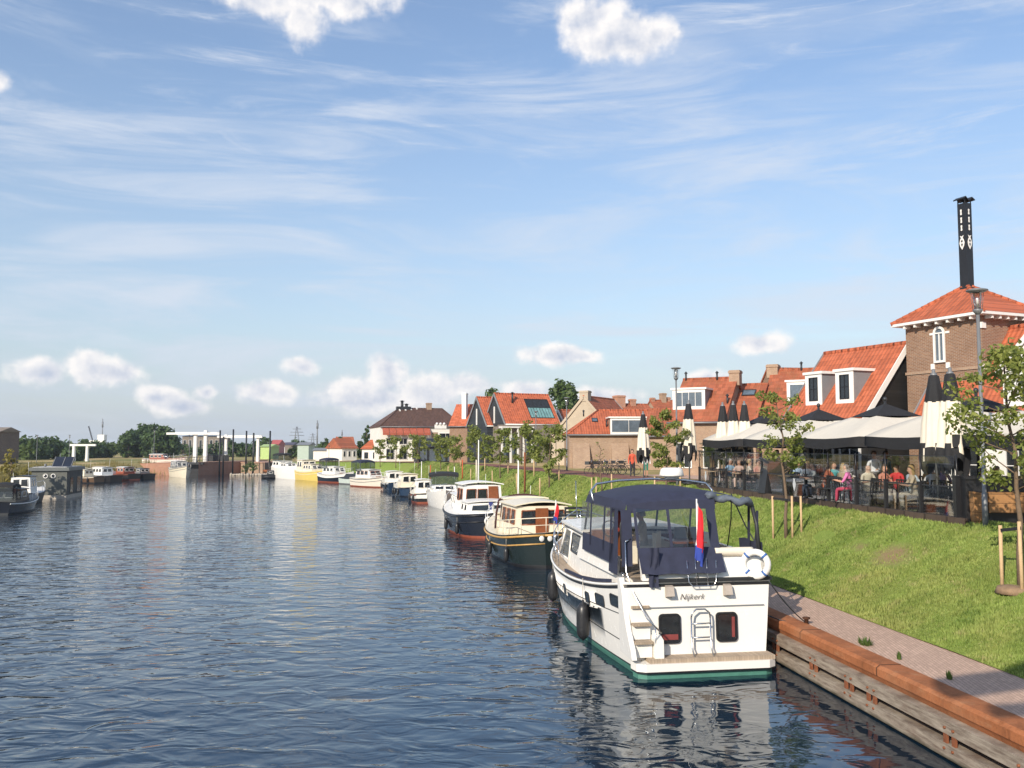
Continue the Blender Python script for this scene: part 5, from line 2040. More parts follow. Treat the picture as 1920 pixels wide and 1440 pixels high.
# ------------------------------------------------------------------ the other boats
def boat(label, px, py, rz, L, B, hullm, anti, deckm=CREAM, sheer=(1.1, 0.95, 1.5), bow_to_camera=False, stern=0.8, rs=0.0, strake=GOLD, cabins=(), mast=0, flag=False, fenders=3,
         canopy=None, rail=True, group=None, name='motor_boat', bulwark=None, cat='boat', ringz=None, full=2.2, origin='stern'):
    sp = onz(px, py, 0)
    root = thing(name, label, cat, sp, R(rz), group)
    H = Hull(L, B, sheer, stern, 0.42, full, 0.6, 0.86, 1.7, rs)
    lev = [('z', -0.4), ('z', 0.0), ('z', 0.14), ('s', 0.42), ('s', 0.10), ('s', 0.0)]
    hull = H.mesh(lev, [1, 1, 0, 2 if bulwark else 0, 0], 3, 26).build('hull', [hullm, anti, bulwark or hullm, deckm], root)
    if strake:
        r1 = H.rail(-0.10, 0.05, 0, 1, 30)
        if rs: r1.tube([H.pt(0, H.zs(0) - 0.10, -1), H.pt(0, H.zs(0) - 0.10, 1)], 0.05, 6)
        r1.build('rubbing_strake', strake, hull)
        if sheer[0] > 1.0:
            r2 = H.rail(-0.44, 0.035, 0, 1, 30)
            r2.build('rubbing_strake', strake, hull)
    for cdef in cabins:
        cb = Cabin(*cdef['b'])
        cm = cb.mesh().build(cdef.get('n', 'cabin'), cdef.get('m', CREAM), root)
        if cdef.get('roof', True): cb.roof(cdef.get('over', 0.1), 0.06, 0, cdef.get('crown', 0.08)).build('cabin_roof', cdef.get('rm', CREAM), cm)
        nw = cdef.get('w', 3)
        za, zb = cdef.get('z', (lerp(cb.z0, cb.z1, 0.42), lerp(cb.z0, cb.z1, 0.86)))
        wm = cdef.get('fm', WHITE)
        for g in (-1, 1):
            for i in range(nw):
                a = lerp(cb.y0 + cb.ra + 0.1, cb.y1 - cb.rf - 0.1, (i + 0.12) / nw)
                b_ = lerp(cb.y0 + cb.ra + 0.1, cb.y1 - cb.rf - 0.1, (i + 0.88) / nw)
                cb.window(cm, g, a, b_, za, zb, GLASS, wm, 0.03, 0.03)
        ends = cdef.get('ends', 'fa')
        for e in ends:
            ne = cdef.get('ne', 2)
            W = (cb.w1 if e == 'f' else cb.w0) - cb.tum - 0.06
            for i in range(ne):
                cb.endwin(cm, e, lerp(-W, W, (i + 0.08) / ne), lerp(-W, W, (i + 0.92) / ne), za, zb, GLASS, wm)
        if cdef.get('door'):
            dm = MB()
            x0 = cdef['door']
            dm.box(x0, x0 + 0.55, cb.y0 - 0.02, cb.y0 + 0.05, cb.z0, cb.z1 - 0.08)
            dm.build('cabin_door', WOOD, cm)
    if canopy:
        y0, y1, w, z0, z1, cmx = canopy
        m = MB()
        n = 8
        rows = [[(w * k * (0.96 if j in (0, 3) else 1), lerp(y0, y1, j / 3), z1 + 0.12 * (1 - k * k) - (0.12 if j in (0, 3) else 0)) for k in [-1 + 2 * i / n for i in range(n + 1)]] for j in range(4)]
        m.grid(rows, 0, True)
        for g in (0, n):
            m.grid([[r[g] for r in rows], [(r[g][0] * 1.02, r[g][1], r[g][2] - 0.22) for r in rows]], 0, True)
        for j in (0, 3):
            m.grid([rows[j], [(p[0], p[1] + (-0.03 if j == 0 else .03), p[2] - 0.22) for p in rows[j]]], 0, True)
        for g in (-1, 1):
            for yy in (y0, lerp(y0, y1, .5), y1 - .05):
                m.grid([[(g * w * 0.98, yy - .06, z1 - .1), (g * w * 1.0, yy - .06, z0)], [(g * w * .98, yy + .06, z1 - .1), (g * w * 1.0, yy + .06, z0)]], 0, True)
        co = m.build('canopy', cmx, root)
        p = MB()
        for g in (-1, 1): p.quad((g * w * .97, y0, z0), (g * w * .97, y1, z0), (g * w * .95, y1, z1 - .15), (g * w * .95, y0, z1 - .15))
        p.quad((-w * .9, y0 - .02, z0), (w * .9, y0 - .02, z0), (w * .9, y0 + 0.05, z1 - .2), (-w * .9, y0 + .05, z1 - .2))
        p.quad((-w * .9, y1 + .02, z0), (w * .9, y1 + .02, z0), (w * .9, y1 - 0.05, z1 - .2), (-w * .9, y1 - .05, z1 - .2))
        p.build('clear_panel', PANED, co, fix=False)
    if rail:
        m = MB()
        for g in (-1, 1):
            pts = []
            for i in range(16):
                t = lerp(0.5, 1.0, i / 15)
                p = H.pt(t, H.zs(t), g); p.z += 0.5; p.x -= g * .06 if abs(p.x) > .08 else p.x
                pts.append(p)
                if i % 4 == 0: m.tube([p - Vector((0, 0, .5)), p], 0.016, 5)
            m.tube(pts, 0.02, 5)
        m.build('pulpit_rail', WHITE if hullm is not GEL else STEEL, root)
    if cabins:
        b_ = cabins[-1]['b']
        m = MB(); m.tube([(b_[2] * 0.6, b_[0] + 0.4, b_[5]), (b_[2] * 0.6, b_[0] + 0.25, b_[5] + 1.3)], 0.012, 5); m.build('antenna', WHITE, root)
        m = MB(); m.box(-0.3, 0.3, b_[1] + 0.25, b_[1] + 0.8, H.zs(0.7) - 0.1, H.zs(0.7) + 0.14); m.build('deck_hatch', WOOD, root)
    if mast:
        y, z, h = mast
        m = MB(); m.tube([(0, y, z), (0, y - 0.05, z + h)], [0.05, 0.03], 8)
        m.build('mast', WHITE, root)
    if flag: flagpole(root, (0, 0.15, H.zs(0)), 1.35, 0.35, hang=0.42)
    for k in range(fenders):
        t = lerp(0.14, 0.72, k / max(1, fenders - 1))
        p = H.pt(t, 0.45, -1)
        fender(root, p - Vector((0.12, 0, 0)), 0.55, 0.11, max(.05, H.zs(t) - 0.85))
    return root, H


# second boat: cream superstructure, dark green hull, ochre strake, stern to the camera
B2, H2 = boat('cream cabin barge with dark green hull and ochre strake behind the white cruiser', 1040, 1066, 14, 9.2, 3.7, GREENH, BLACK, sheer=(1.45, 1.15, 1.75), stern=0.9, rs=0.16, bulwark=GREENH,
     cabins=[dict(b=(1.6, 4.6, 1.25, 1.25, 1.1, 2.42, 0.15, 0.2, 0.12), w=3, door=-0.35, ne=2, fm=WOOD, over=0.14, crown=0.16, ends='a'),
             dict(b=(4.6, 5.9, 1.1, 1.0, 1.1, 2.55, 0.0, 0.3, 0.12), n='wheelhouse', w=1, m=CREAM, fm=WOOD, ne=3), dict(b=(5.9, 8.2, 1.1, 0.75, 1.1, 1.8, 0, 0.3, 0.1), n='fore_cabin', w=2, ne=2)], mast=(6.0, 1.9, 2.4), flag=True, fenders=3)
m = MB()
pts = [H2.pt(t, H2.zs(t), -1) + Vector((0.06, 0, 0.62)) for t in (0.30, 0.2, 0.12, 0.05, 0.0)] + [H2.pt(t, H2.zs(t), 1) + Vector((-0.06, 0, 0.62)) for t in (0.0, 0.05, 0.12, 0.2, 0.3)]
m.tube(pts, 0.022, 6)
for p in pts: m.tube([p, p - Vector((0, 0, 0.62))], 0.018, 6)
m.tube([p - Vector((0, 0, .3)) for p in pts], 0.014, 6)
m.build('stern_rail', CREAM, B2)
for x in (-0.55, -0.2): MB().ell((x, -0.02, 1.22), (0.11, 0.03, 0.12), 12, 8).build('stern_light', WHITE, B2)
m = MB()
m.box(0.6, 1.7, 0.5, 1.3, 2.05, 2.12)
for x in (0.65, 1.65): m.box(x - .03, x + .03, 0.55, 0.6, 1.3, 2.4)
m.box(0.6, 1.7, 0.52, 0.56, 2.35, 2.45)
m.box(0.6, 1.7, 0.52, 0.56, 2.2, 2.28)
m.build('stern_bench', DARKM, B2)
m = MB()
m.tube([(-1.12 + 0.2 * i, 5.2, 2.5 + 0.22 * math.sin(PI * i / 11.2)) for i in range(12)], 0.06, 8)
m.tube([(-1.12, 5.2, 2.5), (-1.22, 5.3, 1.9), (-1.28, 5.3, 1.1)], 0.05, 8)
m.build('dark_hood', mat('dark_maroon_canvas', (0.06, 0.02, 0.02), 0.8), B2)

B3, H3 = boat('white wheelhouse barge with dark blue hull and rust red boot top, third along the quay', 928, 1010, 14, 10.2, 3.9, NAVYH, REDA, sheer=(1.35, 1.2, 1.9), stern=0.9, rs=0.16, deckm=WHITE, bulwark=NAVYH, strake=BLACK,
     cabins=[dict(b=(1.0, 3.2, 1.35, 1.35, 1.1, 1.85, 0.1, 0.1, 0.1), w=2, m=WHITE, rm=WHITE, ne=2), dict(b=(3.2, 5.4, 1.2, 1.2, 1.1, 2.75, 0.05, 0.2, 0.12), n='wheelhouse', w=2, m=WHITE, rm=WHITE, fm=WOOD, z=(1.85, 2.5), ne=3, over=0.16, crown=0.14, door=0.35),
             dict(b=(5.4, 9.0, 1.2, 0.9, 1.2, 2.0, 0, 0.4, 0.1), n='fore_cabin', w=3, m=WHITE, rm=WHITE)], mast=(4.4, 2.75, 2.6), fenders=3)
m = MB()
m.tube([(-0.35 + 0.19 * math.cos(2 * PI * i / 20), -0.06, 0.95 + 0.19 * math.sin(2 * PI * i / 20)) for i in range(20)], 0.07, 8, closed=True)
m.build('tyre_fender', WHITE, B3)
m = MB()
m.box(-0.10, 0.12, 1.08 - 0.03, 1.12, 1.3, 2.0)
m.build('blue_cover', mat('blue_cloth', (0.04, 0.05, 0.18), 0.8), B3)

boat('white cruiser with sharp bow and black tinted windscreen, fourth along the quay', 830, 962, 6 + 180, 9.0, 3.0, GEL, GEL, sheer=(1.2, 1.15, 1.55), stern=0.9, strake=None, deckm=GEL, bow_to_camera=True,
     cabins=[dict(b=(3.6, 6.4, 1.15, 1.0, 1.2, 1.75, 0, 0.7, 0.1), w=2, m=GEL, rm=GEL, roof=False)], canopy=(1.2, 4.6, 1.25, 1.5, 2.7, BLACKC), fenders=2)[0].location = onz(828, 955, 0) + Vector((-0.6, 8.6, 0))
boat('small dark hulled boat with white wheelhouse and red bottom beside the sharp white cruiser', 799, 944, 14, 6.0, 2.1, BLACK, REDA, sheer=(0.85, 0.75, 1.1), stern=0.85, bulwark=WHITE, strake=REDA, deckm=CREAM,
     cabins=[dict(b=(1.2, 2.8, 0.75, 0.7, 0.8, 1.95, 0.05, 0.2, 0.1), w=2, m=WHITE, rm=WHITE, n='wheelhouse')], mast=(3.0, 1.0, 2.6), fenders=3)
boat('cream wheelhouse tug with blue hull, fifth along the quay', 771, 932, 17, 6.6, 2.4, BLUEH, NAVYH, sheer=(0.95, 0.85, 1.3), stern=0.85, rs=0.12, strake=BLACK,
     cabins=[dict(b=(0.9, 3.1, 0.9, 0.85, 0.9, 2.15, 0.05, 0.25, 0.12), w=3, m=CREAM, rm=CREAM, n='wheelhouse')], fenders=4)
boat('white cabin boat with teal blue hull just beyond the blue tug', 744, 920, 18, 6.6, 2.3, BLUEH, BLUEH, sheer=(0.9, 0.8, 1.2), stern=0.85, strake=WHITE,
     cabins=[dict(b=(0.9, 3.2, 0.9, 0.8, 0.85, 2.05, 0.05, 0.3, 0.1), w=3, m=WHITE, rm=WHITE)], fenders=3)
boat('cream cruiser with rounded saloon windows and dark awning at the bend of the quay', 668, 911, 222, 7.2, 2.5, mat('cream_hull', (0.80, 0.72, 0.60), 0.3, var=0.05), REDA, sheer=(1.1, 1.05, 1.5), strake=GALV,
     cabins=[dict(b=(1.4, 4.6, 1.02, 0.92, 1.1, 2.05, 0.05, 0.5, 0.12), w=3, m=WHITE, rm=WHITE, fm=WOOD)], canopy=(0.5, 2.6, 1.05, 1.9, 3.2, NAVYC), fenders=2)
boat('low pale grey sloop hull under a cover between the navy boat and the cream cruiser', 644, 907, 225, 5.4, 2.0, mat('pale_mint_hull', (0.55, 0.62, 0.56), 0.4), GALV, sheer=(0.8, 0.7, 1.0), strake=None, deckm=DARKM,
     cabins=[dict(b=(1.0, 4.4, 0.9, 0.7, 0.7, 1.35, 0.4, 0.8, 0.3), w=0, ends='', m=DARKM, rm=DARKM, roof=False)], fenders=0, rail=False, name='sloop')
boat('navy hulled boat with white cabin and navy canopy next to the yellow boat', 606, 903, 222, 7.4, 2.5, NAVYH, REDA, sheer=(1.3, 1.1, 1.6), strake=WHITE, bulwark=WHITE, deckm=WHITE,
     cabins=[dict(b=(1.4, 4.6, 1.0, 0.9, 1.1, 2.1, 0.05, 0.4, 0.1), w=3, m=WHITE, rm=WHITE)], canopy=(0.6, 2.6, 1.02, 1.9, 3.25, NAVYC), mast=(4.2, 2.0, 2.5), fenders=1)
boat('yellow hulled cabin boat with cream wheelhouse', 565, 899.5, 218, 7.4, 2.8, YELH, YELH, sheer=(1.5, 1.3, 1.75), strake=CREAM, deckm=CREAM,
     cabins=[dict(b=(0.6, 2.6, 1.12, 1.12, 1.3, 2.9, 0.1, 0.1, 0.1), w=2, m=CREAM, rm=CREAM), dict(b=(2.6, 5.4, 1.05, 0.9, 1.3, 2.3, 0.0, 0.4, 0.1), w=3, m=CREAM, rm=CREAM)], fenders=0, flag=True)
boat('tall white motor yacht with raked stern and dark flybridge hood', 521, 896, 216, 8.0, 2.9, GEL, GEL, sheer=(1.9, 1.7, 2.2), strake=None, deckm=GEL,
     cabins=[dict(b=(0.4, 3.4, 1.2, 1.1, 1.7, 2.6, 0.3, 0.3, 0.1), w=2, m=GEL, rm=GEL), dict(b=(3.4, 6.0, 1.0, 0.8, 1.7, 2.3, 0.0, 0.7, 0.1), w=2, m=GEL, rm=GEL)], canopy=(0.6, 3.0, 1.1, 2.6, 3.8, BLACKC), mast=(2.6, 2.6, 2.2), fenders=0)
boat('dark rubber dinghy and small boat lying left of the tall white yacht', 490, 897, -75, 4.2, 1.8, RUBBER, RUBBER, sheer=(0.6, 0.55, 0.9), strake=RUBBER, deckm=DARKM,
     cabins=[dict(b=(0.8, 2.2, 0.6, 0.5, 0.5, 1.1, 0.1, 0.3, 0.1), w=1, m=DARKM, rm=DARKM)], fenders=0, rail=False, name='dinghy')

# left bank
boat('little wooden hulled boat with pale wheelhouse and a blue outboard beside the houseboat', 186, 906, 70, 6.5, 2.4, mat('brown_hull', (0.12, 0.07, 0.04), 0.4), DARKM, sheer=(0.9, 0.85, 1.3), strake=CREAM, deckm=CREAM,
     cabins=[dict(b=(1.8, 4.2, 0.85, 0.75, 0.9, 1.75, 0.05, 0.3, 0.1), w=2, m=CREAM, rm=CREAM)], fenders=1)
boat('dark hulled boat with white cabin second from the houseboat', 218, 903, 60, 7.0, 2.6, RUBBER, RUBBER, sheer=(0.9, 0.9, 1.4), strake=BLACK, deckm=WHITE,
     cabins=[dict(b=(2.0, 4.6, 0.9, 0.8, 0.9, 1.9, 0.05, 0.3, 0.1), w=3, m=WHITE, rm=WHITE)], fenders=1)
boat('dark boat with brick red deckhouse third from the houseboat', 252, 900, 55, 7.0, 2.6, RUBBER, REDA, sheer=(0.9, 0.9, 1.4), strake=REDA, deckm=WOOD,
     cabins=[dict(b=(1.4, 3.6, 0.9, 0.8, 0.9, 1.8, 0.05, 0.2, 0.1), w=2, m=REDA, rm=WHITE)], fenders=0)
boat('black open barge between the red deckhouse boat and the cream one', 280, 898, 50, 7.0, 2.5, RUBBER, RUBBER, sheer=(0.8, 0.8, 1.2), strake=BLACK, deckm=WOOD,
     cabins=[dict(b=(1.4, 3.0, 0.8, 0.7, 0.8, 1.5, 0.05, 0.2, 0.1), w=1, m=GALV, rm=GALV)], fenders=0)
boat('cream bowed grey cruiser nearest the lock entrance on the left bank', 306, 896, -150, 9.0, 3.0, CREAM, CREAM, sheer=(1.5, 1.4, 1.9), strake=GALV, deckm=CREAM,
     cabins=[dict(b=(1.0, 5.4, 1.1, 0.9, 1.3, 2.5, 0.05, 0.5, 0.1), w=3, m=GALV, rm=WHITE)], fenders=0)[0].location = onz(316, 896, 0) + Vector((-1.5, 7, 0))
boat('white cruiser drawn up on the shore behind the moored boats of the left bank', 282, 880, -100, 8.0, 2.8, GEL, REDA, sheer=(1.1, 1.0, 1.5), strake=REDA, deckm=GEL,
     cabins=[dict(b=(1.4, 4.6, 1.0, 0.9, 1.0, 1.9, 0.05, 0.6, 0.1), w=3, m=mat('brown_red_tarp', (0.30, 0.10, 0.07), 0.8), rm=WHITE)], fenders=0)[0].location = at(272, 871, 168)
boat('dark launch with covered cockpit at the left edge of the picture', -8, 966, 8, 7.0, 2.4, NAVYH, DARKM, sheer=(0.9, 0.85, 1.2), strake=WHITE, deckm=DARKM,
     cabins=[dict(b=(1.2, 4.0, 0.85, 0.8, 0.8, 1.7, 0.2, 0.4, 0.1), w=2, m=DARKM, rm=DARKM)], fenders=2, canopy=(0.6, 2.0, .9, 1.0, 2.2, BLACKC))
boat('small boat with white wheelhouse and black roof just left of the houseboat', 30, 946, 10, 6.0, 2.3, DARKM, DARKM, sheer=(1.0, 0.9, 1.3), strake=BLACK, deckm=WHITE,
     cabins=[dict(b=(0.8, 2.6, 0.85, 0.8, 0.9, 2.3, 0.05, 0.2, 0.1), w=2, m=WHITE, rm=BLACK)], fenders=2)


# houseboat with two round portholes like eyes
def houseboat():
    a, b_ = onz(56, 936, 0), onz(125, 938, 0)
    rz = R(12)
    W = solve_len(a, (math.cos(rz), math.sin(rz), 0), 125)
    root = thing('houseboat', 'square dark grey houseboat with two white rimmed round portholes and a tilted solar panel', 'houseboat', a, rz)
    D = 5.6
    Hh = 2.95
    W2 = W
    gm = mat('grey_green_panels', (0.115, 0.12, 0.105), 0.6, var=0.12, scale=1.5)
    gd = plank_mat('dark_grey_vertical_panels', (0.06, 0.065, 0.066), 'y', 0.9, 0.15, 0.6)
    m = MB(); m.box(0, W, 0, D, -0.3, 0.34); m.build('float', mat('concrete_float', (0.50, 0.44, 0.36), 0.9, var=0.2, scale=4), root)
    m = MB(); m.box(0.05, W - 0.05, 0.05, D - 0.05, 0.345, Hh - 0.32); m.build('wall', [gm], root)
    m = MB(); m.box(W - 0.046, W - 0.02, 0.08, D - 0.05, 0.36, Hh - 0.34); m.build('side_cladding', gd, root)
    m = MB(); m.box(-0.14, W + 0.14, -0.14, D + 0.14, Hh - 0.315, Hh); m.build('roof', mat('grey_fascia', (0.14, 0.15, 0.145), 0.5), root)
    m = MB(); m.box(0.1, W - 0.1, 0.1, D - 0.1, Hh + 0.004, Hh + 0.06); m.build('roof_gravel', mat('pale_gravel', (0.42, 0.42, 0.42), 0.9, var=0.5, scale=9), root)
    for x in (0.40 * W, 0.61 * W):
        m = MB(); m.lathe([(0.225, 0), (0.225, 0.05), (0.15, 0.06), (0.15, 0.0)], (0, 0, 0), 24)
        o = m.build('porthole', WHITE, root, (x, 0.05, 2.15)); o.rotation_euler = (PI / 2, 0, 0)
        m = MB(); m.lathe([(0.148, 0), (0.148, 0.03), (0.001, 0.031)], (0, 0, 0), 20); m.build('pane', GLASS, o)
    for y, w in ((1.1, 1.0), (3.4, 1.4)):
        window(root, (W - 0.02, y, 0.5), (0, 1, 0), (0, 0, 1), (1, 0, 0), w, 1.5, 1, 1, 0.05, DARKM, GLASS, 0.03)
    m = MB()
    m.prism([(W * 0.50, 0.6, Hh + 0.1), (W * 0.50, 0.66, Hh + 0.1), (W * 0.54, 1.35, Hh + 1.0), (W * 0.54, 1.29, Hh + 1.0)], (W * 0.56, 0, 0))
    so = m.build('solar_panel', mat('solar_cells', (0.02, 0.025, 0.04), 0.15, var=0.3, scale=2), root)
    m = MB()
    for x in (0.52, 0.79, 1.04):
        m.beam((W * x, 0.59, Hh + 0.1), (W * (x + .04), 1.28, Hh + 1.0), 0.05, 0.05)
        m.beam((W * (x + .03), 1.3, Hh + 1.0), (W * (x + .03), 1.7, Hh + 0.06), 0.04, 0.04)
    m.build('panel_frame', GALV, so)
    m = MB(); m.tube([(0.35 * W, 0.4, Hh), (0.35 * W, 0.4, Hh + 0.35)], 0.1, 8); m.tube([(0.6 * W, 2.2, Hh), (0.6 * W, 2.2, Hh + 1.3)], 0.03, 6); m.build('vent_pipe', GALV, root)
    return root


houseboat()
# ------------------------------------------------------------------ trees
LEAF_Y = leaf_mat('young_leaf', (0.085, 0.135, 0.02), (0.33, 0.35, 0.09), 1.6, 0.4)
LEAF_D = leaf_mat('dark_leaf', (0.030, 0.060, 0.018), (0.095, 0.15, 0.045), 0.35, 0.25)
LEAF_M = leaf_mat('mid_leaf', (0.035, 0.07, 0.018), (0.12, 0.17, 0.045), 0.35, 0.3)


def leaves(rs, centres, radii, count, size, flat=0.6, stretch=1.0):
    """count leaf quads spread in soft balls round the centres"""
    c = np.array(centres)
    r = np.array(radii)
    w = r ** 2 / (r ** 2).sum()
    idx = rs.choice(len(c), count, p=w)
    d = rs.normal(size=(count, 3))
    d /= np.linalg.norm(d, axis=1)[:, None]
    rad = (rs.rand(count) ** 0.55)[:, None]
    P = c[idx] + d * rad * r[idx][:, None] * np.array([1, 1, flat + 0.3])
    nrm = d + rs.normal(size=(count, 3)) * 0.8 + np.array([0, 0, 0.5])
    nrm /= np.linalg.norm(nrm, axis=1)[:, None]
    t = np.cross(nrm, rs.normal(size=(count, 3)))
    t /= np.linalg.norm(t, axis=1)[:, None]
    b = np.cross(nrm, t)
    s = (size * (0.6 + 0.8 * rs.rand(count)))[:, None]
    V = np.stack([P - t * s, P + b * s * 0.62 * stretch, P + t * s, P - b * s * 0.62 * stretch], 1).reshape(-1, 3)
    return V


def young_tree(loc, h, rad, seed, label, h0=0.33, n=1500, size=0.07, group='young trees along the embankment', cat='tree', lm=None, lean=0.0, sparse=1.0):
    rs = np.random.RandomState(seed)
    rd = random.Random(seed)
    root = thing('young_tree', label, 'tree', loc, 0, group)
    m = MB()
    tp = [(0, 0, -0.1)]
    for k in range(1, 8):
        z = h * 0.95 * k / 7
        tp.append((0.03 * rd.uniform(-1, 1) * k + lean * z * 0.1, 0.03 * rd.uniform(-1, 1) * k, z))
    r0 = 0.028 + 0.008 * h
    m.tube(tp, [r0 * (1 - 0.115 * k) for k in range(8)], 7)
    cs, rr = [], []
    nb = int(11 + h * 2.2)
    for k in range(nb):
        f = h0 + (0.96 - h0) * (k + rd.random()) / nb
        z0 = h * f
        i = min(6, int(f / 0.95 * 7))
        base = Vector(tp[i]).lerp(Vector(tp[i + 1]), max(0, min(1, f / 0.95 * 7 - i)))
        prof = math.sin(PI * min(1, (f - h0) / (1.02 - h0) * 0.78 + 0.2)) ** 0.8
        ln = rad * prof * rd.uniform(0.65, 1.15)
        a = rd.uniform(0, 2 * PI) + k * 2.4
        tip = base + Vector((math.cos(a) * ln, math.sin(a) * ln, ln * rd.uniform(0.15, 0.75)))
        mid = base.lerp(tip, 0.55) - Vector((0, 0, 0.05 * ln))
        m.tube([base, mid, tip], [0.016, 0.011, 0.005], 5)
        for q in (0.55, 0.8, 1.0):
            cs.append(base.lerp(tip, q) + Vector((rd.uniform(-.08, .08), rd.uniform(-.08, .08), rd.uniform(-.06, .08))) * rad)
            rr.append(rad * rd.uniform(0.16, 0.30))
    cs.append(Vector((tp[-1][0], tp[-1][1], h * 0.95))); rr.append(rad * 0.25)
    m.build('trunk', BARK, root)
    V = leaves(rs, [tuple(c) for c in cs], rr, int(n * sparse), size)
    np_mesh('crown', V, np.arange(len(V)).reshape(-1, 4), lm or LEAF_Y, root)
    return root


def big_tree(loc, h, rx, seed, label, n=1800, size=0.45, lm=None, group='background trees', trunk=0.2, name='tree', column=False):
    rs = np.random.RandomState(seed)
    rd = random.Random(seed)
    root = thing(name, label, 'tree', loc, 0, group)
    m = MB()
    m.tube([(0, 0, -0.3), (0.1, 0, h * 0.3), (0, 0.1, h * 0.75)], [0.03 * h * 0.8, 0.022 * h * .8, 0.005 * h], 7)
    cs, rr = [], []
    k = 26
    for i in range(k):
        f = rd.random()
        zz = h * (trunk + (1 - trunk) * f)
        pr = math.sin(PI * (0.12 + 0.80 * f)) if not column else math.sin(PI * (0.15 + 0.8 * f)) ** 0.6
        a = rd.uniform(0, 2 * PI)
        q = rx * pr * rd.uniform(0.35, 0.85)
        cs.append((math.cos(a) * q, math.sin(a) * q, zz * 0.93))
        rr.append(rx * rd.uniform(0.25, 0.45) * (0.75 + 0.3 * pr))
        if i % 3 == 0: m.tube([(0, 0, zz * 0.6), (math.cos(a) * q, math.sin(a) * q, zz * .93)], [0.006 * h, 0.002 * h], 5)
    m.build('trunk', BARK, root)
    V = leaves(rs, cs, rr, n, size, flat=0.65)
    np_mesh('crown', V, np.arange(len(V)).reshape(-1, 4), lm or LEAF_M, root)
    return root


def stake(p, h=1.35, r=0.035, label='', g='pale round tree stakes on the slope'):
    rd = random.Random(int(p.x * 100) + int(p.y * 37))
    m = MB().tube([(0, 0, -0.2), (rd.uniform(-.02, .02), rd.uniform(-.02, .02), h)], r, 8)
    o = m.build('tree_stake', PINE, None, p)
    return tag(o, label, 'stake', g)


def tie(p, q, label):
    return tag(MB().beam(p, q, 0.012, 0.07).build('tree_tie', RUBBER), label, 'strap', 'rubber ties between the stakes')


# near tree in front of the terrace
pA = hit(1474, 1010)
kA = pA.y
hA = at(1474, 735, kA).z - pA.z
young_tree(pA, hA, 0.92, 11, 'leafy young tree with three stakes between the white cruiser and the terrace', 0.42, 1750, 0.062, lean=-0.1)
sA = [hit(1450, 1012), hit(1486, 1012), hit(1503, 1000)]
for p, l in zip(sA, ('left stake of the tree behind the white cruiser', 'middle stake of the tree behind the white cruiser', 'right stake of the tree behind the white cruiser')):
    stake(p, 4.95 - 88 * p.y / FPX - 0 - p.z + 0.0 if False else at(0, 930, p.y).z - p.z, 0.038, l)
tie(sA[0] + Vector((0, 0, at(0, 934, sA[0].y).z - sA[0].z)), sA[1] + Vector((0, 0, at(0, 938, sA[1].y).z - sA[1].z)), 'dark rubber tie between the stakes behind the white cruiser')
# tree at the right edge
pB = hit(1910, 1105)
hB = at(1898, 640, pB.y).z - pB.z
young_tree(pB + Vector((0.10, 0.1, 0)), hB, 1.12, 23, 'tall young tree at the right edge in front of the planter', 0.36, 2700, 0.06, lean=-0.15)
sB = [hit(1879, 1103), hit(1917, 1112)]
stake(sB[0], at(0, 985, sB[0].y).z - sB[0].z, 0.04, 'left stake of the tree at the right edge')
stake(sB[1], at(0, 978, sB[1].y).z - sB[1].z, 0.04, 'right stake of the tree at the right edge')
tie(sB[0] + Vector((0, -0.03, at(0, 994, sB[0].y).z - sB[0].z)), sB[1] + Vector((0, -0.03, at(0, 990, sB[1].y).z - sB[1].z)), 'rubber tie between the two stakes at the right edge')
mo = MB(); mo.lathe([(0.42, -0.1), (0.36, 0.03), (0.2, 0.06), (0.01, 0.07)], (0, 0, 0), 18, sx=1, sy=1)
tag(mo.build('soil_mound', mat('bare_soil', (0.26, 0.17, 0.10), 0.95, var=0.3, scale=10, bump=0.6), None, pB + Vector((0, 0.1, 0))), 'bare soil mound at the foot of the tree at the right edge', 'soil')

# row along the top of the slope: (px, base py, top py, radius, label)
ROW = [
    (1250, 925, 775, 1.0, 'bushy young tree left of the thin lamp post by the closed parasol', 2900, 0.075),
    (1030, 915, 803, 1.25, 'young tree with dark ties on its stakes, just left of the slim lamp', 1100, 0.10),
    (985, 905, 800, 1.2, 'young tree in front of the porch of the orange roofed modern house', 900, 0.11),
    (938, 898, 806, 1.2, 'slim young tree before the black gables', 700, 0.12),
    (896, 893, 806, 1.3, 'round young tree left of the black gables', 700, 0.12),
    (852, 886, 820, 1.3, 'young tree before the white chimney stack', 600, 0.13),
    (826, 884, 820, 1.3, 'young tree before the dark pavilion', 600, 0.13),
    (784, 881, 818, 1.3, 'young tree left of the dark pavilion', 500, 0.14),
    (742, 878, 822, 1.3, 'young tree in front of the orange awnings', 500, 0.14),
    (713, 876, 824, 1.0, 'thin young tree beside the kiosk', 350, 0.14)]
for k, (px, by, ty, rad, lab, n, sz) in enumerate(ROW):
    p = hit(px, by)
    young_tree(p, at(px, ty, p.y).z - p.z, rad * (1.12 if k else 1), 40 + k, lab, 0.30, int(n * (1.7 if k else 1)), sz)
    if k < 6:
        for j, dx in enumerate((-0.5, 0.5)):
            q = p + Vector((dx * 1.3, -0.3, 0)); q.z = zt(q.x, q.y)[0]
            stake(q, 1.25, 0.045, ('left' if j == 0 else 'right') + ' stake of the ' + ' '.join(lab.split()[:11]))
# bare posts on the slope near the barges
p = hit(1116, 935)
for j, (px, by) in enumerate(((1110, 938), (1118, 938), (1147, 932))):
    q = hit(px, by)
    stake(q, 1.3, 0.04, ('left stake', 'middle stake', 'right stake')[j] + ' of the sapling between the cream barge and the bikes')
sap = hit(1128, 925)
young_tree(sap, 3.1, 0.4, 77, 'bare thin sapling beside the parked bikes', 0.3, 60, 0.05)

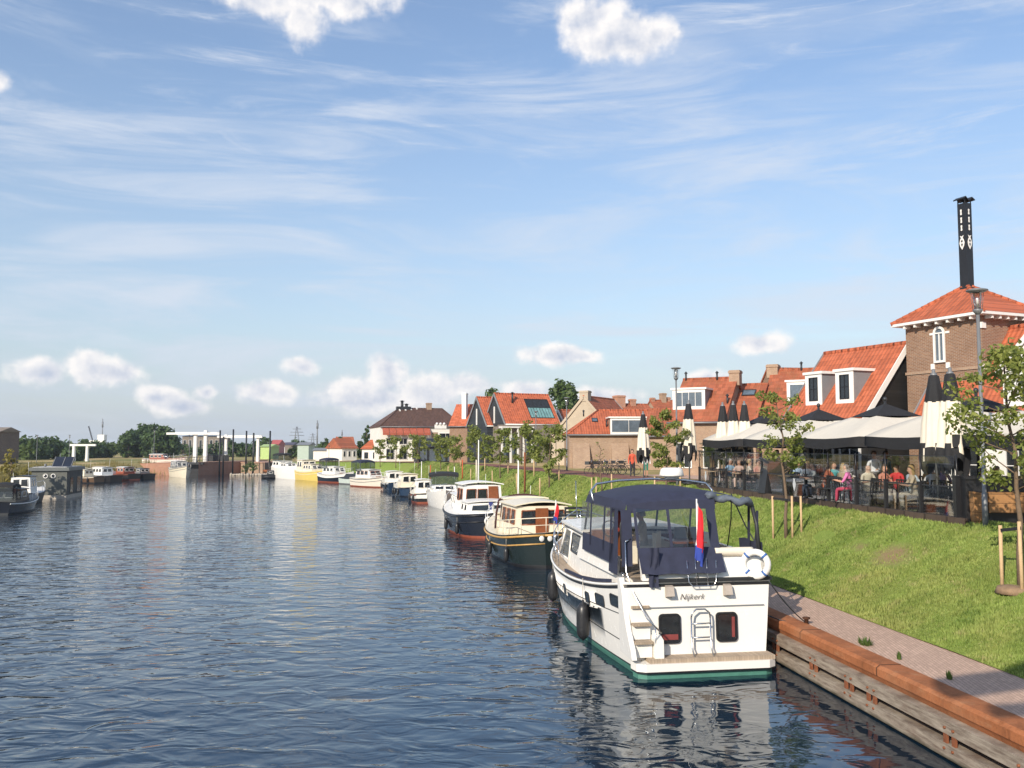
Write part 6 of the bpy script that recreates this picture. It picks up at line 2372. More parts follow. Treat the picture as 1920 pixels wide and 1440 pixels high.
# background trees right
big_tree(Vector((at(1057, 800, 128).x, 128, 2.9)), at(0, 708, 128).z - 2.9, 3.6, 5, 'round dense tree standing behind the roof with glazing', 3800, 0.33, LEAF_M)
big_tree(Vector((at(925, 800, 150).x, 150, 2.9)), at(0, 727, 150).z - 2.9, 3.6, 6, 'tree top showing above the black gables', 1600, 0.4, LEAF_M)
big_tree(Vector((at(687, 850, 205).x, 205, 2.2)), at(0, 795, 205).z - 2.2, 1.0, 7, 'tall narrow poplar left of the brown roofed house', 700, 0.35, LEAF_D, column=True, name='poplar')
big_tree(Vector((at(640, 850, 215).x, 215, 2.2)), at(0, 818, 215).z - 2.2, 1.5, 8, 'right one of two pointed trees near the white sheds', 500, 0.4, LEAF_D)
big_tree(Vector((at(634, 850, 222).x, 222, 2.2)), at(0, 822, 222).z - 2.2, 1.0, 9, 'left one of two pointed trees near the white sheds', 400, 0.4, LEAF_D)
big_tree(Vector((at(609, 850, 215).x, 215, 2.2)), at(0, 822, 215).z - 2.2, 2.0, 10, 'small conical tree above the long white shed', 500, 0.4, LEAF_M)
big_tree(Vector((at(551, 850, 200).x, 200, 2.2)), at(0, 836, 200).z - 2.2, 1.6, 12, 'low bush left of the pale glasshouse', 350, 0.4, LEAF_D)
big_tree(Vector((at(675, 850, 180).x, 180, 2.3)), at(0, 828, 180).z - 2.3, 1.4, 13, 'dark bush behind the kiosk', 350, 0.4, LEAF_D)
big_tree(Vector((at(560, 840, 420).x, 420, 2.0)), at(0, 826, 420).z - 2, 6, 14, 'far tree group above the glasshouse roof', 500, 0.9, LEAF_D)
# background trees left and beyond the lock
spec = [(240, 808, 250, 3.2), (254, 801, 255, 4.2), (273, 797, 260, 5.0), (293, 795, 250, 4.8), (308, 800, 255, 4.2), (319, 812, 250, 2.6)]
for k, (px, ty, Y, rx) in enumerate(spec):
    big_tree(Vector((at(px, 850, Y).x, Y, 2.0)), at(0, ty, Y).z - 2.0, rx, 100 + k, ('leftmost and lowest', 'second from left', 'middle left', 'tallest', 'second from right', 'rightmost and smallest')[k] + ' of the big dark trees left of the white lock bridge', 1500, 0.55, LEAF_D, trunk=0.05)
spec = [(48, 824, 220, 5), (75, 822, 230, 5.5), (98, 826, 235, 4.5), (120, 830, 240, 4), (160, 828, 245, 4), (176, 831, 250, 4), (205, 833, 255, 5), (140, 836, 200, 3)]
for k, (px, ty, Y, rx) in enumerate(spec):
    big_tree(Vector((at(px, 850, Y).x, Y, 1.8)), at(0, ty, Y).z - 1.8, rx, 120 + k, ('tree beside the dark brown block', 'broad tree second from the dark brown block', 'tree behind the solar panel', 'tree left of the small white drawbridge', 'tree inside the small white drawbridge', 'tree right of the small white drawbridge', 'low broad tree below the white silo', 'low bush below the small white drawbridge')[k], 900, 0.55, LEAF_D if k % 2 else LEAF_M, trunk=0.05)
spec = [(405, 832, 300, 5), (432, 828, 260, 2.6), (455, 831, 260, 2.4), (466, 832, 262, 2.2), (478, 829, 258, 2.4), (494, 822, 270, 4.5), (345, 835, 300, 5), (372, 838, 300, 4)]
for k, (px, ty, Y, rx) in enumerate(spec):
    big_tree(Vector((at(px, 850, Y).x, Y, 1.8)), at(0, ty, Y).z - 1.8, rx, 140 + k, ('broad tree before the far dark block', 'round tree right of the far dark block', 'left one of three pointed trees between the black piles', 'middle one of three pointed trees between the black piles', 'right one of three pointed trees between the black piles', 'round tree at the right end of the white balance beam', 'tree left of the white portal', 'low tree behind the white portal')[k], 500, 0.55, LEAF_D, trunk=0.05)


def treeline():
    rs = np.random.RandomState(5)
    cs, rr = [], []
    for k in range(420):
        a = rs.uniform(-0.62, 0.75)
        Y = rs.uniform(520, 900)
        cs.append((math.tan(a) * Y, Y, 1.5 + rs.rand() * 3)); rr.append(2.5 + 2.6 * rs.rand())
    V = leaves(rs, cs, rr, 12000, 1.1, 0.6)
    tag(np_mesh('far_trees', V, np.arange(len(V)).reshape(-1, 4), LEAF_D), 'far belt of trees along the horizon', 'trees', kind='stuff')


treeline()


# reeds and rough growth on the left bank
def reeds():
    rs = np.random.RandomState(9)
    n = 60000
    i = rs.randint(1, len(LB) - 1, n)
    keep = LB[i, 1] > 40
    i = i[keep]; n = len(i)
    s = -0.3 + rs.rand(n) * 6.5
    P = LB[i] + LN[i] * s[:, None] + rs.normal(size=(n, 2)) * 0.8
    cl = np.array([mnoise.noise(Vector((a * 0.25, b * 0.25, 0))) for a, b in P])
    k = cl > -0.12
    P, cl, s = P[k], cl[k], s[k]
    n = len(P)
    h = (0.7 + 1.0 * rs.rand(n)) * (0.6 + 1.2 * np.clip(cl + 0.12, 0, 0.6))
    a = rs.rand(n) * 2 * PI
    z0 = np.clip(0.1 + s * 0.3, 0, 1.1)
    w = 0.07
    d = rs.normal(size=(n, 2)) * 0.22
    V = np.zeros((n, 3, 3))
    V[:, 0] = np.stack([P[:, 0] - np.cos(a) * w, P[:, 1] - np.sin(a) * w, z0], 1)
    V[:, 1] = np.stack([P[:, 0] + np.cos(a) * w, P[:, 1] + np.sin(a) * w, z0], 1)
    V[:, 2] = np.stack([P[:, 0] + d[:, 0], P[:, 1] + d[:, 1], z0 + h], 1)
    tag(np_mesh('reeds', V.reshape(-1, 3), np.arange(n * 3).reshape(n, 3), leaf_mat('reed_leaf', (0.10, 0.10, 0.03), (0.32, 0.26, 0.09), 0.4, 0.3)), 'yellowing reeds along the left bank', 'reeds', kind='stuff')


reeds()
bs = onz(42, 915, 0.4)
sh = thing('shrub', 'golden green willow shrub on the bank beside the houseboat', 'shrub', bs)
rs_ = np.random.RandomState(3)
V = leaves(rs_, [(0, 0, 1.0), (0.6, .4, 1.3), (-.7, .3, 1.1), (0.2, .3, 1.9), (1.0, .2, .7)], [0.8, .8, .7, .6, .6], 1300, 0.10)
np_mesh('foliage', V, np.arange(len(V)).reshape(-1, 4), leaf_mat('golden_leaf', (0.12, 0.11, 0.02), (0.36, 0.30, 0.07), 1.2, .35), sh)
m = MB()
for k in range(5): m.tube([(0, 0, -.3), (math.cos(k * 1.3) * .5, math.sin(k * 1.3) * .4, 1.2)], 0.02, 5)
m.build('stem', BARK, sh)
big_tree(onz(18, 930, 0.5), 4.4, 0.9, 201, 'thin young tree rising beside the launch at the left edge', 420, 0.13, leaf_mat('golden_leaf', 0, 0), group='trees on the left bank', trunk=0.3)

# ------------------------------------------------------------------ lamps
def street_lamp(loc, h, label, grp='mushroom topped street lamps'):
    root = thing('street_lamp', label, 'street lamp', loc, 0, grp)
    m = MB(); m.tube([(0, 0, -0.2), (0, 0, 0.9), (0, 0, 0.92), (0, 0, h - 0.72)], [0.075, 0.07, 0.052, 0.042], 12)
    m.build('pole', GALV, root)
    m = MB(); m.lathe([(0.05, 0), (0.10, 0.06), (0.12, 0.10), (0.12, 0.14), (0.06, 0.14)], (0, 0, h - 0.74), 16); m.build('collar', GALV, root)
    m = MB(); m.lathe([(0.085, 0), (0.115, 0.42)], (0, 0, h - 0.60), 16)
    m.build('lamp_glass', clear_mat('lamp_acrylic', (0.85, 0.83, 0.8), 0.25, 0.1), root, fix=False)
    m = MB(); m.tube([(0, 0, h - .6), (0, 0, h - .3)], 0.035, 8); m.build('bulb', WHITE, root)
    m = MB(); m.lathe([(0.01, -0.02), (0.20, 0.01), (0.275, 0.045), (0.26, 0.07), (0.15, 0.10), (0.01, 0.115)], (0, 0, h - 0.15), 24); m.build('lamp_cap', GALV, root)
    for k in range(4):
        m = MB(); a = k * PI / 2; m.tube([(.13 * math.cos(a), .13 * math.sin(a), h - .6), (.17 * math.cos(a), .17 * math.sin(a), h - .12)], 0.008, 5); m.build('cap_strut', GALV, root)
    return root


LP = Vector((at(1848, 985, 23.3).x, 23.3, 2.86))
L1 = street_lamp(LP, at(1840, 538, 23.3).z - LP.z, 'nearest tall grey street lamp beside the timber planter')
def far_lamp(px, py_top, Y, label, z=2.9):
    p = at(px, 900, Y)
    o = dup(L1, Vector((p.x, Y, z)), 0, label)
    k = (at(px, py_top, Y).z - z) / (at(1840, 538, 23.3).z - LP.z)
    o.scale = (max(k, 0.9), max(k, 0.9), k)
    return o


far_lamp(1270, 687, 46.5, 'street lamp at the far end of the glass fence, left of the long dormer house')
far_lamp(1063, 744, 72, 'slim street lamp in front of the gable of the beige house')
far_lamp(1005, 770, 92, 'street lamp in front of the roof with glazing')
far_lamp(789, 795, 138, 'street lamp before the brown roofed house', 2.6)
far_lamp(67, 815, 160, 'street lamp right of the dark brown block on the left', 1.5)
far_lamp(128, 815, 175, 'street lamp left of the small white drawbridge', 1.6)
far_lamp(287, 806, 175, 'street lamp in front of the tallest dark trees', 1.8)
far_lamp(616, 835, 165, 'small street lamp near the yellow boat', 2.2)

# flag banners and posts on the slope among the barges
def post(px, by, ty, label, mt, r=0.05, name='marker_post', cat='post'):
    p = hit(px, by)
    return tag(MB().tube([(0, 0, -0.2), (0, 0, at(px, ty, p.y).z - p.z)], r, 8).build(name, mt, None, p), label, cat, 'posts on the slope')


post(984, 925, 848, 'rust brown sapling stem with bare bark above the white wheelhouse barge', mat('red_brown_bark', (0.22, 0.075, 0.03), 0.8), 0.07)
post(867, 900, 862, 'orange red marker pole left of the wheelhouse barge', mat('orange_red_paint', (0.5, 0.10, 0.03), 0.6), 0.06)
post(893, 912, 862, 'cream signal pole standing above the roof of the wheelhouse barge', CREAM, 0.05)
post(807, 907, 872, 'thin orange pole behind the sharp white cruiser', mat('orange_red_paint', 0, 0), 0.05)
post(852, 900, 875, 'thin pale pole near the orange red marker', WHITE, 0.04)

# ------------------------------------------------------------------ terrace: deck, glass fence, parasols
FX = lambda y: 12.2 - 0.138 * (y - 24.5)
FH = math.atan(0.138)
fdir = Vector((-0.138, 1, 0)).normalized()
fout = Vector((fdir.y, -fdir.x, 0))          # towards the buildings
DZ = 3.05
DECKM = plank_mat('dark_terrace_boards', (0.085, 0.06, 0.045), 'x', 0.14, 0.25, 0.8)


def fpt(y, off=0.0, z=0.0):
    p = Vector((FX(y), y, z))
    return p + fout * off


m = MB()
a, b_ = fpt(24.0, -0.12), fpt(47, -0.12)
m.prism([a, a + fout * 11, b_ + fout * 11, b_], (0, 0, DZ - 0.0), 0)
deck = m.build('terrace_deck', DECKM)
tag(deck, kind='structure')
fence = thing('glass_fence', 'glass windscreen fence with black posts along the terrace', 'fence', fpt(24.5, 0, DZ - 0.15))
posts_px = [1790, 1722, 1657, 1602, 1550, 1508, 1467, 1427, 1393, 1360, 1334, 1310]
ys = [15.58 / ((px - 960) / FPX + 0.138) for px in posts_px]
o0 = fence.location
for k, y in enumerate(ys):
    p = fpt(y, 0, DZ - 0.15) - o0
    big = k == 0
    w = 0.10 if not big else 0.16
    m = MB(); m.box(p.x - w / 2, p.x + w / 2, p.y - w / 2, p.y + w / 2, -0.15, 1.02 if not big else 1.25)
    m.box(p.x - w / 2 - 0.015, p.x + w / 2 + 0.015, p.y - w / 2 - .015, p.y + w / 2 + .015, 1.02 if not big else 1.25, 1.06 if not big else 1.29)
    m.tube([(p.x, p.y, 1.0), (p.x, p.y, 1.86)], 0.022, 6)
    m.build('post', BLACK, fence)
    if k < len(ys) - 1:
        q = fpt(ys[k + 1], 0, DZ - 0.15) - o0
        d = (q - p).normalized()
        a, b_ = p + d * 0.09, q - d * 0.09
        lo_ = MB(); lo_.quad(a + Vector((0, 0, .16)), b_ + Vector((0, 0, .16)), b_ + Vector((0, 0, 0.95)), a + Vector((0, 0, 0.95)))
        lo_.build('lower_panel', PANED, fence, fix=False)
        up = MB(); up.quad(a + Vector((0, 0, 1.0)), b_ + Vector((0, 0, 1.0)), b_ + Vector((0, 0, 1.80)), a + Vector((0, 0, 1.80)))
        uo = up.build('upper_panel', PANE, fence, fix=False)
        for zz, ww, hh in ((1.81, .025, .025), (.97, .03, .04), (.13, .04, .05)): MB().beam(a + Vector((0, 0, zz)), b_ + Vector((0, 0, zz)), ww, hh).build('panel_rail', DARKM, fence)
        if k in (3, 5, 9, 10):
            c = (a + b_) / 2 + Vector((0, 0, 0.62)) - fout * 0.012
            e = MB()
            dia = [(0, -0.26), (0.10, -0.10), (0.13, 0.02), (0.06, 0.15), (0.10, 0.25), (0, 0.21), (-0.10, 0.25), (-0.06, 0.15), (-0.13, 0.02), (-0.10, -0.10)]
            e.prism([c + d * x + Vector((0, 0, z)) for x, z in dia], -fout * 0.004)
            e.build('panel_emblem', mat('frosted_white', (0.55, 0.57, 0.58), 0.6), fence)
plinth = MB()
a, b_ = fpt(24.2, -0.06, 0) - Vector((o0.x, o0.y, 0)), fpt(46.5, -0.06, 0) - Vector((o0.x, o0.y, 0))
plinth.beam(a + Vector((0, 0, -0.22)), b_ + Vector((0, 0, -0.22)), 0.08, 0.5)
plinth.build('plinth_board', mat('dark_stained_board', (0.03, 0.024, 0.021), 0.8, var=0.3, scale=5), fence)

FHZ = FH        # rotation about z that puts local y along the fence


def open_parasol(y, off, s, label):
    p = fpt(y, off, DZ)
    root = thing('square_parasol', label, 'parasol', p, FH, 'open parasols joined over the terrace')
    ze, zp = 2.28, 3.55
    h = s / 2
    zb = 3.05
    k = 0.36
    cr = MB()
    rows = []
    n = 6
    # lower cream part of the pyramid, sagging slightly between the ribs
    for t in [i / 6 for i in range(7)]:
        f = 1 - t * (1 - k)
        z = ze + (zb - ze) * (t ** 0.85)
        ring = []
        for e in range(4):
            c0 = [(-h, -h), (h, -h), (h, h), (-h, h)][e]
            c1 = [(-h, -h), (h, -h), (h, h), (-h, h)][(e + 1) % 4]
            for j in range(n):
                q = j / n
                ring.append((lerp(c0[0], c1[0], q) * f, lerp(c0[1], c1[1], q) * f, z - 0.10 * math.sin(PI * q) * math.sin(PI * (0.25 + t * 0.5))))
        rows.append(ring)
    cr.grid(rows, 0, True, True)
    cr.build('canopy', SANDC, root)
    tp = MB()
    hk = h * k
    tp.add([(-hk - .02, -hk - .02, zb - 0.0), (hk + .02, -hk - .02, zb), (hk + .02, hk + .02, zb), (-hk - .02, hk + .02, zb), (0, 0, zp)], [(0, 1, 4), (1, 2, 4), (2, 3, 4), (3, 0, 4)])
    tp.build('canopy_cap', BLACKC, root)
    v = MB()
    rows = [rows[0], [(x * 1.003, y_ * 1.003, z - 0.36 - 0.03 * math.sin(i * 1.3)) for i, (x, y_, z) in enumerate(rows[0])]]
    v.grid(rows, 0, True, True)
    v.build('valance', BLACKC, root)
    m = MB(); m.tube([(0, 0, 0), (0, 0, zp + 0.12)], 0.05, 10); m.ell((0, 0, zp + .16), (.08, .08, .1), 10, 6)
    m.build('pole', DARKM, root)
    m = MB()
    for (x, y_) in ((-h, -h), (h, -h), (h, h), (-h, h), (0, h), (0, -h), (h, 0), (-h, 0)):
        m.tube([(0, 0, zp - 0.35), (x * .95, y_ * .95, ze - 0.16)], 0.016, 5)
    m.build('ribs', DARKM, root)
    m = MB(); m.box(-.45, .45, -.45, .45, 0, 0.1); m.build('base', DARKM, root)
    return root


for y, lab in ((43.5, 'open cream parasol with black top, farthest left and partly behind the tree'), (38.2, 'open cream parasol whose black top stands under the two dormers'),
               (33.0, 'open cream parasol whose top stands before the black gable'), (27.8, 'open cream parasol behind the pair of closed parasols'), (22.6, 'open cream parasol behind the tree at the right edge')):
    open_parasol(y, 3.1, 4.9, lab)


def closed_parasol(p, label, zt_=4.2, w=0.30, seed=0):
    rd = random.Random(seed)
    root = thing('closed_parasol', label, 'parasol', p, rd.uniform(0, 1), 'closed parasols')
    ln = 2.75
    n = 28
    prof = [(0.0, 0.16), (0.02, 0.34), (0.2, 0.52), (0.30, 0.62), (0.31, 0.63), (0.55, 0.80), (0.75, 0.88), (0.80, 0.95), (0.9, 1.0), (1.0, 0.92)]
    def row(t, r):
        out = []
        for j in range(n):
            a = 2 * PI * j / n
            f = 1 + 0.20 * math.sin(a * 7 + 0.5 * t) * min(1, t * 2) + 0.05 * math.sin(a * 3 + seed)
            dz = 0.0
            if t >= 0.78: dz = (t - 0.78) / 0.22 * 0.28 * math.cos(a * 4 + seed) 
            out.append((math.cos(a) * w * r * f, math.sin(a) * w * r * f, zt_ - ln * t + dz))
        return out
    rows = [row(t, r) for t, r in prof]
    def mi(i, j):
        if i < 3: return 1
        if i == 3: return 1 if (j // 2) % 2 else 0
        if i == 6: return 1 if (j // 3) % 2 else 0
        if i >= 7: return 1 if not (i == 7 and (j % 5 == 0)) else 0
        return 0
    m = MB(); m.grid(rows, mi, True, True)
    m.build('folded_canopy', [CREAMC, BLACKC], root)
    m = MB(); m.tube([(0, 0, 0), (0, 0, zt_ + 0.08)], 0.04, 8); m.lathe([(0.10, -0.1), (0.10, 0.06), (0.05, 0.10), (0.05, .2), (0.01, .22)], (0, 0, zt_ - .05), 10)
    m.build('pole', GALV, root)
    m = MB(); m.lathe([(.4, 0), (.4, .06), (.1, .1)], (0, 0, 0), 16); m.build('base', DARKM, root)
    return root


for k, (px, y, lab, top) in enumerate(((1757, 26.6, 'left one of the two big closed parasols beside the near lamp post', 702), (1788, 25.9, 'right one of the two big closed parasols beside the near lamp post', 699),
                           (1293, 46.0, 'closed parasol behind the thin lamp post, left of the palm', 756), (1207, 54.0, 'closed parasol standing alone on the left of the terrace', 776),
                           (1357, 44.6, 'left one of three closed parasols right of the palm', 760), (1377, 43.8, 'middle one of three closed parasols right of the palm', 758), (1398, 43.2, 'right one of three closed parasols right of the palm', 758))):
    p = at(px, 900, y); p.z = DZ if k != 3 else 2.95
    closed_parasol(p, lab, at(px, top, y).z - p.z, 0.42 if k < 2 else 0.38, k)

# palm in a pot
pp = at(1335, 900, 47.0); pp.z = 2.97
pl = thing('palm', 'feathery palm between the closed parasols at the end of the glass fence', 'palm', pp)
m = MB(); m.tube([(0, 0, 0), (0.03, 0, 0.9), (0, 0, 1.5)], [0.16, 0.14, 0.12], 10); m.build('trunk', BARK, pl)
V = []
rd = random.Random(4)
for k in range(26):
    a = rd.uniform(0, 2 * PI)
    e = rd.uniform(0.2, 1.4)
    L_ = rd.uniform(1.3, 1.9)
    pr = Vector((0, 0, 1.5))
    for i in range(12):
        t = i / 12
        c = Vector((math.cos(a) * math.cos(e) * L_ * t, math.sin(a) * math.cos(e) * L_ * t, 1.5 + math.sin(e) * L_ * t - 0.9 * t * t))
        d = (c - pr).normalized() if i else Vector((0, 0, 1))
        s_ = d.cross(Vector((0, 0, 1)))
        s_ = s_.normalized() if s_.length > .01 else Vector((1, 0, 0))
        w = 0.34 * math.sin(PI * (0.1 + 0.85 * t))
        for g in (-1, 1):
            tip = c + s_ * g * w + d * 0.16 - Vector((0, 0, 0.08))
            V += [c - d * 0.025, c + d * 0.025, tip + d * 0.01, tip - d * 0.01]
        pr = c
np_mesh('crown', np.array([tuple(v) for v in V]), np.arange(len(V)).reshape(-1, 4), leaf_mat('palm_leaf', (0.05, 0.085, 0.02), (0.17, 0.20, 0.06), 1.5, .3), pl)

# timber planter with dark box, at the right edge
q0 = at(1812, 985, 24.0)
plr = thing('timber_planter', 'varnished timber planter bench framed by a black box at the right edge', 'planter', (q0.x, 24.0, 2.75), FH + R(-14))
PLW = plank_mat('orange_brown_boards', (0.36, 0.185, 0.075), 'z', 0.24, 0.12, 0.55)
m = MB(); m.box(0.02, 3.6, 0.0, 0.9, 0.02, 1.35); m.build('box', BLACK, plr)
m = MB(); m.prism([(0.12, -0.30, 0.0), (0.42, -0.30, 0.0), (0.46, -0.30, 0.98), (0.08, -0.30, 1.04)], (0, 0.28, 0)); m.build('end_panel', PLW, plr)
m = MB(); m.box(0.48, 3.6, -0.30, -0.02, 0.48, 1.02); m.build('front_board', PLW, plr)
m = MB(); m.box(0.0, 3.7, -0.06, 0.95, 1.352, 1.42); m.build('top_rail', BLACK, plr)

# ------------------------------------------------------------------ terrace furniture
def make_chair(label):
    t = thing('terrace_chair', label, 'chair', (0, 0, 0), 0, 'dark chairs on the terrace')
    m = MB(); m.box(-0.22, 0.22, -0.21, 0.22, 0.43, 0.47); m.build('seat', DARKM, t)
    m = MB()
    for x in (-0.2, -0.1, 0, 0.1, 0.2): m.beam((x, -0.2, 0.47), (x, -0.26, 0.86), 0.04, 0.02)
    m.beam((-.22, -0.26, 0.86), (.22, -.26, .86), .03, .05); m.build('backrest', DARKM, t)
    for x in (-0.2, 0.2):
        for y in (-0.19, 0.2):
            m = MB(); m.tube([(x, y, 0), (x * .95, y * .95, .43)], 0.014, 6); m.build('leg', DARKM, t)
        m = MB(); m.tube([(x, -.22, .66), (x, .12, .66), (x, .16, .46)], .014, 6); m.build('armrest', DARKM, t)
    return t


def make_table(label):
    t = thing('terrace_table', label, 'table', (0, 0, 0), 0, 'small tables on the terrace')
    m = MB(); m.box(-0.38, 0.38, -0.38, 0.38, 0.71, 0.745); m.build('tabletop', mat('pale_table_wood', (0.36, 0.27, 0.18), 0.5, var=0.2, scale=4), t)
    m = MB(); m.tube([(0, 0, 0.02), (0, 0, .71)], .035, 8); m.build('leg', DARKM, t)
    m = MB(); m.box(-.25, .25, -.04, .04, 0, .04); m.box(-.04, .04, -.25, .25, .002, .043); m.build('foot', DARKM, t)
    return t


# ------------------------------------------------------------------ people
SKIN = mat('skin', (0.55, 0.30, 0.20), 0.55, var=0.08)
HAIRS = {'brown': mat('brown_hair', (0.06, 0.032, 0.016), 0.6), 'grey': mat('grey_hair', (0.30, 0.28, 0.26), 0.7), 'blond': mat('blond_hair', (0.40, 0.26, 0.11), 0.6), 'black': mat('black_hair', (0.012, 0.01, 0.01), 0.5), 'white': mat('white_hair', (0.62, 0.60, 0.56), 0.7)}
CL = {}


def cloth(c):
    k = 'cloth_%d_%d_%d' % tuple(int(x * 100) for x in c)
    return mat(k, c, 0.85, var=0.15, scale=7, bump=0.25, bscale=30)


def person(label, loc, rz, pose='sit', shirt=(0.7, 0.7, 0.7), pants=(0.05, 0.06, 0.1), hair='brown', sleeves=False, shorts=False, seed=0, group='guests on the terrace', long_hair=False, apron=None, lean=0.08, arm=None, scale=1.0, shoes=(0.03, 0.03, 0.03)):
    rd = random.Random(seed)
    hz = 0.50 if pose == 'sit' else 0.93
    V, E, rad, mt = [], [], [], []
    TOP, LOW, SK, SHOE = 1, 2, 0, 3

    def v(p, r, ry=None): V.append(Vector(p)); rad.append((r, ry or r)); return len(V) - 1

    def e(a, b, m): E.append((a, b)); mt.append(m)
    ln = lean
    pel = v((0, 0, hz), 0.15, 0.115)
    wst = v((0, ln * 0.35, hz + 0.17), 0.135, 0.10)
    chs = v((0, ln * .75, hz + 0.36), 0.155, 0.115)
    shl = v((0, ln, hz + 0.49), 0.11, 0.09)
    nk = v((0, ln + 0.01, hz + 0.575), 0.055)
    hd = v((0, ln + 0.035, hz + 0.67), 0.082, 0.092)
    hd2 = v((0, ln + 0.045, hz + 0.745), 0.088, 0.10)
    hd3 = v((0, ln + 0.03, hz + 0.80), 0.06)
    e(pel, wst, TOP); e(wst, chs, TOP); e(chs, shl, TOP); e(shl, nk, SK); e(nk, hd, SK); e(hd, hd2, SK); e(hd2, hd3, SK)
    ns = v((0, ln + 0.145, hz + 0.70), 0.012); e(hd, ns, SK)
    arm = arm or ('table' if pose == 'sit' else 'down')
    for g in (-1, 1):
        s_ = v((g * 0.175, ln, hz + 0.47), 0.062)
        if arm == 'table':
            el = (g * 0.25, ln + 0.12, hz + 0.22); wr = (g * 0.13, ln + 0.36, hz + 0.27)
        elif arm == 'front':
            el = (g * 0.24, ln + 0.06, hz + 0.22); wr = (g * 0.15, ln + 0.28, hz + 0.20)
        elif arm == 'helm':
            el = (g * 0.26, ln + 0.20, hz + 0.30); wr = (g * 0.18, ln + 0.44, hz + 0.40)
        else:
            el = (g * 0.235, ln - 0.02, hz + 0.19); wr = (g * 0.25, ln + 0.06, hz - 0.06)
        el = v(el, 0.046); wr_ = v(wr, 0.03)
        e(shl, s_, TOP); e(s_, el, TOP); e(el, wr_, TOP if sleeves else SK)
        d = (Vector(wr) - V[el]).normalized()
        pm = v(Vector(wr) + d * 0.06, 0.032, 0.018); e(wr_, pm, SK)
        sx = d.cross(Vector((0, 0, 1))).normalized() if abs(d.z) < .9 else Vector((0, 1, 0))
        dn = Vector((0, 0, -1)) if abs(d.z) < .9 else Vector((-g, 0, 0))
        for j, fl in enumerate((0.062, 0.074, 0.070, 0.052)):
            b0 = v(V[pm] + sx * (j - 1.5) * 0.018 + d * 0.025, 0.009)
            b1 = v(V[b0] + d * fl * .55 + dn * 0.008, 0.0085)
            b2 = v(V[b1] + d * fl * .35 + dn * 0.022, 0.0075)
            e(pm, b0, SK); e(b0, b1, SK); e(b1, b2, SK)
        t1 = v(V[wr_] + d * 0.035 - sx * g * 0.034, 0.011); t2 = v(V[t1] + d * 0.04 - sx * g * 0.012, 0.009)
        e(wr_, t1, SK); e(t1, t2, SK)
        hp = v((g * 0.095, 0.0, hz - 0.03), 0.095); e(pel, hp, LOW)
        if pose == 'sit':
            kn = v((g * 0.12, 0.42, hz - 0.02), 0.068); an = v((g * 0.12, 0.40 + 0.05 * rd.uniform(-1, 1), 0.09), 0.042)
        else:
            st = 0.06 * g * (1 if pose == 'stand' else 3)
            kn = v((g * 0.10, st * 0.6 + 0.02, 0.50), 0.068); an = v((g * 0.105, st, 0.09), 0.044)
        e(hp, kn, LOW); e(kn, an, SK if shorts else LOW)
        ft = v(V[an] + Vector((g * 0.02, 0.13, -0.05)), 0.036); e(an, ft, SHOE)
    me = bpy.data.meshes.new('person')
    b = bmesh.new()
    sk = b.verts.layers.skin.verify()
    bv = [b.verts.new(p) for p in V]
    for q, r in zip(bv, rad): q[sk].radius = r
    bv[pel][sk].use_root = True
    for a, c in E: b.edges.new((bv[a], bv[c]))
    b.to_mesh(me)
    b.free()
    tmp = bpy.data.objects.new('person_skel', me)
    col.objects.link(tmp)
    tmp.modifiers.new('skin', 'SKIN').use_smooth_shade = True
    sub = tmp.modifiers.new('sub', 'SUBSURF'); sub.levels = 1
    dg = bpy.context.evaluated_depsgraph_get()
    me2 = bpy.data.meshes.new_from_object(tmp.evaluated_get(dg))
    bpy.data.objects.remove(tmp)
    bpy.data.meshes.remove(me)
    me2.materials.clear()
    for m_ in (SKIN, cloth(shirt), cloth(pants), cloth(shoes)): me2.materials.append(m_)
    A = np.array([V[a] for a, _ in E]); B = np.array([V[c] for _, c in E]); AB = B - A
    L2 = (AB ** 2).sum(1)
    mi = []
    for f in me2.polygons:
        c = np.array(f.center)
        t = np.clip(((c - A) * AB).sum(1) / L2, 0, 1)
        d = ((A + AB * t[:, None] - c) ** 2).sum(1) - np.array([min(rad[a][0], rad[c_][0]) ** 2 * .6 for a, c_ in E])
        mi.append(mt[int(np.argmin(d))])
    me2.polygons.foreach_set('material_index', mi)
    o = bpy.data.objects.new('person', me2)
    col.objects.link(o)
    o.location = loc; o.rotation_euler = (0, 0, rz); o.scale = (scale,) * 3
    tag(o, label, 'person', group)
    if hair:
        h = MB()
        cx, cy, cz = 0, ln + 0.015, hz + 0.755
        rows = []
        for i in range(9):
            t = PI * 0.5 * i / 8
            row = []
            for j in range(16):
                a = 2 * PI * j / 16
                fr = math.sin(a) > 0.2            # front: higher hairline
                low = 0.0 if fr else (-0.075 if not long_hair else -0.2)
                z = math.cos(t) * 0.105 + (low * (i / 8) ** 2) + (0.035 * (i / 8) if fr else 0)
                r = math.sin(t) * (1 if i < 8 else 0.98)
                row.append((cx + math.cos(a) * 0.098 * r, cy + math.sin(a) * 0.112 * r - 0.008, cz + z))
            rows.append(row)
        h.grid(rows, 0, True, True)
        h.build('hair', HAIRS[hair], o)
    fc = MB()
    for g in (-1, 1): fc.ell((g * 0.033, ln + 0.128, hz + 0.735), (0.012, 0.008, 0.008), 8, 5)
    fc.build('eye', HAIRS['black'], o)
    mo_ = MB(); mo_.ell((0, ln + 0.118, hz + 0.655), (0.024, 0.008, 0.006), 8, 5); mo_.build('mouth', mat('lips', (0.40, 0.12, 0.10), 0.5), o)
    if apron:
        ap = MB()
        ap.grid([[(x, 0.12 + ln * .3 - x * x * 1.5, hz + 0.12 - 0.14 * j) for x in (-0.17, -0.09, 0, .09, .17)] for j in range(5)], 0, True)
        ap.build('apron', cloth(apron), o)
    return o


def tp(px, y, z=DZ):
    p = at(px, 930, y)
    return Vector((p.x, y, z))


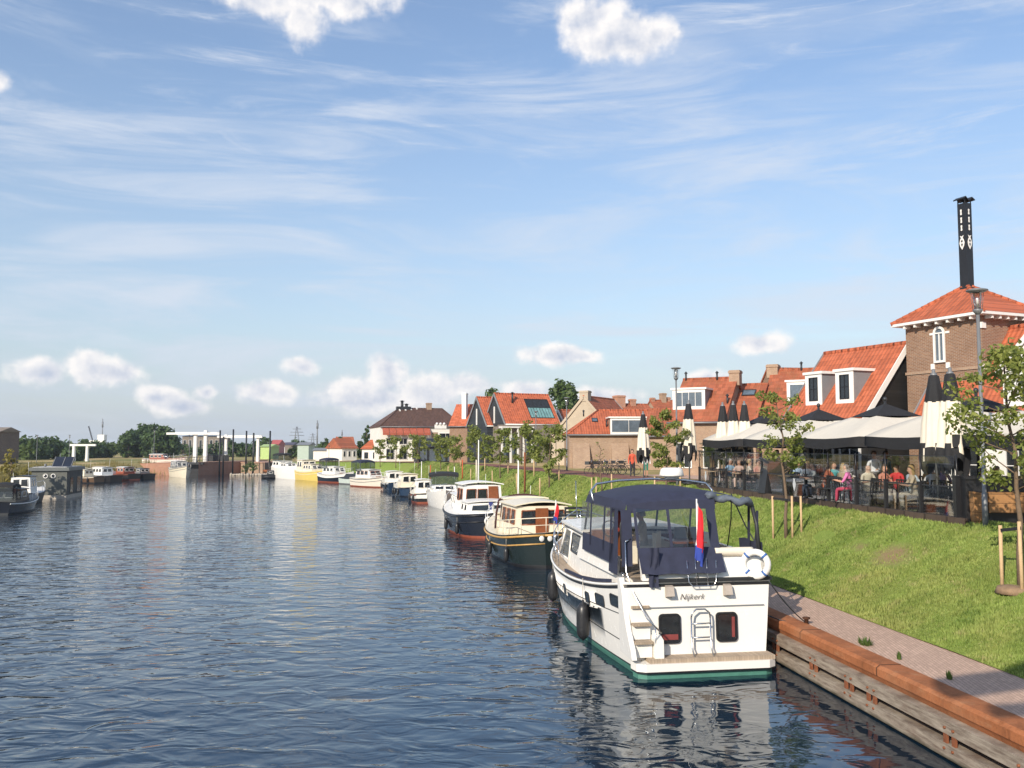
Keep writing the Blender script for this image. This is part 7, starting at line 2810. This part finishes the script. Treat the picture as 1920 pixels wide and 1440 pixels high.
GST = [  # px, depth, facing deg, pose, label, kw
    (1642, 31.5, 150, 'stand', 'waiter in white shirt and dark apron standing on the terrace', dict(shirt=(0.75, 0.76, 0.80), pants=(0.02, 0.02, 0.025), hair='brown', sleeves=True, apron=(0.02, 0.02, 0.03), arm='front')),
    (1659, 32.0, 200, 'stand', 'man in blue shirt standing beside the waiter', dict(shirt=(0.05, 0.10, 0.30), pants=(0.05, 0.07, 0.14), hair='brown', sleeves=True)),
    (1595, 30.4, 60, 'sit', 'woman in pink top sitting with her side to the fence', dict(shirt=(0.62, 0.16, 0.36), pants=(0.35, 0.04, 0.08), hair='brown', long_hair=True)),
    (1578, 30.9, -60, 'sit', 'woman in beige top and red trousers beside the woman in pink', dict(shirt=(0.48, 0.36, 0.24), pants=(0.50, 0.05, 0.10), hair='blond', long_hair=True)),
    (1626, 29.8, 180, 'sit', 'bald man in cream shirt facing the canal', dict(shirt=(0.62, 0.54, 0.42), pants=(0.2, 0.17, 0.12), hair=None)),
    (1684, 30.0, 140, 'sit', 'person in bright red shirt behind the second glass panel from the planter', dict(shirt=(0.60, 0.03, 0.04), pants=(0.04, 0.05, 0.1), hair='brown', sleeves=True)),
    (1703, 28.6, -70, 'sit', 'woman in white and blue dress leaning at a table', dict(shirt=(0.45, 0.52, 0.58), pants=(0.5, 0.48, 0.45), hair='brown', long_hair=True, lean=0.15)),
    (1716, 27.4, 80, 'sit', 'woman in pale beige dress near the fence', dict(shirt=(0.55, 0.42, 0.30), pants=(0.5, 0.42, 0.32), hair='blond', long_hair=True)),
    (1752, 28.0, 0, 'sit', 'person in white shirt seen from behind near the closed parasols', dict(shirt=(0.76, 0.74, 0.72), pants=(0.05, 0.05, 0.07), hair='grey')),
    (1742, 31.5, 180, 'sit', 'person in orange brown jacket under the parasols', dict(shirt=(0.42, 0.16, 0.05), pants=(0.06, 0.06, 0.08), hair='grey', sleeves=True)),
    (1812, 26.4, 170, 'sit', 'bald older man in white shirt behind the planter', dict(shirt=(0.72, 0.70, 0.68), pants=(0.1, 0.1, 0.12), hair=None)),
    (1840, 26.8, 190, 'sit', 'grey haired man in white shirt behind the lamp post', dict(shirt=(0.70, 0.68, 0.66), pants=(0.1, 0.1, 0.12), hair='white')),
    (1867, 26.5, 175, 'sit', 'person in pale blue shirt behind the planter near the edge', dict(shirt=(0.45, 0.52, 0.62), pants=(0.1, 0.1, 0.12), hair='grey')),
    (1545, 32.0, -80, 'sit', 'person in rust shirt leaning forward with arms on the table', dict(shirt=(0.42, 0.12, 0.06), pants=(0.05, 0.06, 0.1), hair='brown', lean=0.2)),
    (1530, 33.2, 90, 'sit', 'person in grey top opposite the one in rust', dict(shirt=(0.30, 0.30, 0.30), pants=(0.03, 0.04, 0.06), hair='black')),
    (1458, 38.4, 170, 'stand', 'person in white shirt standing behind the leafy tree', dict(shirt=(0.78, 0.78, 0.78), pants=(0.05, 0.07, 0.09), hair='brown', sleeves=True)),
    (1388, 40.4, 150, 'sit', 'woman in pale pink top by the far glass panels', dict(shirt=(0.62, 0.42, 0.36), pants=(0.4, 0.3, 0.25), hair='brown', long_hair=True)),
    (1402, 39.6, -100, 'sit', 'person in cream top beside the woman in pale pink', dict(shirt=(0.70, 0.58, 0.48), pants=(0.1, 0.1, 0.12), hair='blond')),
    (1420, 38.9, 200, 'sit', 'person in salmon shirt left of the leafy tree', dict(shirt=(0.60, 0.28, 0.22), pants=(0.08, 0.08, 0.1), hair='brown')),
    (1440, 38.2, 90, 'sit', 'person in dark red top just left of the tree stakes', dict(shirt=(0.30, 0.05, 0.05), pants=(0.08, 0.08, 0.1), hair='black')),
    (1476, 37.4, 20, 'sit', 'person in mustard yellow top behind the tree stakes', dict(shirt=(0.60, 0.40, 0.08), pants=(0.1, 0.1, 0.12), hair='brown', long_hair=True)),
    (1494, 36.8, 200, 'sit', 'person in light blue shirt right of the leafy tree', dict(shirt=(0.35, 0.48, 0.66), pants=(0.2, 0.2, 0.25), hair='grey')),
    (1515, 34.8, 160, 'sit', 'fair haired woman in white top between leafy tree and rust shirt', dict(shirt=(0.76, 0.74, 0.70), pants=(0.3, 0.3, 0.35), hair='blond', long_hair=True)),
    (1562, 33.8, 190, 'sit', 'man in turquoise shirt behind the person in rust', dict(shirt=(0.10, 0.42, 0.44), pants=(0.1, 0.1, 0.12), hair='brown')),
    (1655, 29.4, 200, 'sit', 'woman in coral top below the man in blue', dict(shirt=(0.66, 0.26, 0.18), pants=(0.45, 0.40, 0.35), hair='brown', long_hair=True)),
    (1767, 29.5, 170, 'sit', 'person in lilac top behind the closed parasols', dict(shirt=(0.48, 0.36, 0.58), pants=(0.1, 0.1, 0.12), hair='blond')),
    (1368, 41.6, 190, 'sit', 'man in sky blue shirt near the palm', dict(shirt=(0.30, 0.46, 0.62), pants=(0.35, 0.3, 0.22), hair='grey')),
    (1605, 33.6, 170, 'sit', 'person with brown hair in white blouse under the parasol', dict(shirt=(0.70, 0.66, 0.62), pants=(0.1, 0.1, 0.1), hair='brown', long_hair=True)),
    (1671, 33.5, 160, 'sit', 'person in dark green shirt behind the man in blue', dict(shirt=(0.05, 0.12, 0.08), pants=(0.1, 0.1, 0.1), hair='grey')),
]
chair = table = None
nch = 0
for k, (px, y, fd, pose, lab, kw) in enumerate(GST):
    p = tp(px, y)
    rz = R(fd)
    person(lab, p, rz, pose, seed=k, **kw)
    if pose == 'sit':
        cl_ = 'chair under the ' + lab.split(' in ')[0].replace('woman', 'seated woman').replace('person', 'seated person') + ' in ' + ' '.join(lab.split(' in ')[-1].split()[:3]) if ' in ' in lab else 'chair under the ' + lab
        if chair is None:
            chair = make_chair(cl_); chair.location = p + Vector((0, 0, 0)); chair.rotation_euler = (0, 0, rz)
        else:
            dup(chair, p, rz, cl_)
TBL = [(1611, 30.4, 'table in front of the bald man in cream'), (1696, 29.2, 'table between the red shirt and the pale dresses'), (1750, 29.8, 'table between the white shirt and the orange brown jacket'),
       (1826, 26.0, 'table behind the planter'), (1538, 32.6, 'table of the person in rust'), (1394, 40.0, 'table of the woman in pale pink'), (1430, 38.5, 'table beside the salmon shirt'), (1640, 34.5, 'table behind the waiter'), (1480, 36.5, 'empty table behind the leafy tree'), (1345, 43.0, 'empty table near the palm')]
for k, (px, y, lab) in enumerate(TBL):
    if table is None:
        table = make_table(lab); table.location = tp(px, y); table.rotation_euler = (0, 0, FH)
    else: dup(table, tp(px, y), FH, lab)
for k, (px, y, rzz, lab) in enumerate(((1735, 26.3, 60, 'empty chair with slatted back close to the closed parasols'), (1760, 26.9, 10, 'empty chair between the closed parasols'), (1484, 35.9, 30, 'left empty chair behind the leafy tree'), (1497, 36.2, 200, 'right empty chair behind the leafy tree'),
                                 (1470, 37.2, 100, 'empty chair turned sideways behind the leafy tree'), (1350, 42.2, 20, 'empty chair near the palm, turned to the canal'), (1340, 43.9, 190, 'empty chair near the palm, turned away'), (1648, 35.4, 200, 'empty chair behind the waiter'), (1633, 28.9, 20, 'empty chair in front of the bald man'), (1560, 31.5, 130, 'empty chair left of the woman in beige'), (1700, 31.0, 200, 'empty chair behind the red shirt'), (1780, 27.6, 300, 'empty chair beside the black end post'))):
    dup(chair, tp(px, y), R(rzz), lab)

# dark serving stand and parked trolley behind the tree
sv = thing('serving_counter', 'black serving counter with sloping top behind the leafy tree', 'counter', tp(1453, 37.0), FH)
m = MB(); m.hexa([(-.6, -.35, 0), (.6, -.35, 0), (.6, .35, 0), (-.6, .35, 0)], [(-.4, -.3, 1.2), (.4, -.3, 1.2), (.4, .35, 1.35), (-.4, .35, 1.35)]); m.build('body', BLACK, sv)
m = MB(); m.prism([(-.5, -.36, 1.22), (.5, -.36, 1.22), (.5, .4, 1.40), (-.5, .4, 1.40)], (0, 0, .05)); m.build('top', DARKM, sv)

# people elsewhere
pO = hit(1197, 898); pO.z = 2.98
person('person in orange red top and dark trousers walking left of the bushy tree', Vector((pO.x, 58, 3.0)), R(170), 'walk', (0.60, 0.10, 0.05), (0.03, 0.03, 0.04), 'brown', True, seed=51, group='passers by on the promenade')
person('person in white shirt and green shorts beside the lone closed parasol', Vector((at(1211, 890, 57).x, 57, 3.0)), R(190), 'stand', (0.78, 0.78, 0.76), (0.03, 0.20, 0.14), 'brown', True, shorts=True, seed=52, group='passers by on the promenade')
hp = _cm @ Vector((-0.85, 3.55, 2.03))
person('sunburnt person in dark red shirt at the wheel under the navy canopy', hp, CRU.rotation_euler.z, 'stand', (0.35, 0.05, 0.03), (0.05, 0.05, 0.08), 'brown', False, seed=53, group='people aboard the white cruiser', arm='helm', scale=0.92)
hp = _cm @ Vector((-0.42, 2.7, 2.05))
person('person in pale beige jacket sitting inside the navy canopy', hp, CRU.rotation_euler.z + R(60), 'sit', (0.55, 0.46, 0.36), (0.45, 0.38, 0.30), 'grey', True, seed=54, group='people aboard the white cruiser')
bx = MB(); bx.box(-.3, .3, -.35, .3, 0, 0.46); bx.box(-.3, .3, -.35, -.25, .46, 0.8)
tag(bx.build('boat_seat', CREAMC, None, hp, CRU.rotation_euler.z + R(60)), 'cream seat under the person inside the navy canopy', 'seat')


# bikes and a scooter by the promenade
def bike(loc, rz, label, mt=None):
    mt = mt or DARKM
    t = thing('bicycle', label, 'bicycle', loc, rz, 'bicycles parked beside the terrace')
    for y in (-0.52, 0.52):
        m = MB(); m.tube([(0, y + 0.33 * math.cos(2 * PI * i / 20), 0.34 + 0.33 * math.sin(2 * PI * i / 20)) for i in range(20)], 0.02, 6, closed=True)
        for k in range(6): m.tube([(0, y, .34), (0, y + .32 * math.cos(k * PI / 3), .34 + .32 * math.sin(k * PI / 3))], 0.004, 4)
        m.build('wheel', RUBBER, t)
    m = MB(); P = [(0, -.52, .34), (0, -.12, .30), (0, -.22, .82), (0, .36, .80), (0, .52, .34)]
    for a, b_ in ((0, 1), (1, 2), (0, 2), (2, 3), (1, 3), (3, 4)): m.tube([P[a], P[b_]], .018, 6)
    m.build('frame', mt, t)
    m = MB(); m.ell((0, -.24, .92), (.09, .14, .04), 10, 6); m.build('saddle', RUBBER, t)
    m = MB(); m.tube([(0, .36, .8), (0, .34, 1.05)], .016, 6); m.tube([(-.28, .22, 1.08), (-.2, .34, 1.06), (.2, .34, 1.06), (.28, .22, 1.08)], .016, 6); m.build('handlebar', STEEL, t)
    m = MB(); m.box(-.17, .17, .45, .75, .78, 1.0); m.build('basket', DARKM, t)
    return t


b0 = None
for k, (px, py, rzz, lab) in enumerate(((1118, 893, 70, 'parked bicycle standing apart by the bare sapling'), (1132, 891, 100, 'left bicycle of the row beside the terrace'), (1142, 891, 95, 'second bicycle of the row beside the terrace'), (1152, 890, 85, 'third bicycle of the row beside the terrace'), (1166, 890, 80, 'bicycle next to the person in orange red'), (1180, 890, 100, 'rightmost bicycle before the lone parasol'))):
    p = hit(px, py)
    if b0 is None: b0 = bike(p, R(rzz), lab)
    else: dup(b0, p, R(rzz), lab)


# ------------------------------------------------------------------ lock, drawbridges, piles
def brick_box(name, label, pts, z0, z1, m, cat, coping=None):
    cx = sum(p[0] for p in pts) / len(pts); cy = sum(p[1] for p in pts) / len(pts)
    r = thing(name, label, cat, (cx, cy, 0))
    MB().prism([(x - cx, y - cy, z0) for x, y in pts], (0, 0, z1 - z0)).build('wall', m, r)
    if coping: MB().prism([((x - cx) * 1.02, (y - cy) * 1.02, z1 + 0.003) for x, y in pts], (0, 0, 0.14)).build('coping', coping, r)
    return r


zl = 2.1
A_ = onz(372, 891, 0); B_ = onz(450, 888, 0); C_ = onz(500, 889, 0)
brick_box('lock_wall', 'red brick lock wall under the white drawbridge', [(A_.x, A_.y), (B_.x, B_.y), (B_.x + 1, B_.y + 14), (A_.x - 0.5, A_.y + 14)], -1, zl, BRKR, 'wall', mat('lock_coping', (0.42, 0.24, 0.16), 0.8))
brick_box('wing_wall', 'lighter brick wing wall between the lock and the tall white yacht', [(B_.x + .3, B_.y - 0.5), (C_.x, C_.y - 1.5), (C_.x + 1, C_.y + 10), (B_.x + 1.2, B_.y + 10)], -1, zl - 0.15, BRKT, 'wall', mat('lock_coping', 0, 0))
D_ = onz(328, 891, 0)
brick_box('lock_abutment', 'brick lock abutment left of the dark opening', [(D_.x - 6, D_.y), (D_.x, D_.y), (D_.x - 0.5, D_.y + 14), (D_.x - 6, D_.y + 14)], -1, zl - 0.1, BRKR, 'wall')
E_ = (D_.x + A_.x) / 2
brick_box('lock_gate', 'pale red lock gate closing the end of the lock', [(D_.x - .4, A_.y + 11), (A_.x - .3, A_.y + 11), (A_.x - .3, A_.y + 11.6), (D_.x - .4, A_.y + 11.6)], -1, 1.4, mat('salmon_gate', (0.42, 0.22, 0.17), 0.7), 'gate')
bd = thing('bridge_deck', 'dark bridge deck spanning the lock opening', 'bridge', (E_, A_.y + 1.5, 0))
MB().box(D_.x - E_ - .8, A_.x - E_ + .6, -1.2, 3.4, zl - 0.30, zl + 0.02).build('deck', DARKM, bd)
m = MB()
for y in (-1.15, 3.35):
    for k in range(9):
        x = lerp(D_.x - E_, A_.x - E_, k / 8); m.tube([(x, y, zl), (x, y, zl + 0.95)], 0.03, 5)
    m.tube([(D_.x - E_, y, zl + .95), (A_.x - E_, y, zl + .95)], .03, 5)
m.build('railing', DARKM, bd)
MB().box(A_.x - E_ - 2.2, A_.x - E_ - 0.1, 0, 3, -1, zl - 0.31).build('dark_pier', BLACK, bd)


def pxbox(m, px0, px1, py0, py1, Y, d=0.6):
    a, b_ = at(px0, py1, Y), at(px1, py0, Y)
    m.box(a.x, b_.x, Y - d / 2, Y + d / 2, a.z, b_.z)


def drawbridge(name, label, Y, legs, beams, base_z, ties=()):
    x = at(sum(l[0] for l in legs) / len(legs), 850, Y).x
    r = thing(name, label, 'drawbridge', (x, Y, base_z))
    for (px, w, top) in legs:
        p = at(px, top, Y)
        m = MB(); h = p.z - base_z
        m.hexa([(p.x - x - w / 2, -.35, -.2), (p.x - x + w / 2, -.35, -.2), (p.x - x + w / 2, .35, -.2), (p.x - x - w / 2, .35, -.2)],
               [(p.x - x - w * .4, -.3, h), (p.x - x + w * .4, -.3, h), (p.x - x + w * .4, .3, h), (p.x - x - w * .4, .3, h)])
        m.build('pillar', WHITE, r)
    for (p0, p1, py, th, dy) in beams:
        a, b_ = at(p0, py, Y + dy), at(p1, py, Y + dy)
        k = th / FPX * Y
        m = MB(); m.box(a.x - x, b_.x - x, dy - .25, dy + .25, a.z - base_z - k / 2, a.z - base_z + k / 2)
        m.box((a.x - x), (a.x - x) + 1.6, dy - .3, dy + .3, a.z - base_z - k * .5, a.z - base_z + k * 0.3)
        m.build('balance_beam', WHITE, r)
    for (pxa, pya, pxb, pyb) in ties:
        a, b_ = at(pxa, pya, Y), at(pxb, pyb, Y)
        m = MB(); m.tube([a - Vector((x, Y, base_z)), b_ - Vector((x, Y, base_z))], .06, 6); m.build('hanger', GALV, r)
    return r


drawbridge('drawbridge', 'larger white drawbridge frame over the lock opening', 158, [(367, .62, 812), (386, .62, 807)], [(313, 412, 813, 4.0, -.4), (330, 408, 812, 3.5, .9)], zl, [(355, 815, 355, 866), (362, 815, 362, 866), (345, 868, 364, 848), (368, 868, 386, 845)])
drawbridge('drawbridge', 'second white drawbridge frame with its beam right of the black piles', 165, [(424, .55, 815), (484, .5, 816)], [(408, 492, 819, 4.0, -.4), (424, 490, 818, 3.5, .9)], zl)
drawbridge('small_drawbridge', 'small distant white drawbridge behind the left bank', 190, [(139, .55, 834), (164, .5, 834)], [(132, 180, 834.5, 3.6, 0)], 1.9)
for k, (px, top, lab) in enumerate(((395, 806, 'black mooring pile right of the white drawbridge pillar'), (402, 818, 'shorter black pile beside the drawbridge pillar'), (420.5, 804, 'tall black pile left of the second white frame'), (446, 807, 'black pile under the middle of the second beam'), (460, 811, 'black pile behind the middle of the second beam'), (507, 808, 'lone black pile right of the second white frame'))):
    Y = 150 if k < 5 else 152
    p = at(px, 890, Y)
    tag(MB().tube([(0, 0, -1), (0, 0, at(px, top, Y).z)], [0.15, 0.14], 10).build('mooring_pile', BLACK, None, (p.x, Y - 0.6 + 5 * (k < 5), 0)), lab, 'pile', 'black mooring piles at the lock')
# people and clutter on the lock: hedge bank
tk = thing('lock_hut', 'low black hut on the lock between the white frames', 'hut', (at(410, 860, 161).x, 161, zl))
MB().box(-1.9, 1.4, -1, 1.5, 0, 1.15).build('wall', DARKM, tk); MB().box(-2.0, 1.5, -1.1, 1.6, 1.153, 1.25).build('roof', BLACK, tk)
big_tree(Vector((at(476, 880, 152).x, 151.0, 0.9)), 1.6, 1.3, 300, 'low shrub at the waterline of the wing wall', 300, 0.14, LEAF_M, group='shrubs at the lock', trunk=0.05, name='shrub')
big_tree(Vector((at(462, 880, 152).x, 151.2, 0.6)), 1.1, 0.8, 301, 'small shrub left of the low shrub at the wing wall', 200, 0.12, LEAF_M, group='shrubs at the lock', trunk=0.05, name='shrub')
for k in range(8):
    p = onz(430 + k * 8, 893, 0)
rr_ = MB()
rd = random.Random(8)
for k in range(14):
    p = onz(434 + k * 5.2, 892, 0)
    o = MB().ell((0, 0, 0.12), (rd.uniform(.2, .5), .35, rd.uniform(.2, .4)), 8, 5).build('boulder', mat('pale_stone', (0.40, 0.35, 0.28), 0.9, var=0.3), None, (p.x, p.y - 0.2 + rd.random() * .4, 0))
    tag(o, 'pale boulder in the row at the foot of the wing wall', 'boulder', 'boulders at the foot of the wing wall')


def mast_(px, top, Y, label, r=0.5, lattice=False, base=1.8):
    p = at(px, 840, Y)
    h = at(px, top, Y).z - base
    m = MB()
    if lattice:
        for (dx, dy) in ((-1, -1), (1, -1), (1, 1), (-1, 1)): m.tube([(dx * r * 3, dy * r * 3, 0), (dx * r * .3, dy * r * .3, h)], r * .25, 5)
        for f, w in ((.62, 7), (.76, 6), (.9, 4)): m.tube([(-r * w, 0, h * f), (r * w, 0, h * f)], r * .25, 5)
    else:
        m.tube([(0, 0, 0), (0, 0, h)], [r, r * .6], 6)
        m.tube([(0, 0, h * .72), (0, 0, h * .9)], r * 1.25, 6)
    return tag(m.build('pylon' if lattice else 'radio_mast', GALV, None, (p.x, Y, base)), label, 'mast', 'distant masts')


mast_(594.5, 788, 700, 'tall radio mast above the pale glasshouse', .7)
mast_(556, 800, 760, 'lattice power pylon left of the radio mast', .9, True)
mast_(586, 812, 760, 'small pylon right next to the radio mast', .6, True)
mast_(641, 806, 700, 'thin distant mast behind the pointed trees', .5)
mast_(191, 785, 720, 'spike mast above the white silo', .5)
p = at(191, 840, 700)
sl_ = thing('silo', 'white silo block on the horizon left of the big trees', 'silo', (p.x, 700, 1.8))
h = at(0, 815, 700).z - 1.8
MB().box(-2.6, 2.6, -2.5, 2.5, 0, h).build('tower', WHITE, sl_); MB().box(-9, -2.6, -2.5, 2.5, 0, h * .62).build('annex', WHITE, sl_)
p = at(172, 840, 700)
cr = thing('crane', 'dark crane jib leaning left beside the silo', 'crane', (p.x, 700, 1.8))
m = MB(); m.beam((1.2, 0, 5), (-3.0, 0, at(0, 799, 700).z - 1.8), .8, .8); m.build('jib', DARKM, cr); MB().box(-.5, 2.5, -1, 1, 0, 6).build('cab', DARKM, cr)


# the drawbridge the picture is taken from: a counterweight beam frame behind the viewer that throws its shadow on the quay
br = thing('near_drawbridge', 'white bridge frame standing behind the viewer', 'drawbridge', (0, 0, 0))
m = MB()
sdn = sd


def shade_of(px, py, y):
    g = onz(px, py, QZ)
    t = (y - g.y) / sd.y
    return g + sd * t


c1, c2 = shade_of(1765, 1292, -1.0), shade_of(1990, 1262, -1.0)
m.beam(c1, c2 + (c2 - c1) * 2, 0.55, 0.50)
m.build('balance_beam', WHITE, br)
c1, c2 = shade_of(1860, 1335, -1.6), shade_of(2000, 1325, -1.6)
m = MB(); m.beam(c1, c2 + (c2 - c1) * 2, 0.28, 0.28); m.build('tie_beam', WHITE, br)


# ------------------------------------------------------------------ thin evening haze over the whole place
hz = NT('air_haze')
pv = hz.n('ShaderNodeVolumePrincipled')
pv.inputs['Color'].default_value = (0.82, 0.90, 1.0, 1)
pv.inputs['Density'].default_value = 0.00024
pv.inputs['Anisotropy'].default_value = 0.2
hz.t.nodes.remove(hz.b)
hz.t.links.new(pv.outputs[0], hz.out.inputs['Volume'])
tag(MB().box(-1400, 1400, -420, 1300, -2.2, 40).build('haze', hz.m), 'thin pale haze in the air', 'haze', kind='stuff')
